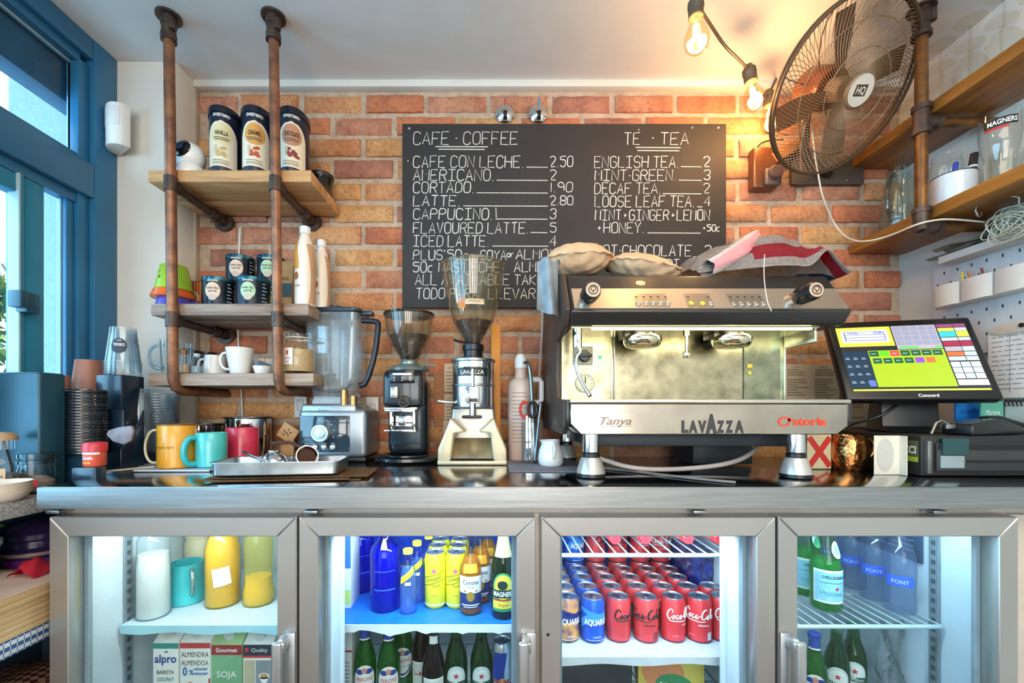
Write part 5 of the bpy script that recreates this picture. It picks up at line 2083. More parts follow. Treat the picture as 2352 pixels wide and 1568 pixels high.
# ================================================================ festoon lights
cable_pts = [at(1578, -60, 1.0), at(1590, -15, 1.06), at(1600, 6, 1.08)]
p1, p2, p3 = at(1598, 6, 1.08), at(1720, 160, 1.32), Vector((.93, 1.46, 2.30))
t = thing('festoon_light', 'string of warm filament bulbs hanging from a cable under the ceiling', 'string light', (p1 + p2) / 2)
FC = mat('festoon_cable', '#4a3c30', .5)
b = B()
mid = (p1 + p2) / 2 + Vector((0, 0, -.02))
b.tube([Vector((.40, .85, CEIL)), Vector((.47, .98, 2.30)), p1, p1 * .7 + p2 * .3 + Vector((0, 0, -.012)), mid, p1 * .25 + p2 * .75 + Vector((0, 0, -.008)), p2, (p2 + p3) / 2 + Vector((0, 0, -.07)), p3 + Vector((0, 0, -.02)), Vector((1.0, 1.53, CEIL))], .0042, 8, smooth=2)
b.done('cable', FC, t, w=True)
for q, ang in ((p1, Vector((.0, -.05, -1))), (p2, Vector((.15, -.05, -1))), (p3 + Vector((0, 0, -.02)), Vector((.05, 0, -1)))):
    M = ang.normalized().to_track_quat('Z', 'Y').to_matrix()
    b = B()
    b.lathe([(0, -.012), (.012, -.012), (.014, -.004), (.019, .0), (.0195, .014), (.018, .016), (.018, .040), (.016, .042), (0, .042)], q, 20, M=M)
    b.done('lamp_socket', mat('socket_brown', '#5a4a36', .5), t, w=True)
    b = B()
    b.lathe([(.0135, .040), (.014, .052), (.021, .068), (.0285, .088), (.030, .100), (.027, .114), (.018, .125), (.008, .130), (0, .131)], q, 28, M=M)
    bb = b.done('bulb', thin('bulb_glass', '#fff1d8', .9), t, w=True)
    b = B()
    b.cyl(q + M @ Vector((0, 0, .042)), q + M @ Vector((0, 0, .062)), .0045, n=10)
    b.mi = 1
    for i in range(4):
        a = i * PI / 2 + .4
        b.cyl(q + M @ Vector((.006 * math.cos(a), .006 * math.sin(a), .058)), q + M @ Vector((.010 * math.cos(a + .5), .010 * math.sin(a + .5), .108)), .0019, n=8)
    b.done('filament', [mat('stem_glass', '#e8dcc0', .2), lamp_mat('filament_glow', '#ffb85a', 60)], bb, w=True)
for q, pw in ((p1 + Vector((0, 0, -.085)), 2.2), (p2 + Vector((.01, 0, -.085)), 3.8), (p3 + Vector((0, 0, -.10)), 2.2)):
    point('festoon_bulb_light', q, pw, (1, .66, .34), .022)

# ================================================================ fan
FCN = Vector((1.064, 1.312, 2.186))
fn_ = Vector((.197, -.775, -.600)).normalized()
t = thing('wall_fan', 'round wall fan in a brown wire cage tilted down from the bricks', 'fan', FCN)
t.rotation_euler = fn_.to_track_quat('Z', 'Y').to_euler()
RM = t.rotation_euler.to_matrix()
FB = mat('fan_bronze', '#957a5c', .45, .25, var=.08)
FRIM = mat('fan_rim', '#5f4c3a', .4, .4)
R = .225
b = B()
ringz = lambda r: .055 * (1 - (r / R) ** 2.2)


for i in range(100):
    a = 2 * PI * i / 100
    pts = []
    for k in range(9):
        r = .045 + (R - .048) * k / 8
        aa = a + .85 * (1 - k / 8) ** 1.0
        pts.append((r * math.cos(aa), r * math.sin(aa), ringz(r)))
    b.tube(pts, .00095, 4)
for r in (.10, .165):
    b.tube([(r * math.cos(a), r * math.sin(a), ringz(r) + .001) for a in [2 * PI * i / 60 for i in range(60)]], .0015, 5, closed=True)
b.done('cage_front', FB, t)
b = B()
for i in range(72):
    a = 2 * PI * i / 72
    pts = []
    for k in range(8):
        r = .06 + (R - .063) * k / 7
        aa = a - .35 * (1 - k / 7)
        pts.append((r * math.cos(aa), r * math.sin(aa), -.085 * (1 - (r / R) ** 3)))
    b.tube(pts, .00095, 4)
for i in range(8):
    a = 2 * PI * i / 8
    b.tube([(r_ * math.cos(a), r_ * math.sin(a), -.087 * (1 - (r_ / R) ** 3)) for r_ in (.05, .1, .15, .19, .224)], .002, 5)
b.done('cage_back', FB, t)
b = B()
for z, rr, rad in ((.004, R + .002, .005), (-.010, R + .001, .004)):
    b.tube([(rr * math.cos(a), rr * math.sin(a), z) for a in [2 * PI * i / 72 for i in range(72)]], rad, 8, closed=True)
b.done('rim', FRIM, t)
upl = RM.transposed() @ Vector((0, 0, 1))
rtl = upl.cross(Vector((0, 0, 1)))
a0 = math.atan2(rtl.y, rtl.x)
for k in range(4):
    b = B()
    a = a0 + math.radians(122) + k * PI / 2

    def bl(u, v):
        r = .035 + .165 * u
        w_ = .012 + .024 * math.sin(min(1, u * 1.15) * PI * .62)
        s = (v - .5) * 2 * w_
        tw = .42 * (1 - .4 * u)
        x, y, z = r, s * math.cos(tw), s * math.sin(tw) * .6 - .02
        return Vector((x * math.cos(a) - y * math.sin(a), x * math.sin(a) + y * math.cos(a), z))
    b.grid(bl, 12, 8, .002)
    b.done('blade', mat('blade_bronze', '#876a4c', .4, .2), t, smooth=60)
b = B()
b.lathe([(0, .010), (.03, .008), (.034, -.02), (.034, -.04)], n=28)
b.done('hub', FB, t)
b = B()
b.lathe([(.046, .052), (.046, .060), (.041, .063), (.041, .058)], n=36)
b.mi = 1
b.lathe([(0, .0605), (.041, .0605)], n=36)
lr = RM.transposed() @ Vector((1, 0, 0))
ax = math.atan2(lr.y, lr.x)
ux_, uy_ = Vector((math.cos(ax), math.sin(ax), 0)), Vector((-math.sin(ax), math.cos(ax), 0))
if (RM @ uy_).z < 0:
    uy_ = -uy_
b.mi = 2
g = lambda o: (lambda u, v: ux_ * u + uy_ * v + Vector((0, 0, o)))
b.rect(-.020, .020, -.015, .013, g(.0612))
b.mi = 1
b.text('HQ', lambda u, v: g(.0618)(u, v - .009), .024, width=.030, bold=.03)
b.done('badge', [FB, mat('badge_white', '#e9dfd0', .4), mat('badge_dark', '#4a3f36', .5)], t)
b = B()
b.lathe([(0, -.045), (.055, -.045), (.062, -.06), (.062, -.13), (.05, -.15), (0, -.155)], n=28)
b.done('motor', mat('motor_copper', '#8a4a2c', .35, .4), t)
inv = RM.transposed()
L2 = lambda p: inv @ (Vector(p) - FCN)
b = B()
b.tube([Vector((0, 0, -.13)), L2((1.05, 1.46, 2.19)), L2((1.08, 1.50, 2.08)), L2((1.19, 1.535, 2.045))], .016, 10, smooth=1)
b.done('arm', mat('fan_arm', '#3e332b', .4, .4), t)
b = B()
pz0, pz1, pxa, pxb = Z(426, 1.54), Z(362, 1.54), X(1816, 1.54), X(1981, 1.54)
mtx = Matrix.Translation(-FCN)
b.box(pxa, pxb, 1.530, 1.552, pz0, pz1, .006)
for px in (1852, 1945):
    b.cyl(at(px, 414, 1.531), at(px, 414, 1.526), .004, n=10)
for v in b.bm.verts:
    v.co = L2(v.co)
b.done('mounting_plate', mat('plate_grey', '#5b4f45', .5, .3), t)

# fan cord with drop
cd = B()
cd.tube([at(1866, 290, 1.46), at(1870, 350, 1.45), at(1880, 405, 1.45), at(1888, 450, 1.45), at(1915, 515, 1.50), at(1945, 548, 1.46), at(1985, 557, 1.38), at(2050, 540, 1.31), at(2105, 514, 1.225), Vector((1.262, 1.222, 1.752)), Vector((1.31, 1.216, 1.748)), Vector((1.38, 1.214, 1.740))], .0026, 8, smooth=3)
tag(cd.done('power_cord', mat('cord_white', '#e6dccb', .4)), 'white cord looping from the fan along the lower wooden shelf', 'cord')
# brown socket box with plug, batten, small switch
t = thing('socket_box', 'brown metal socket box on the bricks with a round grey plug in it', 'socket', at(1746, 395, 1.545))
b = B()
b.box(-.045, .042, -.035, .004, -.075, .072, .010, 3)
b.done('box_body', mat('copper_box', '#7c4f35', .35, .5, var=.12), t)
b = B()
b.box(-.012, .046, -.052, -.033, -.072, -.01, .010, 3)
b.lathe([(.024, 0), (.024, .012), (.02, .018), (0, .019)], (.018, -.05, -.032), 24, M=Matrix.Rotation(PI / 2, 3, 'X'))
b.done('plug', mat('plug_brown', '#6d5850', .4, .3), t)
cd = B()
cd.tube([at(1738, 342, 1.535), at(1745, 330, 1.53), at(1765, 322, 1.52), at(1800, 320, 1.50)], .003, 8, smooth=2)
tag(cd.done('power_cord', BLACK), 'short black cord rising from the brown socket box', 'cord')
t = thing('wooden_batten', 'short slanted wooden batten beside the brown socket box', 'batten', at(1800, 352, 1.530))
b = B()
b.box(-.055, .055, -.022, .012, -.018, .018, .002, M=Matrix.Rotation(-.55, 4, 'Y'))
b.done('wood_piece', wood('batten_wood', '#b87a3e', '#8a5526', 0), t)
t = thing('wall_switch', 'small round white switch on the bricks beside the fan cage', 'switch', at(1768, 290, 1.545))
b = B()
b.lathe([(.022, 0), (.022, .012), (.014, .024), (0, .025)], n=20, M=Matrix.Rotation(PI / 2, 3, 'X'))
b.done('switch_body', mat('switch_cream', '#e6d8c0', .4), t)

# ================================================================ wooden shelves on the wall by the till
WOODO = wood('shelf_wood_honey', '#a9702c', '#7a4b1e', 1, .4, 8)
t = thing('pipe_shelf', 'two honey coloured wooden shelves on a pipe frame above the till', 'shelf', (1.37, 1.25, 1.75))
for z in (2.108, 1.804):
    b = B()
    b.box(1.272, RX - .001, .75, 1.546, z - .036, z, .003)
    b.done('shelf_board', WOODO, t, w=True)
px_, py_ = 1.250, 1.261
b = B()
b.tube([(px_, py_, CEIL - .01), (px_, py_, 1.79), (px_ + .003, py_, 1.765), (px_ + .022, py_, 1.748), (RX - .002, py_, 1.748)], .0155, 14)
b.cyl((px_, py_, 2.052), (RX - .002, py_, 2.052), .0135, n=14)
b.done('pipe', mat('pipe_brass', '#8f5f30', .4, .6, var=.15, vs=30, hx2='#5b4029', bump=.15), t, w=True)
for nm, segs in (('ceiling_flange', ((CEIL - .006, CEIL, .034), (CEIL - .05, CEIL - .006, .022), (CEIL - .075, CEIL - .05, .020), (CEIL - .085, CEIL - .073, .024))), ('tee_fitting', ((2.015, 2.032, .023), (2.032, 2.085, .0195), (2.085, 2.10, .023))), ('elbow_fitting', ((1.785, 1.80, .022), (1.735, 1.785, .0195)))):
    b = B()
    for a, c, r in segs:
        b.cyl((px_, py_, a), (px_, py_, c), r, n=16)
    if nm == 'tee_fitting':
        b.cyl((px_, py_, 2.052), (px_ + .035, py_, 2.052), .019, n=16)
        b.cyl((px_ + .035, py_, 2.052), (px_ + .05, py_, 2.052), .022, n=6)
    if nm == 'elbow_fitting':
        b.cyl((px_, py_, 1.748), (px_ + .04, py_, 1.748), .019, n=16)
        b.cyl((px_ + .04, py_, 1.748), (px_ + .052, py_, 1.748), .022, n=16)
    if nm == 'ceiling_flange':
        b.cyl((px_ + .02, py_ - .012, CEIL - .012), (px_ + .02, py_ - .012, CEIL - .045), .010, n=8)
    b.done(nm, DPIPE, t, w=True)
for y in (1.10, .98, .86):
    b = B()
    b.tube([(1.33, y + .09, 1.769), (1.33, y + .09, 1.755), (1.338, y + .09, 1.744), (1.345, y + .09, 1.750), (1.345, y + .09, 1.757)], .0025, 8, smooth=1)
    b.done('cup_hook', CHROME, t, w=True)

# upturned stemware on the upper shelf
WG = thin('wine_glass', '#fbf9f4', .28)
first = None
n = 0
ys = [1.12, 1.20, 1.28, 1.36, 1.44, 1.51]
for row, xx in ((0, 1.325), (1, 1.412)):
    for i, y in enumerate(ys):
        h = .185 if i < 4 else .15
        lb = f"upturned stemmed glass on the upper wooden shelf, {['edge', 'wall'][row]} row, {['first', 'second', 'third', 'fourth', 'fifth', 'sixth'][len(ys) - 1 - i]} from the bricks"
        if first is None:
            t = thing('wine_glass', lb, 'glass', (xx, y, 2.1085), 0, 'upturned stemmed glasses on the upper shelf')
            b = B()
            b.lathe([(.030, .001), (.0305, .004), (.036, .035), (.034, .060), (.020, .082), (.006, .090), (.0036, .10), (.0036, .168), (.008, .178), (.033, .184), (.033, .1855), (0, .1855)], n=30)
            b.done('glass_bowl', WG, t)
            first = t
        else:
            o = dup(first, (xx, y, 2.1085), lb)
            o.scale = (1, 1, h / .185)

# on the lower shelf
LZ = 1.8048
t = thing('glass_jug', 'tall clear glass jug with a big bent handle on the lower wooden shelf', 'jug', (1.345, 1.43, LZ))
b = B()
b.lathe([(0, .004), (.048, .004), (.052, .012), (.046, .10), (.034, .18), (.036, .20), (.034, .20), (.032, .18), (.043, .10), (.049, .014), (0, .009)], n=34)
b.done('glass_body', thin('jug_body_glass', '#eef3f1', 1.6), t)
b = B()
b.tube([(-.036, -.02, .172), (-.05, -.03, .178), (-.075, -.04, .12), (-.078, -.04, .06), (-.064, -.03, .035), (-.044, -.02, .05)], .0065, 10, smooth=2)
b.done('handle', MATS['jug_handle_glass'], t)
t = thing('glass_jar', 'tall straight glass jar behind the white enamel pot', 'jar', (1.40, 1.335, LZ))
b = B()
b.lathe([(0, .003), (.036, .003), (.038, .010), (.038, .165), (.034, .172), (.036, .190), (.034, .190), (.032, .172), (.0355, .162), (.0355, .012), (0, .008)], n=32)
b.done('glass_body', GLASS, t)
t = thing('glass_jar', 'short round glass jar between the tall jug and the pipe on the lower shelf', 'jar', (1.40, 1.49, LZ))
b = B()
b.lathe([(0, .003), (.034, .003), (.036, .010), (.036, .10), (.03, .115), (.03, .125)], n=30)
b.done('glass_body', GLASS, t)
t = thing('enamel_pot', 'white enamel pot with a dark rim holding pens on the lower wooden shelf', 'pot', (1.345, 1.262, LZ))
b = B()
b.lathe([(0, 0), (.044, 0), (.047, .004), (.049, .086), (.047, .086), (.045, .006), (0, .004)], n=36)
b.mi = 1
b.tube([(.0485 * math.cos(a), .0485 * math.sin(a), .087) for a in [2 * PI * i / 40 for i in range(40)]], .0016, 6, closed=True)
b.done('pot_body', [mat('enamel_white', '#e9ecee', .25, coat=.3), mat('enamel_edge', '#3a3f5a', .4)], t)
for dx, dy, hh, r, col, lb in ((.02, -.02, .14, .009, '#1d1a1a', 'thick black marker standing in the white enamel pot'), (-.022, -.012, .118, .0055, '#2446b8', 'blue pen standing in the white enamel pot')):
    t = thing('marker_pen', lb, 'pen', (1.345 + dx, 1.262 + dy, LZ + .006))
    b = B()
    M = Vector((.14, 0, 1)).normalized().to_track_quat('Z', 'Y').to_matrix()
    b.lathe([(0, 0), (r * .8, 0), (r, .004), (r, hh * .65)], n=16, M=M)
    b.done('pen_barrel', mat('pen_' + col[1:], col, .3), t)
    b = B()
    b.lathe([(r * 1.05, hh * .65), (r * 1.1, hh * .66), (r * 1.02, hh), (0, hh)], n=16, M=M)
    b.mi = 1
    b.lathe([(r * 1.14, hh * .70), (r * 1.14, hh * .74)], n=16, M=M)
    b.done('pen_cap', [mat('pen_' + col[1:], col, .3), INKW], t)
t = thing('pint_glass', 'tall curved pint glass with a black and red band on the lower wooden shelf', 'glass', (1.355, 1.155, LZ))
pg = [(0, .003), (.027, .003), (.029, .008), (.028, .04), (.030, .07), (.037, .105), (.041, .14), (.040, .198)]
b = B()
b.lathe(pg + [(.0385, .198), (.0392, .14), (.0355, .106), (.028, .07), (.0262, .04), (.026, .012), (0, .009)], n=36)
b.done('glass_body', thin('pint_glass_clear', '#fcfdfb', 1.2), t)
b = B()
g = wrap(.0418, 0, -.75)
b.rect(-.034, .030, .150, .172, g, 14)
b.mi = 1
b.rect(-.034, .012, .143, .1495, g, 10)
b.mi = 2
b.text('MAGNERS', lambda u, v: wrap(.0432, 0, -.75)(u, v + .155), .017, width=.056, bold=.03)
b.done('print', [INKK, mat('band_red', '#c8352b', .4), INKW], t)
t = thing('small_glass', 'stack of thin glass tumblers behind the curved pint glass', 'glass', (1.425, 1.20, LZ))
b = B()
b.lathe([(0, .003), (.027, .003), (.033, .12), (.0315, .12), (.026, .008), (0, .008)], n=30)
b.done('glass_body', GLASS, t)
t = thing('wire_bundle', 'tangled bundle of clear straws hanging from a hook under the lower shelf', 'wire', (1.37, 1.125, 1.645))
b = B()
rd = random.Random(8)
for i in range(46):
    r_ = rd.uniform(.025, .05)
    c0 = Vector((rd.uniform(-.02, .02), rd.uniform(-.02, .02), .055 + rd.uniform(-.015, .015)))
    tl = rd.uniform(-.5, .5)
    b.tube([c0 + Vector((.35 * r_ * math.sin(a) * math.sin(tl * 2), r_ * math.cos(a + tl), .75 * r_ * math.sin(a))) for a in [2 * PI * k / 16 for k in range(16)]], .0014, 5, closed=True)
b.tube([(0, 0, .09), (.0, 0, .12), (-.025, 0, .125)], .002, 6)
b.done('coils', mat('straw_clear', '#c9cbb9', .25, var=.15), t)
for i, (ya, yb_, dz, col, lb) in enumerate(((1.02, 1.36, 0, '#e2e4de', 'upper clear plastic bag lying on the white ledge under the lower shelf'), (1.02, 1.40, 1, '#d9d5c6', 'flat paper bag with a green print lying on the white ledge'))):
    t = thing('plastic_bag', lb, 'bag', (1.43, (ya + yb_) / 2, 1.6915 + (0.013 if i == 0 else 0)))
    b = B()
    b.grid(lambda u, v: Vector((-.034 + .065 * v - .02 * u * (1 - i), (u - .5) * (yb_ - ya), .004 + .014 * math.sin(u * 9 + i) ** 2 * (.4 + v * .6) * (1 - i * .6) + .004 * math.sin(v * 12 + u * 20))), 26, 8, .0012)
    if i:
        for f_ in b.bm.faces:
            c = f_.calc_center_median()
            if -.05 < c.y < .06 and c.x < -.005:
                f_.material_index = 1
    b.done('bag_sheet', [mat('bag_' + col[1:], col, .35, var=.1), mat('bag_green', '#5f9a5a', .5)], t)

# white ledge, pegboard and bins
t = thing('pegboard', 'white slotted pegboard on the wall behind the till screen', 'pegboard', (1.45, 1.1, 1.5))
b = B()
b.box(1.452, 1.458, .8, 1.425, 1.38, 1.69, .001)
b.done('board', mat('pegboard_white', '#d9dee2', .5), t, w=True)
b = B()
for i in range(14):
    for k in range(8):
        y = 1.41 - i * .04 - (.02 if k % 2 else 0)
        z = 1.40 + k * .036
        b.box(1.4505, 1.4525, y - .0014, y + .0014, z - .0045, z + .0045)
b.done('slots', mat('slot_black', '#25282a', .7), t, w=True)
b = B()
b.box(1.395, 1.4575, .8, 1.355, 1.668, 1.6905, .002)
b.mi = 0
tag(b.done('wall_ledge', WHITE), 'long white ledge above the white bins', 'ledge')
BIN = mat('bin_white', '#e6e0d8', .35, var=.02)
for i, (ya, yb_, lb) in enumerate(((1.305, 1.38, 'white plastic bin at the brick wall end of the pegboard row'), (1.218, 1.300, 'white plastic bin holding pens, second from the bricks'), (1.120, 1.213, 'white plastic bin, third from the bricks on the pegboard'))):
    t = thing('storage_bin', lb, 'bin', (1.42, (ya + yb_) / 2, 1.535))
    b = B()
    ya_, yb2 = ya - t.location.y, yb_ - t.location.y
    out = [(.03, ya_), (-.012, ya_), (-.020, ya_ + .012), (-.020, yb2 - .012), (-.012, yb2), (.03, yb2)]
    inn = [(.027, yb2 - .003), (-.010, yb2 - .003), (-.017, yb2 - .013), (-.017, ya_ + .013), (-.010, ya_ + .003), (.027, ya_ + .003)]
    b.prism(out, 'z', 0, .003)
    b.prism(out + inn, 'z', .003, .066)
    b.done('bin_body', BIN, t, smooth=50)
for dy, dx, col, lb in ((.02, 0, '#c9783f', 'orange striped pencil sticking out of the white bin'), (-.008, .008, '#8c3f2e', 'dark red pencil sticking out of the white bin'), (.034, -.005, '#d9c23a', 'yellow ended pen sticking out of the white bin')):
    t = thing('pencil', lb, 'pencil', (1.423 + dx, 1.258 + dy, 1.5385))
    b = B()
    b.cyl((0, 0, 0), (-.004, .012, .088), .0032, n=8)
    b.done('pencil_barrel', mat('pencil_' + col[1:], col, .5), t)
# papers pinned under
t = thing('notice_sheet', 'handwritten white sheet held by a round clip behind the till screen', 'paper', (1.455, 1.14, 1.25))
b = B()
b.box(1.4492, 1.4502, .95, 1.265, 1.245, 1.44)
b.mi = 1
rd = random.Random(4)
for i in range(13):
    yy = 1.255
    while yy > .97:
        l_ = rd.uniform(.008, .03)
        b.box(1.4484, 1.4490, yy - l_, yy, 1.432 - i * .0135, 1.4338 - i * .0135)
        yy -= l_ + .006
for yv in (1.21, 1.15, 1.08):
    b.box(1.4484, 1.4490, yv, yv + .0008, 1.26, 1.43)
b.done('sheet', [PAPER, mat('pen_ink', '#8f8290', .7)], t, w=True, smooth=0)
b = B()
b.prism([(1.262, 1.435), (1.235, 1.455), (1.10, 1.462), (1.10, 1.425), (1.235, 1.425)], 'x', 1.444, 1.4480, .001)
b.mi = 1
b.cyl((1.445, 1.178, 1.443), (1.439, 1.178, 1.443), .006, n=12)
b.done('clip', [mat('clip_beige', '#d8cbb8', .5), INKK], t, w=True)
t = thing('spiral_notebook', 'white notebook with a black spiral edge under the handwritten sheet', 'notebook', (1.45, 1.1, 1.2))
b = B()
b.box(1.451, 1.458, .9, 1.225, 1.148, 1.232, .001)
b.done('cover', mat('notebook_white', '#dcd6cc', .6), t, w=True)
b = B()
for i in range(34):
    y = 1.222 - i * .0095
    b.tube([(1.450, y, 1.222), (1.446, y, 1.230), (1.452, y, 1.240), (1.459, y, 1.233)], .0014, 5)
b.done('spiral', BLACK, t, w=True)

# ================================================================ till
t = thing('till_screen', 'black touch screen till showing a green and yellow sales page', 'screen', (1.18, 1.185, 1.1475), -.25)
tl = .45
RX_ = Matrix.Translation((0, 0, .0925)) @ Matrix.Rotation(-tl, 4, 'X')
W_, H_ = .36, .27
b = B()
b.box(-W_ / 2, W_ / 2, 0, .03, 0, H_, .008, 3, M=RX_)
b.done('bezel', mat('bezel_black', '#1b1a19', .3, var=.1), t)
b = B()
b.box(-.10, .10, .028, .055, .03, H_ - .05, .01, 2, M=RX_)
b.prism([(.00, 0.001), (.14, .001), (.13, .012), (.11, .10), (.085, .14), (.06, .12), (.05, .015)], 'x', -.07, .07, .004)
b.done('stand', BLACK, t)
su, sv = .322, .222
so = Vector((-su / 2, -.0005, .026))


def scr(o):
    return lambda u, v: RX_ @ Vector((so.x + u * su, so.y - o, so.z + v * sv))


em_m = lambda n_, h_, e=.55: mat('screen_' + n_, h_, .25, var=.01, emit=e)
cols = {'olive': '#9cb52a', 'yellow': '#d8dc4a', 'white': '#dfe5ea', 'navy': '#20364a', 'keys': '#8d90a8', 'dark': '#2a2c2e', 'dgreen': '#1f5a3c', 'lime': '#5ce02c', 'red': '#e04848', 'purple': '#8a4ad0', 'orange': '#ee6a3c', 'cyan': '#3cb4c8', 'plum': '#8a4470', 'wine': '#9c2c48', 'grey': '#b4bcc4', 'pink': '#a9a2aa', 'blue': '#5870b8', 'ink': '#2848a0', 'grn': '#4cc850'}
names = list(cols)
b = B()


def R_(n_, u0, u1, v0, v1, lay=1):
    b.mi = names.index(n_)
    b.rect(u0, u1, v0, v1, scr(.0004 * lay))


R_('dark', 0, 1, 0, 1, 0)
R_('yellow', 0, .43, .68, .99)
R_('white', .03, .40, .74, .94, 2)
R_('ink', .055, .375, .77, .915, 3)
for k in range(3):
    R_('white', .062, .368, .777 + k * .046, .815 + k * .046, 4)
b.mi = names.index('ink')
b.text('TOTAL:', lambda u, v: scr(.0022)(u / su + .13, v / sv + .876), .010, width=.032, bold=.02)
b.text('29.80', lambda u, v: scr(.0022)(u / su + .325, v / sv + .876), .010, width=.022, bold=.02)
R_('pink', .44, .775, .62, .99)
for i in range(5):
    for k in range(4):
        R_('keys', .448 + i * .065, .506 + i * .065, .68 + k * .077, .748 + k * .077, 2)
R_('grn', .46, .60, .635, .66, 3)
R_('grn', .72, .77, .635, .66, 3)
R_('navy', 0, .20, .06, .60)
for i in range(3):
    for k in range(4):
        R_('grey', .015 + i * .062, .05 + i * .062, .12 + k * .12, .128 + k * .12, 2)
        R_('grey', .02 + i * .062, .045 + i * .062, .14 + k * .12, .147 + k * .12, 2)
R_('blue', .145, .195, .07, .16, 3)
R_('olive', .205, .775, .06, .61)
for i in range(7):
    R_(['dgreen', 'lime', 'red', 'dgreen', 'dgreen', 'dgreen', 'dgreen'][i], .212 + i * .079, .282 + i * .079, .52, .60, 2)
    if i < 6:
        R_(['dgreen', 'dgreen', 'dgreen', 'dgreen', 'purple', 'orange'][i], .225 + i * .079, .290 + i * .079, .41, .49, 2)
    if i not in (1,):
        R_('grey', .225 + i * .079, .262 + i * .079, .553, .562, 3)
    if i < 4:
        R_('grey', .238 + i * .079, .272 + i * .079, .445, .455, 3)
for v0, v1, ca, cb in ((.94, .99, 'plum', 'plum'), (.88, .93, 'yellow', 'grey'), (.79, .875, 'cyan', 'yellow'), (.73, .78, 'grey', 'grey'), (.65, .72, 'wine', 'wine'), (.57, .64, 'pink', 'grey'), (.50, .56, 'orange', 'grey'), (.43, .49, 'grey', 'grey')):
    R_(ca, .785, .905, v0, v1)
    R_(cb, .91, .995, v0, v1)
for i in range(3):
    for k in range(3):
        R_('grey' if (i + k) % 2 else 'white', .785 + i * .071, .85 + i * .071, .17 + k * .083, .245 + k * .083)
R_('white', .785, .995, .075, .155)
R_('yellow', .01, .99, .005, .03)
b.done('display', [em_m(k, v) for k, v in cols.items()], t, smooth=0)
b = B()
b.text('Concord', lambda u, v: RX_ @ Vector((u + .015, -.0006, .008 + v)), .013, width=.047, bold=.03)
b.done('maker_mark', INKW, t, smooth=0)
cd = B()
cd.tube([(1.16, 1.24, 1.225), (1.11, 1.24, 1.19), (1.055, 1.31, 1.16), (1.05, 1.36, 1.10), (1.05, 1.39, 1.055)], .0035, 8, smooth=3)
tag(cd.done('power_cord', BLACK), 'black cord running from behind the till screen', 'cord')

t = thing('cash_drawer', 'black metal cash drawer box with a sticker beneath the till screen', 'cash drawer', (1.262, 1.27, T))
CDM = mat('drawer_black', '#2c2d2c', .45, .3, var=.1)
b = B()
b.box(1.062, 1.462, 1.072, 1.48, T + .001, 1.147, .004)
b.done('casing', CDM, t, w=True)
b = B()
b.box(1.095, 1.455, 1.066, 1.074, T + .014, 1.128, .002)
b.mi = 1
b.box(1.068, 1.078, 1.060, 1.074, T + .008, 1.135, .002)
b.mi = 2
b.box(1.098, 1.452, 1.064, 1.068, 1.112, 1.126)
b.box(1.17, 1.452, 1.063, 1.067, T + .035, T + .041)
b.done('drawer_front', [mat('drawer_front', '#3d4041', .45, .3), mat('drawer_trim', '#8a8d8c', .3, .8), mat('drawer_gap', '#0f1011', .6)], t, w=True)
b = B()
b.box(1.102, 1.16, 1.0628, 1.0655, T + .022, T + .052)
b.mi = 1
b.box(1.106, 1.170, 1.0622, 1.0655, T + .055, T + .095)
b.done('window_sticker', [mat('sticker_grey', '#93a3a4', .6), mat('sticker_teal', '#1f4a4c', .4)], t, w=True)
b = B()
b.box(1.0605, 1.0618, 1.079, 1.131, T + .035, T + .088)
b.mi = 1
b.box(1.0600, 1.0607, 1.079, 1.131, T + .035, T + .047)
b.mi = 2
b.text('ECCI', lambda u, v: Vector((1.0598, 1.105 - u, T + .056 + v)), .026, width=.044, bold=.03)
b.done('side_sticker', [mat('sticker_olive', '#56603c', .6), mat('sticker_lime', '#a8c437', .6), INKW], t, w=True, smooth=0)
# things on the drawer
t = thing('card_terminal', 'long black card terminal lying on the cash drawer', 'card terminal', (1.26, 1.115, 1.1482), .25)
b = B()
b.prism([(-.09, .0), (-.09, .026), (.02, .040), (.10, .018), (.10, 0)], 'y', -.032, .032, .005, 3)
b.done('terminal_body', BLACK, t)
b = B()
b.prism([(-.085, .0275), (.01, .0395), (.01, .0402), (-.085, .0282)], 'y', -.026, .026)
b.done('terminal_screen', mat('terminal_screen', '#3a4a4e', .1), t)
t = thing('cable_clip', 'small silver metal bracket standing on the cash drawer under the till screen', 'bracket', (1.135, 1.095, 1.1482))
b = B()
b.tube([(-.025, 0, .002), (-.012, 0, .030), (0, 0, .036), (.022, 0, .024), (.034, 0, .022)], .003, 8, flatten=None)
b.box(.01, .036, -.004, .004, .014, .026, .002)
b.done('bracket_body', DSTEEL, t)
t = thing('stapler', 'black stapler lying on the cash drawer beside the teal notebook', 'stapler', (1.385, 1.17, 1.1482), .1)
b = B()
b.box(-.065, .065, -.016, .016, 0, .010, .003)
b.mi = 1
b.box(-.05, .066, -.011, .011, .0102, .016, .001)
b.done('base', [BLACK, CHROME], t)
b = B()
b.prism([(-.066, .016), (-.064, .045), (-.03, .048), (.068, .022), (.068, .014)], 'y', -.014, .014, .005, 3)
b.done('arm', BLACK, t)
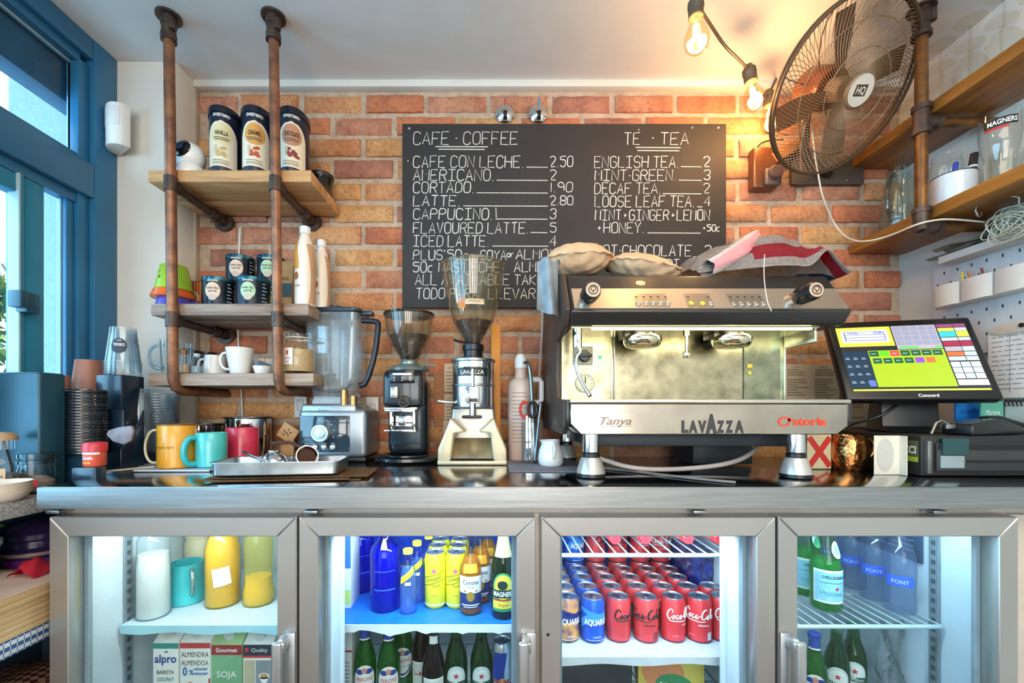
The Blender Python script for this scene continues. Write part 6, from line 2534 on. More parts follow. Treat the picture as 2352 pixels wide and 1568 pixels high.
for px0, px1, py0, py1, yy, col, txt, tc, lb in ((2196, 2258, 920, 972, 1.27, '#1f86d8', 'cafe', '#0b3d88', 'small bright blue booklet standing behind the card terminal'), (2254, 2350, 918, 985, 1.225, '#5fae98', 'Martine', '#e8f0ea', 'teal booklet with white handwriting standing behind the stapler')):
    xa, xb = X(px0, yy), min(X(px1, yy), 1.448)
    t = thing('booklet', lb, 'booklet', ((xa + xb) / 2, yy, 1.1482))
    hw, hh = (xb - xa) / 2, .096 if px0 < 2250 else .088
    b = B()
    b.box(-hw, hw, 0, .006, 0, hh, .001)
    b.mi = 1
    g = flat((0, -.0007, 0))
    b.text(txt, lambda u, v: g(u, v + hh * .55), .022, width=hw * 1.3, shear=.3)
    b.text(txt[:4], lambda u, v: g(u, v + hh * .25), .014, width=hw * .9, shear=.3)
    b.done('cover', [mat('booklet_' + col[1:], col, .5, var=.08), mat('booklet_ink' + tc[1:], tc, .5)], t, smooth=0)
t = thing('wooden_stand', 'pale wooden card stand behind the till screen leg', 'stand', (1.30, 1.33, 1.1482))
b = B()
b.box(-.07, .05, 0, .012, 0, .09, .002)
b.done('wood_panel', wood('stand_wood', '#d2ad7a', '#b58a58', 0), t)

# left of the drawer: copper mug, white card, red cross box
y = Yt(1083) + .045
t = thing('copper_mug', 'hammered copper mug with a curved handle beside the cash drawer', 'mug', (X(1950, y), y, T))
r = .045
b = B()
b.lathe([(0, 0), (r * .72, 0), (r * .86, .010), (r * 1.02, .035), (r * 1.03, .05), (r * .94, .080), (r * .92, .093), (r * .94, .095), (r * .89, .095), (r * .9, .08), (r * .98, .05), (r * .8, .012), (0, .008)], n=72)
rd = random.Random(2)
b.done('mug_body', None or mat('hammered_copper', '#c98a52', .22, 1, var=.1, vs=30, bump=.0), t)
m_ = MATS['hammered_copper']
nt = m_.node_tree
vo = nt.nodes.new('ShaderNodeTexVoronoi')
vo.inputs['Scale'].default_value = 110
tcn = nt.nodes.new('ShaderNodeTexCoord')
bp = nt.nodes.new('ShaderNodeBump')
bp.inputs['Strength'].default_value = .3
bp.inputs['Distance'].default_value = .004
nt.links.new(tcn.outputs['Object'], vo.inputs['Vector'])
nt.links.new(vo.outputs['Distance'], bp.inputs['Height'])
nt.links.new(bp.outputs[0], nt.nodes['Principled BSDF'].inputs['Normal'])
b = B()
b.tube([(r * .92, 0, .082), (r * 1.3, 0, .086), (r * 1.55, 0, .07), (r * 1.5, 0, .045), (r * 1.25, 0, .03), (r * 1.0, 0, .034)], .0048, 10, smooth=2)
b.done('handle', mat('brass', '#b08a48', .25, 1), t)
t = thing('white_card', 'folded white card with pale grey circle standing beside the copper mug', 'card', (1.006, 1.10, T))
b = B()
b.box(-.036, .03, 0, .002, 0, .100, .0005)
b.box(.028, .03, -.02, .002, 0, .100, .0005)
b.mi = 1
b.disc(-.008, .05, .022, .042, flat((0, -.0006, 0)), 28, 2)
b.done('card_sheet', [mat('card_white', '#e6dfcd', .7), mat('card_grey', '#c9c6bc', .7)], t, smooth=0)
y = 1.21
t = thing('sachet_box', 'small cream box with a red cross printed on it behind the machine foot', 'box', (X(1882, y), y + .02, T))
b = B()
b.box(-.034, .034, -.02, .03, 0, .098, .002)
b.mi = 1
g = flat((0, -.0206, .048))
for a in (.95, -.95):
    c_, s_ = math.cos(a), math.sin(a)
    b.grid(lambda u, v: Vector((0, -.0005 * (a > 0), 0)) + g((u - .5) * .1 * c_ - (v - .5) * .016 * s_, (u - .5) * .1 * s_ + (v - .5) * .016 * c_), 1, 1)
b.done('box_body', [mat('box_cream', '#d9c8a0', .6), mat('cross_red', '#cc3328', .5)], t, smooth=0)

# ================================================================ drinks in the fridge
GREEN = thin('bottle_green', '#9cdcab', 1.2)
DGREEN = thin('bottle_dark_green', '#84c49a', 1.2)
BROWN = thin('bottle_brown', '#d8b088', 1.2)
BLUEG = thin('bottle_blue_glass', '#6f95f4', 1.2)
CLEAR = thin('bottle_clear', '#fbfdfd', 1.2)


def rad_at(prof, z):
    for (r0, z0), (r1, z1) in zip(prof, prof[1:]):
        if z0 <= z <= z1 and z1 > z0:
            return r0 + (r1 - r0) * (z - z0) / (z1 - z0)
    return prof[-1][0]


def bottle(name, label, loc, prof, gm, fill=None, fm=None, cap=None, group=None, cap_h=.012):
    """prof [(r,z)] outer glass; fill = height of the drink inside"""
    t = thing(name, label, 'bottle', loc, .85 * math.atan2(-loc[0], loc[1]), group)
    b = B()
    b.lathe([(0, prof[0][1])] + prof, n=28)
    b.done('bottle_glass', gm, t)
    if fill:
        b = B()
        q = [(max(0, r - .0025), z + .003) for r, z in prof if z < fill] + [(rad_at(prof, fill) - .0025, fill)]
        b.lathe([(0, q[0][1])] + q + [(0, fill)], n=22)
        b.done('drink', fm, t)
    if cap:
        b = B()
        r, z = prof[-1]
        b.lathe([(r + .0015, z - cap_h * .7), (r + .002, z + cap_h * .2), (r + .0005, z + cap_h * .35), (0, z + cap_h * .4)], n=22)
        b.done('cap', cap, t)
    return t


LW = mat('label_white', '#e8e8e2', .55, var=.02)
LNAVY = mat('label_navy', '#1c2f66', .5)
LRED = mat('label_redink', '#c62f36', .5)
LGOLD = mat('label_gold', '#c29a48', .35, .5)
CAPW = mat('cap_white', '#d8dad6', .4)

# ---- first door: milk jug, teal jug, juice
S1 = .6655
FY = 1.19
t = bottle('milk_bottle', 'tall translucent bottle of milk beside the turquoise jug', (-.906, 1.146, S1), [(.036, 0), (.039, .004), (.0385, .13), (.036, .165), (.036, .20), (.030, .215), (.022, .225), (.022, .24)], thin('jug_translucent', '#f4f8fa', .9, .15, .12, '#dbe6ee'), .165, mat('milk', '#f0eee6', .3, var=.01))
b = B()
b.lathe([(.024, .228), (.025, .25), (0, .252)], n=22)
b.done('cap', CAPW, t)
y = 1.33
t = thing('sauce_tub', 'beige ridged tub with a pump top behind the milk bottle', 'tub', (-.905, y, S1))
b = B()
b.lathe([(0, 0), (.038, 0), (.042, .02), (.042, .14), (.038, .15), (.038, .158), (.042, .16), (.042, .172), (.03, .18), (.012, .186), (.012, .22), (0, .22)], n=28)
b.done('tub_body', mat('tub_beige', '#cfc4a0', .5), t)
y = 1.236
t = thing('steel_jug', 'turquoise painted milk frothing jug with a worn handle in the first fridge', 'jug', (X(428, y), y, S1), .62)
b = B()
b.lathe([(0, 0), (.046, 0), (.049, .004), (.046, .05), (.041, .085), (.0415, .11), (.0395, .11), (.039, .085), (.044, .05), (.046, .006), (0, .004)], n=36, fn=lambda p: p + Vector((0, 0, .10 * p.x * max(0, p.z - .06))))
b.done('jug_body', mat('jug_turquoise', '#35b5bd', .3, var=.12, vs=12, coat=.3), t, norm=True)
b = B()
b.tube([(.012, -.040, .098), (.014, -.068, .098), (.015, -.074, .075), (.014, -.062, .04), (.012, -.046, .03)], .0055, 8, smooth=2)
b.done('handle', mat('worn_steel', '#8fb0b0', .35, .8, var=.2, vs=40), t)
JUICE = mat('orange_juice', '#f2bf1c', .35, var=.04)
y = 1.22
t = bottle('juice_bottle', 'full bottle of yellow juice with a square white paper label', (X(512, y), y, S1), [(.042, 0), (.045, .004), (.045, .15), (.040, .175), (.030, .20), (.022, .215), (.022, .235)], thin('juice_plastic', '#f6efc8', 1.0, .1, .12, '#f2dc8a'), .20, JUICE)
b = B()
g = wrap(.0456, 0, .0)
rot = .14
b.grid(lambda u, v: g((u - .5) * .044 * math.cos(rot) - (v - .5) * .05 * math.sin(rot), .088 + (u - .5) * .044 * math.sin(rot) + (v - .5) * .05 * math.cos(rot)), 8, 4)
b.done('paper_label', PAPER, t)
y = 1.225
t = bottle('juice_bottle', 'third-full bottle of yellow juice beside the door handle', (X(594, y), y, S1), [(.038, 0), (.041, .004), (.041, .035), (.036, .055), (.036, .13), (.038, .17), (.032, .20), (.022, .225)], thin('juice_plastic_two', '#f3efc0', 1.0, .1, .15, '#e8dc8a'), .075, JUICE)


# cartons
def carton(px0, px1, y, z, h, label, base, paint, d=.068, cat='carton'):
    xa, xb = X(px0, y), X(px1, y)
    t = thing('drink_carton', label, cat, ((xa + xb) / 2, y + d / 2, z))
    hw = (xb - xa) / 2
    b = B()
    b.box(-hw, hw, -d / 2, d / 2, 0, h * .90, .002)
    b.prism([(-d / 2, h * .90), (d / 2, h * .90), (.006, h), (-.006, h)], 'x', -hw, hw, .001)
    b.done('carton_body', base, t)
    b = B()
    Mx = Vector((0, -.62, .78)).to_track_quat('Z', 'Y').to_matrix()
    b.lathe([(.0125, 0), (.0125, .010), (.011, .012), (0, .012)], (0, -d * .24, h * .945), 20, M=Mx)
    b.done('screw_cap', CAPW, t)
    b = B()
    ms = paint(b, hw, flat((0, -d / 2 - .0006, 0)), flat((0, -d / 2 - .0012, 0)), h * .9)
    b.done('print', ms, t, smooth=0)
    return t


def p_alpro(b, w, f, g, h):
    b.mi = 0
    b.text('alpro', lambda u, v: g(u, v + h - .050), .030, width=w * 1.7, bold=.02)
    b.mi = 1
    b.text('BARISTA', lambda u, v: g(u, v + h - .080), .014, width=w * 1.35, bold=.01)
    b.mi = 2
    b.text('COCONUT', lambda u, v: g(u, v + h - .098), .013, width=w * 1.3, bold=.01)
    b.rect(-w, w, h - .014, h, f)
    b.disc(.002, h - .022, .006, .0025, g, 10, 1)
    b.mi = 3
    b.disc(0, h - .130, .024, .024, f, 24, 2)
    b.mi = 4
    b.disc(0, h - .130, .016, .016, g, 20, 2)
    return [mat('alpro_blue', '#22418f', .5), mat('ink_greybrown', '#6a635c', .5), mat('alpro_teal', '#2f8f86', .5), mat('coffee_tan', '#c89a5c', .5), LW]


def p_almond(b, w, f, g, h):
    b.mi = 0
    b.rect(-w, w, h - .014, h + .0, f)
    b.mi = 1
    b.text('ALMENDRA', lambda u, v: g(u, v + h - .036), .019, width=w * 1.8)
    b.text('ALMENDOA', lambda u, v: g(u, v + h - .058), .019, width=w * 1.8)
    b.mi = 2
    b.text('0', lambda u, v: g(u - w * .65, v + h - .084), .030, width=.012, bold=.03)
    b.text('%', lambda u, v: g(u - w * .22, v + h - .082), .018, width=.012, bold=.03)
    b.text('azucar', lambda u, v: g(u + w * .42, v + h - .070), .011, width=w * .9, bold=.03)
    b.text('azucar', lambda u, v: g(u + w * .42, v + h - .082), .011, width=w * .9, bold=.03)
    for q, a in ((-.012, 0), (.014, .5)):
        b.mi = 3
        b.disc(q, h - .118 - a * .004, .013, .017, g, 18, 2)
    b.mi = 0
    b.rect(w - .004, w, .0, h * .55, g)
    return [mat('carton_red', '#c53a3f', .5), mat('ink_greybrown', '#6a635c', .5), mat('ink_skyblue', '#2f77b8', .5), mat('almond', '#b0673a', .7, var=.15, vs=200)]


def p_soja(b, w, f, g, h):
    b.mi = 0
    b.rect(-w, w, h * .42, h * .86, f)
    b.mi = 1
    b.rect(-w, w, h - .030, h - .004, g)
    b.mi = 2
    b.text('Gourmet', lambda u, v: Vector((0, -.0006, 0)) + g(u, v + h - .022), .015, width=w * 1.4, bold=.02)
    b.text('SOJA', lambda u, v: g(u, v + h * .56), .022, width=w * 1.3, bold=.01)
    b.mi = 3
    b.disc(w * .62, h * .36, .007, .007, g, 14, 1)
    b.mi = 4
    for q in (-.5, -.1, .3):
        b.disc(q * w, h * .10, .004, .025, g, 12, 1)
    b.rect(-w * .5, w * .4, h * .34, h * .35, g)
    b.rect(-w * .4, w * .3, h * .30, h * .31, g)
    return [mat('soja_green', '#7fb58a', .5), mat('soja_red', '#9c2f35', .5), INKW, mat('soja_yellow', '#d8d23a', .5), mat('soja_leaf', '#4f8f3f', .5)]


def p_quality(b, w, f, g, h):
    b.mi = 0
    b.rect(-w, w, h - .028, h, f)
    b.mi = 1
    b.rect(-w, w, h - .034, h - .028, f)
    b.rect(-w * .85, -w * .6, h - .018, h - .008, g)
    b.mi = 2
    b.text('Quality', lambda u, v: g(u + .005, v + h - .018), .014, width=w * 1.1)
    b.mi = 3
    b.rect(-w * .9, -w * .2, h * .42, h * .80, g)
    b.mi = 4
    b.rect(-w * .12, w * .98, h * .42, h * .80, g)
    h_ = lambda u, v: g(u, v) + Vector((0, -.0006, 0))
    b.mi = 2
    b.disc(w * .45, h * .60, .014, .008, h_, 18, 2)
    b.disc(w * .45, h * .565, .010, .012, h_, 18, 2)
    b.mi = 5
    b.disc(w * .45, h * .605, .010, .005, lambda u, v: h_(u, v) + Vector((0, -.0006, 0)), 16, 1)
    b.mi = 0
    b.text('BARISTA', lambda u, v: g(u, v + h * .33), .009, width=w * 1.2)
    return [mat('quality_navy', '#2d3a4a', .5), mat('quality_red', '#d0453a', .5), INKW, mat('quality_beige', '#c3b79a', .5), mat('quality_grey', '#8f979c', .5), mat('coffee_tan', '#c89a5c', .5)]


WC = mat('carton_white', '#e6e6e0', .45, var=.02)
CZ = .4025
carton(351, 410, 1.125, CZ, .222, 'white and teal coconut drink carton, first from the hinge in the row of cartons', WC, p_alpro)
carton(413, 483, 1.120, CZ, .226, 'white and red almond drink carton beside the coconut one', WC, p_almond)
carton(486, 556, 1.125, CZ, .222, 'green soya drink carton with a dark red band', mat('carton_green', '#a9c98f', .45), p_soja)
carton(558, 626, 1.118, CZ, .222, 'dark topped drink carton with a coffee cup picture beside the door handle', WC, p_quality)

# ---- second door
S2 = .6675


def px_thing(px, y): return (X(px, y), y)


bigblue = [(.038, 0), (.041, .004), (.041, .155), (.036, .170), (.019, .190), (.0165, .21), (.0165, .235)]
BW = mat('blue_water', '#1b3fc4', .2, var=.08)
for px, y, lb in ((885, 1.19, 'large deep blue water bottle in front on the blue liner'), (828, 1.31, 'large deep blue water bottle behind the front one near the side wall')):
    t = bottle('water_bottle', lb, (X(px, y), y, S2), bigblue, BLUEG, .165, thin('blue_water_fill', '#6f8cf0', .4, .1, .3, '#1a48e0'), mat('cap_blue', '#2a55c8', .4))
    b = B()
    g = wrap(.0416)
    b.rect(-.03, .03, .060, .064, g, 10)
    b.rect(-.03, .03, .110, .112, g, 10)
    b.done('raised_band', mat('band_paleblue', '#3a63e8', .3), t)
t = thing('drink_carton', 'tall blue and white carton against the side wall of the second fridge', 'carton', (X(792, 1.22), 1.22, S2))
b = B()
b.box(-.014, .030, -.04, .04, 0, .215, .002)
b.mi = 1
b.rect(-.0145, .0302, .11, .215, flat((0, -.0406, 0)))
b.mi = 2
b.rect(-.0145, .0302, .012, .05, flat((0, -.0406, 0)))
b.done('carton_body', [WC, mat('carton_blue', '#3f78d0', .5), mat('carton_lime', '#c8d86a', .5)], t)

tonic = [(.021, 0), (.0235, .004), (.0235, .080), (.022, .10), (.014, .135), (.0115, .150), (.0115, .165)]
YL = mat('tonic_yellow', '#efe02a', .4, var=.03)
for px, y, lb in ((937, 1.165, 'clear tonic bottle with a yellow sash standing in front of two others'), (958, 1.235, 'clear tonic bottle with a yellow cap just behind the front tonic bottle'), (985, 1.30, 'clear tonic bottle farthest back in its row of three')):
    t = bottle('tonic_bottle', lb, (X(px, y), y, S2), tonic, thin('tonic_glass', '#f0f8ff', 1.3), .118, thin('tonic_drink', '#d8ecff', .5, .05, .10, '#c8e4ff'), mat('cap_yellow', '#e6e04a', .35))
    b = B()
    g = wrap(.0240, rz=lambda v: rad_at(tonic, v) + .0006)
    b.grid(lambda u, v: g((u - .5) * .042, .094 + (u - .5) * .028 + v * .018), 12, 3)
    b.mi = 1
    b.grid(lambda u, v: g((u - .5) * .044, .112 + (u - .5) * .012 + v * .010), 10, 2)
    b.mi = 2
    b.rect(-.008, .008, .078, .086, g, 6)
    b.done('neck_label', [YL, mat('tonic_blue', '#2a56c8', .5), INKW], t)

ALUC = mat('can_aluminium', '#c9d0d4', .25, .9, var=.03)


def can(name, label, loc, r, h, body, print_fn, mats, group=None, rz=0):
    t = thing(name, label, 'can', loc, rz, group)
    b = B()
    b.lathe([(0, .004), (r * .72, .004), (r * .78, 0), (r * .82, .001), (r, h * .06), (r, h * .90), (r * .86, h * .975), (r * .85, h * .98)], n=30)
    b.done('can_body', body, t)
    b = B()
    b.lathe([(r * .84, h * .975), (r * .87, h * .985), (r * .86, h * .998), (r * .82, h), (r * .79, h * .99), (r * .77, h * .972), (0, h * .976)], n=30)
    li = b.done('can_lid', ALUC, t)
    b = B()
    b.disc(0, .004, r * .22, r * .36, lambda u, v: Vector((u, v, h * .986)), 14, 1)
    b.tube([(r * .14 * math.cos(a), -r * .30 + r * .12 * math.sin(a), h * .987) for a in [2 * PI * i / 10 for i in range(10)]], .0008, 4, closed=True)
    b.done('ring_pull', DSTEEL, li)
    if print_fn:
        b = B()
        print_fn(b, r, h)
        b.done('print', mats, t)
    return t


def p_tonic(b, r, h):
    g = wrap(r + .0005)
    b.mi = 0
    b.text('Schweppes', lambda u, v: g(u, v + h * .52), .016, width=.046, rot=.28, shear=.3, bold=.01)
    b.grid(lambda u, v: g((u - .5) * .07, h * .61 + (u - .5) * .02 + v * .0018), 16, 1)
    b.grid(lambda u, v: g((u - .5) * .07, h * .47 + (u - .5) * .02 + v * .0018), 16, 1)
    b.text('Tonic', lambda u, v: g(u + .006, v + h * .40), .014, width=.024, rot=.2, shear=.3)
    b.text('TONICA', lambda u, v: g(u, v + h * .24), .005, width=.020)
    for k in range(5):
        b.grid(lambda u, v: g(-.012 + .032 * u, h * (.66 + .03 * k) + (u - .5) * .018 + v * .0012), 8, 1)
    b.mi = 1
    b.disc(.0, h * .69, .005, .006, g, 12, 1)
    b.mi = 2
    b.rect(-.035, .035, h * .07, h * .10, g, 14)


tonic_can = None
TC = [mat('tonic_ink', '#5a6a2a', .5), mat('tonic_pink', '#d85a8a', .5), mat('tonic_pale', '#d8e8c0', .5)]
first = None
for c, px in enumerate((1000, 1048)):
    for r_ in range(3):
        y = 1.20 + r_ * .062
        x = X(px, 1.20)
        lb = f"slim yellow tonic can, {['first', 'second', 'third'][r_]} row from the glass, {['beside the clear tonic bottles', 'behind the amber beer bottle'][c]}"
        if first is None:
            first = can('tonic_can', lb, (x, y, S2), .029, .152, YL, p_tonic, TC, 'slim yellow tonic cans')
        else:
            dup(first, (x, y, S2), lb)

coro = [(.027, 0), (.030, .004), (.030, .105), (.027, .125), (.0145, .165), (.0125, .20), (.0125, .215)]
first = None
for px, y, lb in ((1081, 1.165, 'amber beer bottle with a white and navy label in front on the blue liner'), (1103, 1.235, 'amber beer bottle directly behind the front one'), (1120, 1.30, 'amber beer bottle farthest back behind the cider')):
    if first is None:
        t = bottle('beer_bottle', lb, (X(px, y), y, S2), coro, thin('corona_glass', '#fbf2dc', 1.2), .15, thin('corona_beer', '#f4c868', .4, .05, .3, '#e8a83a'), LGOLD, 'amber beer bottles')
        b = B()
        g = wrap(.0306)
        b.rect(-.036, .036, .060, .104, g, 16)
        b.mi = 1
        b.rect(-.036, .036, .020, .060, g, 16)
        g1 = wrap(.0312)
        b.text('Corona', lambda u, v: g1(u, v + .083), .017, width=.044, bold=.01)
        b.text('CERVEZA', lambda u, v: g1(u, v + .074), .006, width=.024)
        b.mi = 2
        b.disc(0, .052, .011, .013, g1, 18, 2)
        b.disc(-.016, .066, .004, .003, g1, 8, 1)
        b.disc(.016, .066, .004, .003, g1, 8, 1)
        b.mi = 0
        b.rect(-.026, .026, .028, .031, g1, 12)
        b.rect(-.020, .020, .023, .025, g1, 10)
        gn = wrap(.0306, rz=lambda v: rad_at(coro, v) + .0005)
        b.mi = 3
        b.rect(-.022, .022, .112, .135, gn, 12, 3)
        b.done('label', [LW, LNAVY, LGOLD, mat('label_amber', '#d89a2a', .4)], t)
        first = t
    else:
        dup(first, (X(px, y), y, S2), lb)
cid = [(.029, 0), (.032, .004), (.032, .125), (.029, .150), (.017, .20), (.0145, .225), (.0145, .24)]
t = bottle('cider_bottle', 'dark green cider bottle with a green and yellow oval label on the blue liner', (X(1156, 1.14), 1.145, S2), cid, DGREEN, .18, thin('cider_fill', '#7aa88c', .4, .05, .3, '#2a5644'), LGOLD)
b = B()
g = wrap(.0326)
g1 = wrap(.0332)
g2 = wrap(.0338)
b.disc(0, .078, .031, .044, g, 30, 4)
b.rect(-.033, .033, .022, .060, g, 18)
b.mi = 1
b.disc(0, .085, .025, .032, g1, 26, 3)
b.rect(-.030, .030, .030, .050, g1, 14)
b.mi = 2
b.rect(-.034, .034, .058, .078, g2, 18)
b.disc(-.002, .090, .014, .012, g2, 14, 2)
b.mi = 3
b.text('MAGNERS', lambda u, v: wrap(.0344)(u, v + .062), .017, width=.056, bold=.03)
b.mi = 4
b.text('Original', lambda u, v: g2(u, v + .036), .011, width=.028, shear=.2)
b.rect(-.028, .028, .050, .054, g2, 12)
gn = wrap(.03, rz=lambda v: rad_at(cid, v) + .0006)
b.mi = 5
b.rect(-.030, .030, .160, .222, gn, 14, 6)
b.done('label', [mat('cider_green', '#2f8a52', .45), mat('cider_yellow', '#e8d84a', .45), mat('cider_dark', '#16302c', .45), INKW, LRED, mat('cider_foil', '#d8c890', .3, .4)], t)

# lower shelf of the second fridge
S3 = .4045
per = [(.028, 0), (.031, .004), (.031, .122), (.028, .145), (.0155, .188), (.0135, .215), (.0135, .228)]


def peroni(px, y, z, lb):
    t = bottle('beer_bottle', lb, (X(px, y), y, z), per, GREEN, .185, thin('lager_in_green', '#a8d88a', .4, .05, .35, '#4f9a44'), mat('cap_navy', '#24429c', .35))
    b = B()
    g = wrap(.0316)
    g1 = wrap(.0322)
    b.disc(0, .092, .029, .042, g, 30, 4)
    b.mi = 1
    b.disc(-.012, .117, .011, .007, g1, 12, 1)
    b.disc(.012, .117, .011, .007, g1, 12, 1)
    b.disc(0, .082, .025, .026, g1, 22, 2, .8, PI, 2 * PI)
    b.text('Nastro Azzurro', lambda u, v: g1(u, v + .079), .008, width=.036, shear=.2)
    b.mi = 2
    b.text('PERONI', lambda u, v: g1(u, v + .092), .014, width=.042)
    b.mi = 3
    b.disc(0, .120, .007, .008, g1, 14, 1)
    gn = wrap(.03, rz=lambda v: rad_at(per, v) + .0006)
    b.mi = 1
    b.rect(-.030, .030, .196, .222, gn, 14, 3)
    b.mi = 0
    b.rect(-.030, .030, .192, .196, gn, 14)
    b.done('label', [LW, mat('peroni_blue', '#27459a', .5), LRED, mat('peroni_peach', '#d89a80', .5)], t)
    return t


peroni(838, 1.165, S3, 'green lager bottle with an oval white label, first from the white lining')
peroni(893, 1.160, S3, 'green lager bottle with an oval white label, second from the white lining')
peroni(925, 1.250, S3, 'green lager bottle with an oval label half hidden between the front bottles')
mig = [(.028, 0), (.031, .004), (.031, .12), (.027, .145), (.0155, .185), (.0135, .215), (.0135, .228)]
for px, y, lb in ((970, 1.225, 'brown glass beer bottle with a cream oval label standing back on the lower shelf'), (996, 1.150, 'brown glass beer bottle with a framed white label in front on the lower shelf')):
    t = bottle('beer_bottle', lb, (X(px, y), y, S3), mig, thin('bottle_smoke', '#a8a09a', 1.2), .18, thin('beer_in_brown', '#8a7a70', .4, .05, .35, '#4f463f'), CAPW)
    b = B()
    g, g1, g2 = wrap(.0316), wrap(.0322), wrap(.0328)
    b.rect(-.030, .030, .030, .108, g, 16)
    b.mi = 1
    b.rect(-.027, .027, .034, .104, g1, 14)
    b.mi = 2
    b.text('San', lambda u, v: g2(u - .016, v + .072), .013, width=.014)
    b.text('guel', lambda u, v: g2(u + .017, v + .072), .013, width=.016)
    b.mi = 3
    b.text('Mi', lambda u, v: g2(u, v + .071), .018, width=.015, bold=.03)
    gn = wrap(.03, rz=lambda v: rad_at(mig, v) + .0006)
    b.mi = 0
    b.rect(-.024, .024, .19, .21, gn, 12, 3)
    b.done('label', [LW, mat('label_palegreen', '#cfd8cc', .5), INKK, LRED], t)
hei = [(.028, 0), (.031, .004), (.031, .127), (.028, .15), (.0155, .188), (.0135, .215), (.0135, .228)]


def heineken(px, y, z, lb):
    t = bottle('beer_bottle', lb, (X(px, y), y, z), hei, DGREEN, .185, thin('lager_in_dark', '#8fc4a0', .4, .05, .4, '#3f7a58'), mat('cap_green', '#2f6a4a', .35))
    b = B()
    g, g1, g2 = wrap(.0316), wrap(.0322), wrap(.0328)
    b.disc(0, .098, .027, .034, g, 28, 4)
    b.rect(-.022, .022, .03, .07, g, 12)
    b.mi = 1
    b.disc(0, .102, .021, .022, g1, 24, 3)
    b.mi = 2
    b.rect(-.030, .030, .078, .092, g1, 16)
    b.mi = 0
    b.text('Heineken', lambda u, v: g2(u, v + .081), .012, width=.042, bold=.01)
    b.mi = 3
    for k in range(5):
        a = PI / 2 + k * 2 * PI / 5
        P = lambda q, r_: (q[0] + r_[0], q[1] + r_[1])
        tip = (.0085 * math.cos(a), .0085 * math.sin(a))
        l = (.0036 * math.cos(a + PI / 5), .0036 * math.sin(a + PI / 5))
        r2 = (.0036 * math.cos(a - PI / 5), .0036 * math.sin(a - PI / 5))
        b.face([g2(0, .106), g2(r2[0], .106 + r2[1]), g2(tip[0], .106 + tip[1]), g2(l[0], .106 + l[1])])
    b.done('label', [mat('label_silver_green', '#c8d6d2', .4), mat('label_mid_green', '#dfe6e0', .5), mat('label_deep_green', '#1f4a38', .5), LRED], t)
    return t


heineken(1048, 1.165, S3, 'dark green beer bottle with a red star label beside the framed label bottle')
heineken(1106, 1.165, S3, 'dark green beer bottle with a red star label beside the slim blue can')


def p_bull(b, r, h):
    g = wrap(r + .0005)
    b.mi = 0
    b.face([g(-.03, h * .12), g(-.012, h * .12), g(-.004, h * .48), g(-.03, h * .48)])
    b.grid(lambda u, v: g(-.034 + .036 * u + .012 * v, h * (.52 + .36 * v)), 10, 4)
    b.grid(lambda u, v: g(-.002 + .036 * u - .004 * v, h * (.10 + .36 * v)), 10, 4)
    b.mi = 1
    b.text('Red Bull', lambda u, v: wrap(r + .0011)(u, v + h * .475), .014, width=.040, bold=.03)
    b.mi = 2
    b.disc(0, h * .505, .008, .008, g, 14, 1)


can('energy_drink_can', 'slim silver and blue energy drink can beside the door frame on the lower shelf', (X(1153, 1.15), 1.15, S3), .0265, .195, ALUC, p_bull, [mat('bull_blue', '#1c3f9c', .35, .3), LRED, mat('bull_gold', '#d8b040', .4)])
t = thing('drink_carton', 'white and pink carton against the side wall on the lower shelf', 'carton', (X(795, 1.2), 1.2, S3))
b = B()
b.box(-.018, .030, -.04, .04, 0, .225, .002)
b.mi = 1
b.rect(-.018, .030, .045, .060, flat((0, -.0406, 0)))
b.rect(-.018, .030, .155, .160, flat((0, -.0406, 0)))
b.mi = 2
for k in range(6):
    b.rect(-.012, .022, .075 + k * .010, .078 + k * .010, flat((0, -.0406, 0)))
b.done('carton_body', [WC, mat('carton_pink', '#b8405a', .5), mat('carton_text', '#8a9a9c', .5)], t)

# ---- third door: cans
S4 = .5860
ROWN = ['first', 'second', 'third', 'fourth', 'fifth']


SCRIPT = [  # cursive strokes in letter-height units
    [(1.05, .95), (.85, 1.05), (.55, .85), (.35, .45), (.40, .12), (.65, .05), (.95, .30)],
    [(1.05, .95), (1.10, .80), (.98, .72)],
    [(1.25, .48), (1.08, .40), (1.02, .15), (1.15, .05), (1.32, .25), (1.30, .45), (1.22, .48), (1.45, .42)],
    [(1.80, .45), (1.62, .48), (1.50, .25), (1.58, .05), (1.82, .18), (1.95, .35)],
    [(2.25, .45), (2.08, .48), (1.95, .25), (2.02, .06), (2.18, .15), (2.27, .45), (2.24, .12), (2.36, .08)],
    [(2.42, .30), (2.62, .33)],
    [(3.45, .98), (3.25, 1.05), (2.95, .85), (2.75, .45), (2.80, .12), (3.05, .05), (3.35, .30)],
    [(3.65, .48), (3.48, .40), (3.42, .15), (3.55, .05), (3.72, .25), (3.70, .45), (3.62, .48), (3.85, .45)],
    [(3.92, .30), (4.20, .95), (4.18, 1.05), (4.05, .85), (3.98, .15), (4.08, .06), (4.2, .2)],
    [(4.52, .45), (4.35, .48), (4.22, .25), (4.30, .06), (4.45, .15), (4.54, .45), (4.52, .12), (4.66, .08)],
    [(.50, -.02), (.9, -.18), (1.8, -.12), (2.6, -.22), (3.3, -.10)],
]


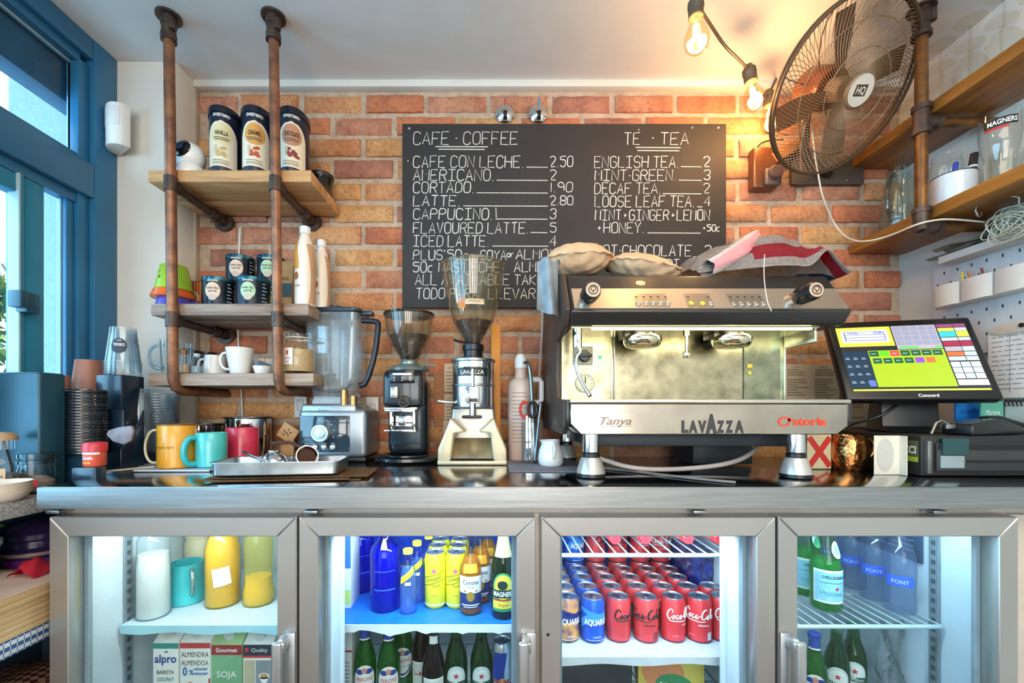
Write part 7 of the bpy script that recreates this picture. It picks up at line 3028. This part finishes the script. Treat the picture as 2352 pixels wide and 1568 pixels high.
def p_cola(col):
    def f(b, r, h):
        g = wrap(r + .0004)
        b.mi = 0
        H = .027
        for k, st in enumerate(SCRIPT):
            wd = .0017 if k in (0, 6) else .0013
            q = [g((x - 2.45) * H * .74 + .0, h * .54 + y * H) for x, y in st]
            b.tube(q, lambda u, wd=wd: wd * (.55 + .75 * math.sin(min(1, u * 1.1) * PI)), 6, smooth=2)
        g1 = wrap(r + .0006)
        b.text('ORIGINAL', lambda u, v: g1(u + .012, v + h * .40), .006, width=.030, bold=.02)
        b.mi = 1
        b.text('SABOR', lambda u, v: g1(u - .02, v + h * .16), .005, width=.016)
        b.mi = 2
        b.rect(.022, .036, h * .08, h * .26, g1, 4)
    return f


def p_aq(a, c):
    def f(b, r, h):
        g = wrap(r + .0005)
        g1 = wrap(r + .0011)
        b.mi = 0
        b.grid(lambda u, v: g(-.05 + .1 * u, h * (.30 + .35 * u) + v * h * .20 + .008 * math.sin(u * 6)), 22, 4)
        b.grid(lambda u, v: g(-.05 + .1 * u, h * (.72 - .25 * u) + v * h * .10), 22, 2)
        b.mi = 1
        b.text('AQUARIUS', lambda u, v: g1(u, v + h * .43), .022, width=.074, bold=.03)
        b.text('LIMON' if c else 'NARANJA', lambda u, v: g1(u, v + h * .14), .006, width=.024)
        b.rect(-.03, .03, h * .08, h * .09, g1, 12)
    return f


CR = mat('cola_red', '#dc3c42', .3, .25, var=.03)
CRZ = mat('cola_red_dark', '#d64246', .3, .25, var=.03)
kinds = [('orange', '#f0a030'), ('blue', '#1c5fd0'), ('zero', None), ('zero', None), ('cola', None), ('cola', None), ('cola', None)]
protos = {}
colx = [X(1303, 1.18) + .0, X(1361, 1.18), X(1421, 1.18), X(1484, 1.18), X(1547, 1.18), X(1606, 1.18), .6262]
rzs = {0: .25, 1: .2, 2: .75, 3: -.35, 4: .45, 5: -.40, 6: .3}
front_lb = ['orange and navy sports drink can in the front row at the door frame', 'bright blue sports drink can in the front row beside the red cans', 'red cola can with black script in the front row beside the blue can', 'red cola can with black script in the front row, second from the blue can', 'red cola can with white script in the front row, third from the blue can', 'red cola can with white script in the front row, fourth from the blue can', 'red cola can with white script in the front row next to the side wall']
cname = ['orange sports drink', 'blue sports drink', 'red cola', 'red cola', 'red cola', 'red cola', 'red cola']
for c in range(7):
    for r_ in range(5 if c < 6 else 2):
        jx = .003 * math.sin(c * 5 + r_ * 3)
        x, y = colx[c] + jx * .3 * (r_ > 0), 1.185 + r_ * .068 + (.0 if r_ else -.003 * (c % 2))
        k = kinds[c][0]
        lb = front_lb[c] if r_ == 0 else f"{cname[c]} can, {ROWN[r_]} row from the glass, {['column at the door frame', 'column beside the red cans', 'first red column', 'second red column', 'middle red column', 'fourth red column', 'red column by the white lining'][c]}"
        rz = rzs[c] + (0 if r_ == 0 else math.sin(c * 3 + r_ * 7) * .5)
        if k not in protos:
            body = {'orange': mat('aq_orange', '#e8a23a', .3, .2, var=.25, vs=40, hx2='#23307a'), 'blue': mat('aq_blue', '#1d58c8', .3, .25), 'zero': CRZ, 'cola': CR}[k]
            pf = {'orange': p_aq(0, 0), 'blue': p_aq(0, 1), 'zero': p_cola(0), 'cola': p_cola(1)}[k]
            ms = {'orange': [mat('aq_navy', '#24347f', .4), INKW], 'blue': [mat('aq_light', '#3f9ae8', .4), INKW], 'zero': [INKK, mat('cola_deep', '#8a2428', .4), mat('cola_deep', '#8a2428', .4)], 'cola': [INKW, mat('cola_pale', '#e8c0bc', .4), INKW]}[k]
            gr = {'orange': 'orange sports drink cans', 'blue': 'blue sports drink cans', 'zero': 'cola cans with black script', 'cola': 'cola cans with white script'}[k]
            protos[k] = can('soda_can', lb, (x, y, S4), .0325, .117, body, pf, ms, gr, rz)
        else:
            dup(protos[k], (x, y, S4), lb, rz)
for c in range(1, 6):
    k = kinds[c][0]
    dup(protos[k], (colx[c], 1.185 + 4 * .068, S4 + .1175), f"{cname[c]} can stacked on the back row, {['', 'over the blue column', 'first red from the blue', 'second red from the blue', 'third red from the blue', 'fourth red from the blue'][c]}", rzs[c] + .4)
# bottles lying on the upper wire shelf, red caps to the door
S5 = .8495
first = None
for i, px in enumerate((1413, 1484, 1581, 1653)):
    x = X(px, 1.13)
    lb = ['red capped plastic bottle lying above the black script cans on the wire shelf', 'red capped plastic bottle on the wire shelf, second from the sports drink side', 'red capped plastic bottle on the wire shelf, third from the sports drink side', 'red capped plastic bottle on the wire shelf, next to the white side lining'][i]
    if first is None:
        t = thing('soft_drink_bottle', lb, 'bottle', (x, 1.14, S5 + .0238), 0, 'red capped bottles lying on the wire shelf')
        b = B()
        M = Matrix.Rotation(-PI / 2, 3, 'X')
        b.lathe([(.0125, 0), (.0125, .015), (.015, .02), (.021, .06), (.0235, .09), (.021, .13), (.0235, .17), (.0235, .215), (.021, .225), (0, .225)], n=28, M=M)
        b.done('bottle_body', thin('bottle_pinkish', '#f0d8d8', 1.0, .1, .3, '#e8b8b8'), t)
        b = B()
        b.lathe([(0, -.012), (.0125, -.012), (.0145, -.010), (.0145, .006), (.016, .008), (.016, .011), (.0125, .012)], n=24, M=M)
        b.mi = 1
        b.lathe([(0, -.0126), (.009, -.0124)], n=18, M=M)
        b.done('cap', [mat('cap_red', '#e8323a', .35), mat('cap_red_top', '#d02430', .4)], t)
        first = t
    else:
        dup(first, (x, 1.14, S5 + .0238), lb)
# dark goods under the cans
t = thing('drink_crate', 'dark plastic crate of bottles on the lowest shelf under the cola cans', 'crate', (.25, 1.30, .4045))
b = B()
b.box(-.125, .125, -.13, -.124, 0, .13, .003)
b.box(-.125, -.119, -.13, .13, 0, .13, .003)
b.box(.119, .125, -.13, .13, 0, .13, .003)
b.box(-.125, .125, -.13, .13, 0, .006)
b.box(-.125, .125, .124, .13, 0, .13, .003)
b.done('crate_body', mat('crate_dark', '#30343a', .5, var=.15), t)
first = None
for i in range(6):
    x, y = .165 + (i % 3) * .075, 1.245 + (i // 3) * .09
    lb = f"dark bottle standing in the crate, {['first', 'second', 'third'][i % 3]} along the {['front', 'back'][i // 3]} row"
    if first is None:
        first = bottle('wine_bottle', lb, (x, y, .411), [(.028, 0), (.031, .004), (.031, .085), (.012, .125), (.012, .15)], thin('bottle_black', '#3a3f44', 1.2, .05, .4, '#20252a'), None, None, mat('cap_copper', '#a8744a', .4), 'dark bottles in the crate')
    else:
        dup(first, (x, y, .411), lb)
t = thing('cardboard_box', 'yellow and orange printed cardboard box on the lowest shelf under the cola cans', 'box', (.505, 1.27, .4045), -.25)
b = B()
b.box(-.085, .085, -.10, .10, 0, .15, .003)
b.mi = 1
g = flat((0, -.1007, 0))
g1 = flat((0, -.1013, 0))
b.disc(-.02, .09, .055, .05, g, 26, 2)
b.mi = 2
b.disc(.01, .055, .050, .035, g1, 26, 2)
g2 = flat((0, -.1019, 0))
b.mi = 3
b.text('BOUNTIES', lambda u, v: g2(u + .01, v + .048), .022, width=.075, bold=.03)
ft = lambda u, v: Vector((u, v, .1506))
b.mi = 1
b.rect(-.07, .0, -.09, .08, ft)
b.mi = 3
b.text('Bounties', lambda u, v: ft(u + .02, v - .03) + Vector((0, 0, .0005)), .020, width=.07)
b.done('box_body', [mat('box_yellow', '#d8c25a', .6, var=.08), mat('box_orange', '#d8875a', .6), mat('box_green', '#3f8a5a', .6), INKW], t)

# ---- fourth door
S6 = .6695
pel = [(.034, 0), (.037, .004), (.037, .115), (.033, .145), (.017, .205), (.0145, .24), (.0145, .26)]
for px, y, lb in ((1896, 1.185, 'green mineral water bottle with a pale blue label in front on the wire shelf'), (1853, 1.275, 'green mineral water bottle half hidden behind the door frame on the wire shelf')):
    t = bottle('mineral_water_bottle', lb, (X(px, y), y, S6), pel, thin('pellegrino_glass', '#b0ecc0', 1.2), .135, thin('mineral_water', '#a8e8b8', .4, .05, .3, '#4cc070'), LW)
    b = B()
    g, g1 = wrap(.0376, 0, .3), wrap(.0382, 0, .3)
    b.rect(-.044, .044, .024, .112, g, 22)
    b.mi = 1
    b.rect(-.040, .040, .030, .106, g1, 20)
    g2 = wrap(.0388, 0, .3)
    b.mi = 2
    b.text('S.PELLEGRINO', lambda u, v: g2(u + .006, v + .090), .011, width=.058, bold=.02)
    b.mi = 3
    b.text('S.PELLEGRINO', lambda u, v: g2(u, v + .045), .014, width=.058, rot=-.06)
    b.rect(-.03, .03, .078, .080, g2, 12)
    b.mi = 4
    for k in range(5):
        a = PI / 2 + k * 2 * PI / 5
        b.face([g2(.012, .064), g2(.012 + .003 * math.cos(a - .63), .064 + .003 * math.sin(a - .63)), g2(.012 + .007 * math.cos(a), .064 + .007 * math.sin(a)), g2(.012 + .003 * math.cos(a + .63), .064 + .003 * math.sin(a + .63))])
    gn = wrap(.035, 0, .9, rz=lambda v: rad_at(pel, v) + .0008)
    b.mi = 0
    b.disc(0, .165, .018, .022, gn, 22, 3)
    b.mi = 1
    b.disc(0, .165, .013, .016, lambda u, v: gn(u, v) * 1.0 + Vector((0, -.0006, 0)), 18, 2)
    b.done('label', [LW, mat('label_aqua', '#8fcbe0', .5, var=.08, vs=80), LNAVY, mat('label_petrol', '#2f86a0', .5), LRED], t)
S3 = .3775
peroni(1870, 1.165, S3, 'green lager bottle with a blue neck band under the wire shelf in the fourth fridge')
heineken(1921, 1.20, S3, 'dark green beer bottle with a red star under the wire shelf in the fourth fridge')
heineken(1960, 1.225, S3, 'taller looking beer bottle with a silver label beside the crinkled wrap in the fourth fridge')
# pack of water in clear film along the far side wall, modelled reflection of a cooling panel above it
t = thing('water_pack', 'row of clear water bottles with blue labels along the fridge side wall', 'pack', (1.095, 1.30, S6))
wb = [(0, .002), (.034, .002), (.036, .01), (.034, .06), (.036, .11), (.034, .15), (.026, .18), (.013, .20), (.013, .215), (0, .215)]
for i in range(4):
    b = B()
    b.lathe(wb, c=(0, -.135 + i * .078, 0), n=24)
    o = b.done('water_bottle', thin('water_plastic', '#e4ecf8', 1.0, .1, .10, '#7f93b8'), t)
    b = B()
    g = wrap(.0366, .075, -.7, c=(0, -.135 + i * .078))
    b.rect(-.030, .030, 0, .028, g, 12)
    b.mi = 1
    b.text('FONT', lambda u, v: wrap(.0372, .083, -.7, c=(0, -.135 + i * .078))(u, v), .013, width=.036)
    b.done('label', [mat('water_label_blue', '#2f5fd8', .5), mat('water_label_pale', '#c8d8f0', .5)], o)
t = thing('wrapped_pack', 'crinkled clear plastic wrap bundle on the lower shelf of the fourth fridge', 'pack', (1.098, 1.26, S3 + .004))
b = B()
b.grid(lambda u, v: Vector(((u - .5) * .066 + .008 * math.sin(9 * v + 7 * u), -.07 + .03 * math.sin(u * 11 + v * 5) * .4, .245 * v + .01 * math.sin(u * 14))), 22, 22)
b.grid(lambda u, v: Vector((-.033 + .008 * math.sin(8 * v), -.07 + .16 * u, .235 * v)), 12, 14)
b.noise(.003, 3)
b.done('plastic_wrap', thin('crinkled_wrap', '#d5dde0', 1.6, .12, .45, '#8a979a'), t, smooth=20)
t = thing('grille_reflection', 'modelled reflection of a dark cooling grille high on the fourth fridge side wall', 'grille', (1.145, 1.32, .80))  # mirror image of the back wall grille, built as a solid panel
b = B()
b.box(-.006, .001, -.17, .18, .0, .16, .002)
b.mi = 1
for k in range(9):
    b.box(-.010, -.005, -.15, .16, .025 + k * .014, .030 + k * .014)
b.done('reflection_body', [mat('reflection_slate', '#3f5878', .4, .3), mat('reflection_fin', '#8fa5bc', .3, .6)], t)
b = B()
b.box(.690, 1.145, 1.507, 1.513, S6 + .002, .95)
tag(b.done('lilac_reflection_sheet', mat('reflection_lilac', '#8f98b8', .5, var=.12, vs=7)), 'grey lilac sheet imitating a reflection on the back wall behind the green water bottles', 'sheet')  # purple-grey reflection put in as a coloured sheet
b = B()
b.box(-.428, .08, 1.506, 1.512, S2 + .004, .95)
tag(b.done('blue_backing_sheet', mat('backing_blue', '#1f55d0', .4, var=.25, vs=14)), 'bright blue plastic sheet against the back wall behind the tonic and beer', 'sheet')
t = thing('blue_drink_pack', 'pack of drinks in crinkled dark blue film along the side wall behind the cola cans', 'pack', (.6262, 1.412, S4))
b = B()
b.grid(lambda u, v: Vector((-.028 + .002 * math.sin(20 * v), -.118 + .205 * u, .20 * v)), 20, 14)
b.grid(lambda u, v: Vector((-.028 + .056 * u, -.118 + .003 * math.sin(17 * u + 9 * v), .20 * v)), 10, 14)
b.grid(lambda u, v: Vector((-.028 + .056 * u, -.118 + .205 * v, .20)), 8, 14)
b.noise(.002, 5)
b.done('pack_film', mat('pack_film_blue', '#16308c', .2, var=.35, vs=40, coat=.5), t, smooth=25)
b = B()
b.box(.112, .655, 1.506, 1.512, S4 + .004, .95)
tag(b.done('blue_backing_sheet', MATS['backing_blue']), 'bright blue plastic sheet against the back wall behind the cola cans', 'sheet')

# ================================================================ window corner: ledge, cups, jars, shelves below
SLX = -1.035
t = thing('side_shelf_unit', 'narrow shelf unit with a speckled stone top between the window and the fridge', 'shelf unit', (-1.16, 1.0, 0))
STONE = mat('speckled_stone', '#6f747a', .5, var=.5, vs=160, hx2='#b8b6b0', bump=.2)
LZ0 = 1.013
b = B()
b.box(WX + .002, SLX, .55, 1.44, LZ0 - .036, LZ0, .003)
b.done('stone_top', STONE, t, w=True)
b = B()
b.box(WX + .002, WX + .012, .55, 1.44, .02, LZ0 - .037)
b.box(WX + .002, -.985, 1.42, 1.44, .02, LZ0 - .037)
b.box(WX + .002, -.985, 1.207, 1.217, .02, LZ0 - .037)
b.done('back_panel', mat('unit_dark_blue', '#2c4252', .6), t, w=True)
b = B()
b.box(WX + .012, -.992, .55, 1.06, .705, .740, .001)
b.done('checked_shelf', checker('shelf_weave', '#d4dce4', '#35598c', 110), t, w=True)
b = B()
b.box(WX + .012, -.992, .55, 1.19, .40, .42, .002)
b.done('lower_shelf', mat('unit_shelf_grey', '#5a6a6c', .6), t, w=True)

# stack of wooden boards on the checked shelf
nb_ = 7
for i in range(nb_):
    z = .7405 + i * .012
    dy = random.Random(i).uniform(-.006, .006)
    ord_ = ['lowest', 'second from the bottom', 'third from the bottom', 'middle', 'third from the top', 'second from the top', 'topmost'][i]
    o = B().box(WX + .02, -.992 + .002 * math.sin(i * 3), .60, 1.045 + dy, z, z + .0116, .001).done('wooden_board', wood('board_wood', '#d8ba8c', '#c09a66', 1, .6, 7))
    tag(o, f'pale wooden serving board, {ord_} in the stack on the chequered shelf', 'board', 'pale wooden serving boards')
b = B()
b.box(WX + .02, -1.0, .62, 1.03, .8245, .8255)
tag(b.done('paper_sheet', mat('sheet_pinkish', '#e8d0c0', .7), smooth=0), 'pinkish white paper sheet lying on the board stack', 'paper')
# purple lidded pots etc behind the boards
t = thing('storage_tub', 'stacked dark purple plastic tub with a glossy lid under the stone top', 'tub', (-1.188, 1.130, .7005))
b = B()
b.box(-.06, .08, -.055, .058, -.01, -.0005)
b.lathe([(0, 0), (.055, 0), (.064, .01), (.067, .13), (.067, .14)], n=36)
b.done('tub_body', mat('tub_purple', '#6a2a7c', .3), t)
b = B()
b.lathe([(.069, .138), (.073, .142), (.073, .156), (.063, .164), (.062, .180), (.071, .186), (.071, .198), (.058, .212), (.03, .226), (0, .230)], n=36)
b.mi = 1
b.lathe([(.0735, .146), (.0745, .150), (.0735, .154)], n=36)
b.done('lid', [mat('lid_dark_purple', '#2c2348', .2, coat=.4), mat('lid_band', '#8a6f6c', .5)], t)
t = thing('red_cloth', 'bright red folded cloth beside the purple tub', 'cloth', (-1.075, 1.005, .8258))
b = B()
b.grid(lambda u, v: Vector((-.03 + .06 * u, -.03 + .06 * v, .004 + .036 * math.sin(u * PI) * (.5 + .5 * math.sin(v * PI)) + .003 * math.sin(15 * u + 9 * v))), 16, 12, .002)
b.done('cloth_sheet', mat('cloth_red', '#d8324a', .8), t)
t = thing('plastic_cup', 'pale grey plastic cup on the boards at the picture edge', 'cup', (-1.185, .985, .8258))
b = B()
b.lathe([(0, 0), (.030, 0), (.038, .07), (.042, .072), (.042, .084), (.038, .084), (.036, .07), (.028, .004), (0, .004)], n=28)
b.done('cup_body', mat('cup_pale', '#c9d0d8', .4), t)
t = thing('green_packet', 'bright green leaf shaped packet sticking out beside the purple tub', 'packet', (-1.215, 1.01, .918))
b = B()
b.grid(lambda u, v: Vector((-.05 + .10 * u, .02 * v, .03 * math.sin(u * 2) - .055 * v * (1 - u * .8))), 10, 6, .002)
b.tube([(-.02, .02, -.02), (-.02, .03, -.083)], .002, 6)
b.done('packet_sheet', mat('packet_green', '#4f9a3a', .5), t)
t = thing('patterned_cloth', 'dark red and cream patterned cloth folded on the lowest shelf of the unit', 'cloth', (-1.10, .90, .431))
b = B()
for i in range(5):
    b.grid(lambda u, v: Vector((-.10 + .20 * u, -.18 + .36 * v, .006 + i * .036 + .005 * math.sin(8 * u + i) + .004 * math.sin(9 * v))), 14, 12, .026)
b.done('folded_cloth', checker('woven_pattern', '#5f2a2c', '#b89a7c', 80), t)

# black dispenser box at the window
t = thing('black_dispenser', 'large dark blue black metal dispenser box at the window edge', 'dispenser', (-1.19, 1.07, LZ0 + .0005))
DBX = mat('dispenser_black', '#1d4a5c', .35, .2, var=.12, vs=6)
b = B()
b.box(-.085, .098, -.035, .03, .0, .289, .006, 3)
b.done('casing', DBX, t)
b = B()
b.prism([(-.085, .0), (.030, .0), (.030, .06), (.012, .125), (-.085, .125)], 'y', -.037, -.0335, .001)
b.done('front_flap', mat('dispenser_flap', '#12303e', .3), t)
b = B()
b.tube([(-.085, -.037, .128), (.012, -.037, .128), (.032, -.037, .062), (.034, -.037, .004)], .0025, 8)
b.cyl((-.008, -.034, .235), (-.008, -.039, .235), .005, n=12)
b.done('trim', BLACK, t)

# cup organiser
LZ0 += .0006
OX, OY = X(212, 1.22), 1.235
t = thing('cup_organiser', 'black plastic organiser holding stacks of lids and cups', 'organiser', (OX, OY, LZ0))
OB = mat('organiser_black', '#14283a', .3, coat=.3)
b = B()
b.box(-.12, .015, .102, .108, .0, .285, .004)
b.box(-.126, -.121, -.06, .10, .0, .285, .004)
b.prism([(-.06, .0), (-.06, .09), (-.03, .11), (.02, .20), (.02, .0)], 'x', .115, .120, .002)
b.box(.046, .115, -.045, -.041, .0, .20, .004)
b.done('frame', OB, t)
b = B()
b.prism([(-.12, 0), (-.12, .075), (-.05, .060), (.02, .036), (.17, .045), (.17, 0)], 'y', -.125, -.06, .004)
b.box(-.105, .085, -.122, -.03, .0, .0825, .004)
b.box(.02, .11, -.112, -.095, .0, .1035, .004)
b.done('front_tray', mat('organiser_tray', '#16354a', .3, coat=.3), t)
# lids stack
lx, ly = X(187, 1.14), 1.15
first = None
for i in range(22):
    z = LZ0 + .083 + i * .0076
    lb = 'black plastic cup lid in the tall stack of black lids in the organiser'
    if first is None:
        t = thing('cup_cover', lb, 'lid', (lx, ly, z), 0, 'stacked black cup lids')
        b = B()
        b.lathe([(.048, 0), (.050, .001), (.050, .004), (.0475, .0052), (.0465, .009), (.0415, .0095), (.040, .0075), (0, .0075)], n=36)
        b.done('lid_shell', mat('lid_black', '#16222c', .18, coat=.4), t)
        first = t
    else:
        o = dup(first, (lx + .0012 * math.sin(i * 2.1), ly, z))
        k = 1 - .004 * i * .5
        o.scale = (k, k, 1)
del first


def paper_cups(px, y, z, n, r0, r1, h, step, m, lab, grp, up=False, extra=None):
    f = None
    for i in range(n):
        zz = z + i * step
        lb = lab if isinstance(lab, str) else lab(i)
        if f is None:
            t = thing('paper_cup', lb, 'cup', (X(px, y), y, zz), 0, grp)
            b = B()
            pr = [(0, h - .006), (r0 - .001, h - .006), (r0, h), (r1, .002), (r1 + .0025, .0015), (r1 + .0025, -.001), (r1 + .0006, -.001)]
            b.lathe(pr, n=32)
            b.done('cup_shell', m, t)
            if extra:
                extra(t, r0, r1, h)
            f = t
        else:
            dup(f, (X(px, y), y, zz), lb)
    return f


CUPB = mat('cup_brown', '#a9705c', .5, var=.04)
ordn = ['lowest', 'second', 'third', 'fourth', 'fifth', 'sixth', 'topmost']
paper_cups(203, 1.285, LZ0 + .2285, 2, .030, .041, .105, .012, CUPB, lambda i: ['lower upturned brown paper cup standing behind the black lids', 'topmost upturned brown paper cup above the black lids'][i], 'upturned brown paper cups')
# cup support shelf behind lids
t = thing('cup_tube', 'dark tube standing behind the black lids under the brown cups', 'tube', (X(203, 1.285), 1.285, LZ0))
b = B()
b.lathe([(0, 0), (.044, 0), (.044, .2275), (0, .2275)], n=28)
b.done('tube_body', OB, t)
t = thing('paper_cup', 'tall brown paper cup stack edge standing beside the black dispenser', 'cup', (X(138, 1.19), 1.185, LZ0 + .0835))
b = B()
b.lathe([(0, .0), (.020, .0), (.024, .207), (.0215, .209), (.0, .209)], n=28)
b.done('cup_shell', CUPB, t)
b = B()
for i in range(7):
    b.lathe([(.0215, .03 + i * .013), (.0245, .032 + i * .013), (.0215, .036 + i * .013)], n=28)
b.done('cup_rims', mat('cup_rim_pale', '#d8b4a4', .5), t)


def logo(t, r0, r1, h):
    b = B()
    rr = lambda v: r1 + (r0 - r1) * v / h + .0007
    g = wrap((r0 + r1) / 2, 0, .45, rz=rr)
    b.disc(0, h * .45, .018, .022, g, 24, 3)
    b.mi = 1
    g1 = wrap((r0 + r1) / 2, 0, .45, rz=lambda v: rr(v) + .0006)
    b.text('TXOKO', lambda u, v: g1(u, v + h * .44), .011, width=.026, bold=.03)
    b.text('CAFE', lambda u, v: g1(u, v + h * .58), .006, width=.012)
    b.done('cup_mark', [mat('mark_navy', '#24384a', .5), INKW], t)


paper_cups(283, 1.26, LZ0 + .299, 7, .031, .042, .100, .0062, thin('pet_cup', '#f4f9fb', 1.3, .08, .06, '#d9e8f0'), lambda i: f"clear plastic cup, {ordn[i]} in the upturned stack on the organiser", 'upturned clear plastic cups', extra=None)
o_ = bpy.data.objects.get('paper_cup')
top = [o for o in bpy.data.objects if o.get('label', '').startswith('clear plastic cup, topmost')][0]
logo(top, .031, .042, .100)
# cup sleeve column under them and second clear stack
t = thing('cup_tube', 'dark square column of the cup dispenser under the clear cups', 'tube', (X(283, 1.26), 1.26, LZ0))
b = B()
b.box(-.045, .03, -.04, .04, 0, .2975, .004)
b.done('tube_body', OB, t)
lb2 = lambda i: f"clear ribbed plastic cup, {['lowest', 'second', 'third', 'fourth', 'fifth', 'sixth', 'seventh', 'eighth', 'ninth', 'tenth', 'eleventh', 'topmost'][i]} in the narrow stack beside the black column"
paper_cups(322, 1.30, LZ0 + .07, 12, .022, .030, .07, .011, MATS['pet_cup'], lb2, 'narrow stack of clear cups')
t = thing('cup_tube', 'short dark block under the narrow stack of clear cups', 'tube', (X(322, 1.30), 1.30, LZ0))
b = B()
b.box(-.028, .028, -.028, .028, 0, .0685, .003)
b.done('tube_body', OB, t)
# big clear cup stack standing on the worktop
f = None
for i in range(12):
    lb = f"large clear plastic cup, {['lowest', 'second', 'third', 'fourth', 'fifth', 'sixth', 'seventh', 'eighth', 'ninth', 'tenth', 'eleventh', 'topmost'][i]} in the upright stack behind the yellow mug"
    y = 1.36
    if f is None:
        t = thing('plastic_cup', lb, 'cup', (X(368, y), y, T + .001), 0, 'upright stack of large clear cups')
        b = B()
        b.lathe([(0, .002), (.036, .002), (.037, 0), (.0378, .004), (.0505, .118), (.054, .119), (.054, .122), (.0513, .121)], n=34)
        b.done('cup_shell', thin('pet_cup_large', '#dfe8ee', 1.4, .08, .10, '#b9ccd8'), t)
        f = t
    else:
        dup(f, (X(368, y), y, T + .001 + i * .0085), lb)
t = thing('painted_stone', 'grey leaf shaped stone ornament lying in the organiser tray', 'ornament', (X(278, 1.13), 1.13, LZ0 + .1045))
b = B()
b.prism([(-.036, .028), (-.030, .040), (-.005, .048), (.030, .052), (.034, .036), (.028, .012), (.010, .002), (-.018, .010)], 'y', -.005, .005, .003)
b.done('stone_body', mat('stone_mauve', '#8f8a92', .6, var=.15, vs=60), t)

# red lidded spice jar
y = 1.06
t = thing('spice_jar', 'small red lidded cinnamon jar in front of the black lids', 'jar', (X(218, y), y, LZ0 + .0605))
b = B()
b.lathe([(0, 0), (.021, 0), (.0225, .003), (.0225, .034), (.0205, .036)], n=30)
b.done('jar_body', mat('jar_redorange', '#d8583f', .4, var=.1), t)
b = B()
b.lathe([(.0225, .034), (.0245, .035), (.0245, .054), (.023, .056), (.021, .056), (.020, .058), (0, .059)], n=30)
b.done('lid', mat('lid_red', '#cf3440', .35), t)
b = B()
g = wrap(.0230)
b.rect(-.026, .026, .029, .034, g, 14)
b.text('Canela', lambda u, v: g(u, v + .017), .012, width=.026, bold=.02)
b.mi = 1
b.text('molida', lambda u, v: g(u, v + .007), .008, width=.018, bold=.02)
b.done('print', [INKW, mat('print_yellow', '#e8c050', .5)], t)
t = thing('jar_stand', 'dark tray ledge under the red lidded spice jar', 'tray', (X(218, y), y, LZ0))
b = B()
b.box(-.03, .03, -.03, .0, 0, .060, .004)
b.done('tray_body', OB, t)
t = thing('wooden_stirrer', 'thin pale wooden stirrer lying from the red lidded jar to the yellow mug', 'stirrer', (X(280, 1.08), 1.09, T + .0))
b = B()
b.cyl((-.055, -.01, .010), (.05, .03, .018), .0022, n=8)
b.box(-.06, -.05, -.014, -.006, .0, .011)
b.done('stick', wood('stirrer_wood', '#d8bd98', '#b89a74', 0), t)

# jars at the picture edge
y = 1.03
t = thing('clip_jar', 'glass jar of brown spice with a red label sticker beside the worktop corner', 'jar', (X(84, y), y, LZ0))
r = .034
b = B()
b.lathe([(0, .003), (r * .86, .003), (r, .010), (r, .055), (r * .93, .064), (r * .93, .070)], n=34)
b.done('glass_body', GLASS, t)
b = B()
b.lathe([(r * .95, .070), (r * 1.02, .071), (r * 1.02, .079), (r * .94, .081), (r * .94, .084), (r, .085), (r, .094), (0, .095)], n=34)
b.done('lid', thin('lid_glass_aqua', '#a8d0d4', 1.3), t)
b = B()
b.lathe([(0, .006), (r * .84, .006), (r * .95, .012), (r * .95, .028), (r * .5, .040), (0, .043)], n=28)
b.done('contents', mat('spice_brown', '#8f7a6c', .9, var=.2, vs=120, bump=.5), t)
b = B()
g = wrap(r + .0008, 0, .45)
b.rect(-.014, .014, .018, .034, g, 8)
b.mi = 1
b.text('CHAI', lambda u, v: wrap(r + .0014, 0, .45)(u, v + .023), .007, width=.016)
b.done('label', [mat('label_coral', '#e8434c', .5), mat('label_ink_red', '#9c2430', .5)], t)
t = thing('tea_jar', 'glass jar with a kraft tea label at the picture edge', 'jar', (X(10, .992), .99, LZ0))
r = .037
b = B()
b.lathe([(0, .003), (r * .86, .003), (r, .010), (r, .07), (r * .8, .095), (r * .5, .105), (r * .5, .13)], n=34)
b.done('glass_body', GLASS, t)
b = B()
b.lathe([(0, .128), (.024, .128), (.024, .136), (.015, .145), (0, .147)], n=22)
b.done('stopper', mat('stopper_wood', '#b08a64', .6), t)
b = B()
b.lathe([(0, .006), (r * .84, .006), (r * .95, .012), (r * .95, .05), (0, .055)], n=28)
b.done('contents', mat('tea_leaves', '#5f5a54', .95, var=.4, vs=200, bump=.6), t)
b = B()
g = wrap(r + .0008, 0, .35)
b.rect(-.022, .022, .022, .066, g, 12)
b.mi = 1
g1 = wrap(r + .0014, 0, .35)
b.text('TEA', lambda u, v: g1(u + .012, v + .045), .009, width=.014)
b.text('CHAI', lambda u, v: g1(u, v + .027), .010, width=.026)
b.disc(-.008, .05, .007, .008, g1, 12, 1)
b.done('label', [mat('label_kraft', '#cdb59a', .7), INKK], t)
y = .93
f = None
for i in range(4):
    lb = f"shallow white bowl, {['lowest', 'second', 'third', 'topmost'][i]} in the small stack on the stone top"
    if f is None:
        t = thing('bowl', lb, 'bowl', (X(2, y), y - .0, LZ0 + .0005), 0, 'stacked shallow white bowls')
        b = B()
        b.lathe([(0, 0), (.030, 0), (.042, .010), (.049, .022), (.0475, .0225), (.040, .0115), (.028, .003), (0, .003)], n=40)
        b.done('bowl_body', mat('bowl_cream', '#e4d8c8', .35, coat=.2), t)
        f = t
    else:
        dup(f, (X(2, y), y, LZ0 + .0005 + i * .0065), lb)
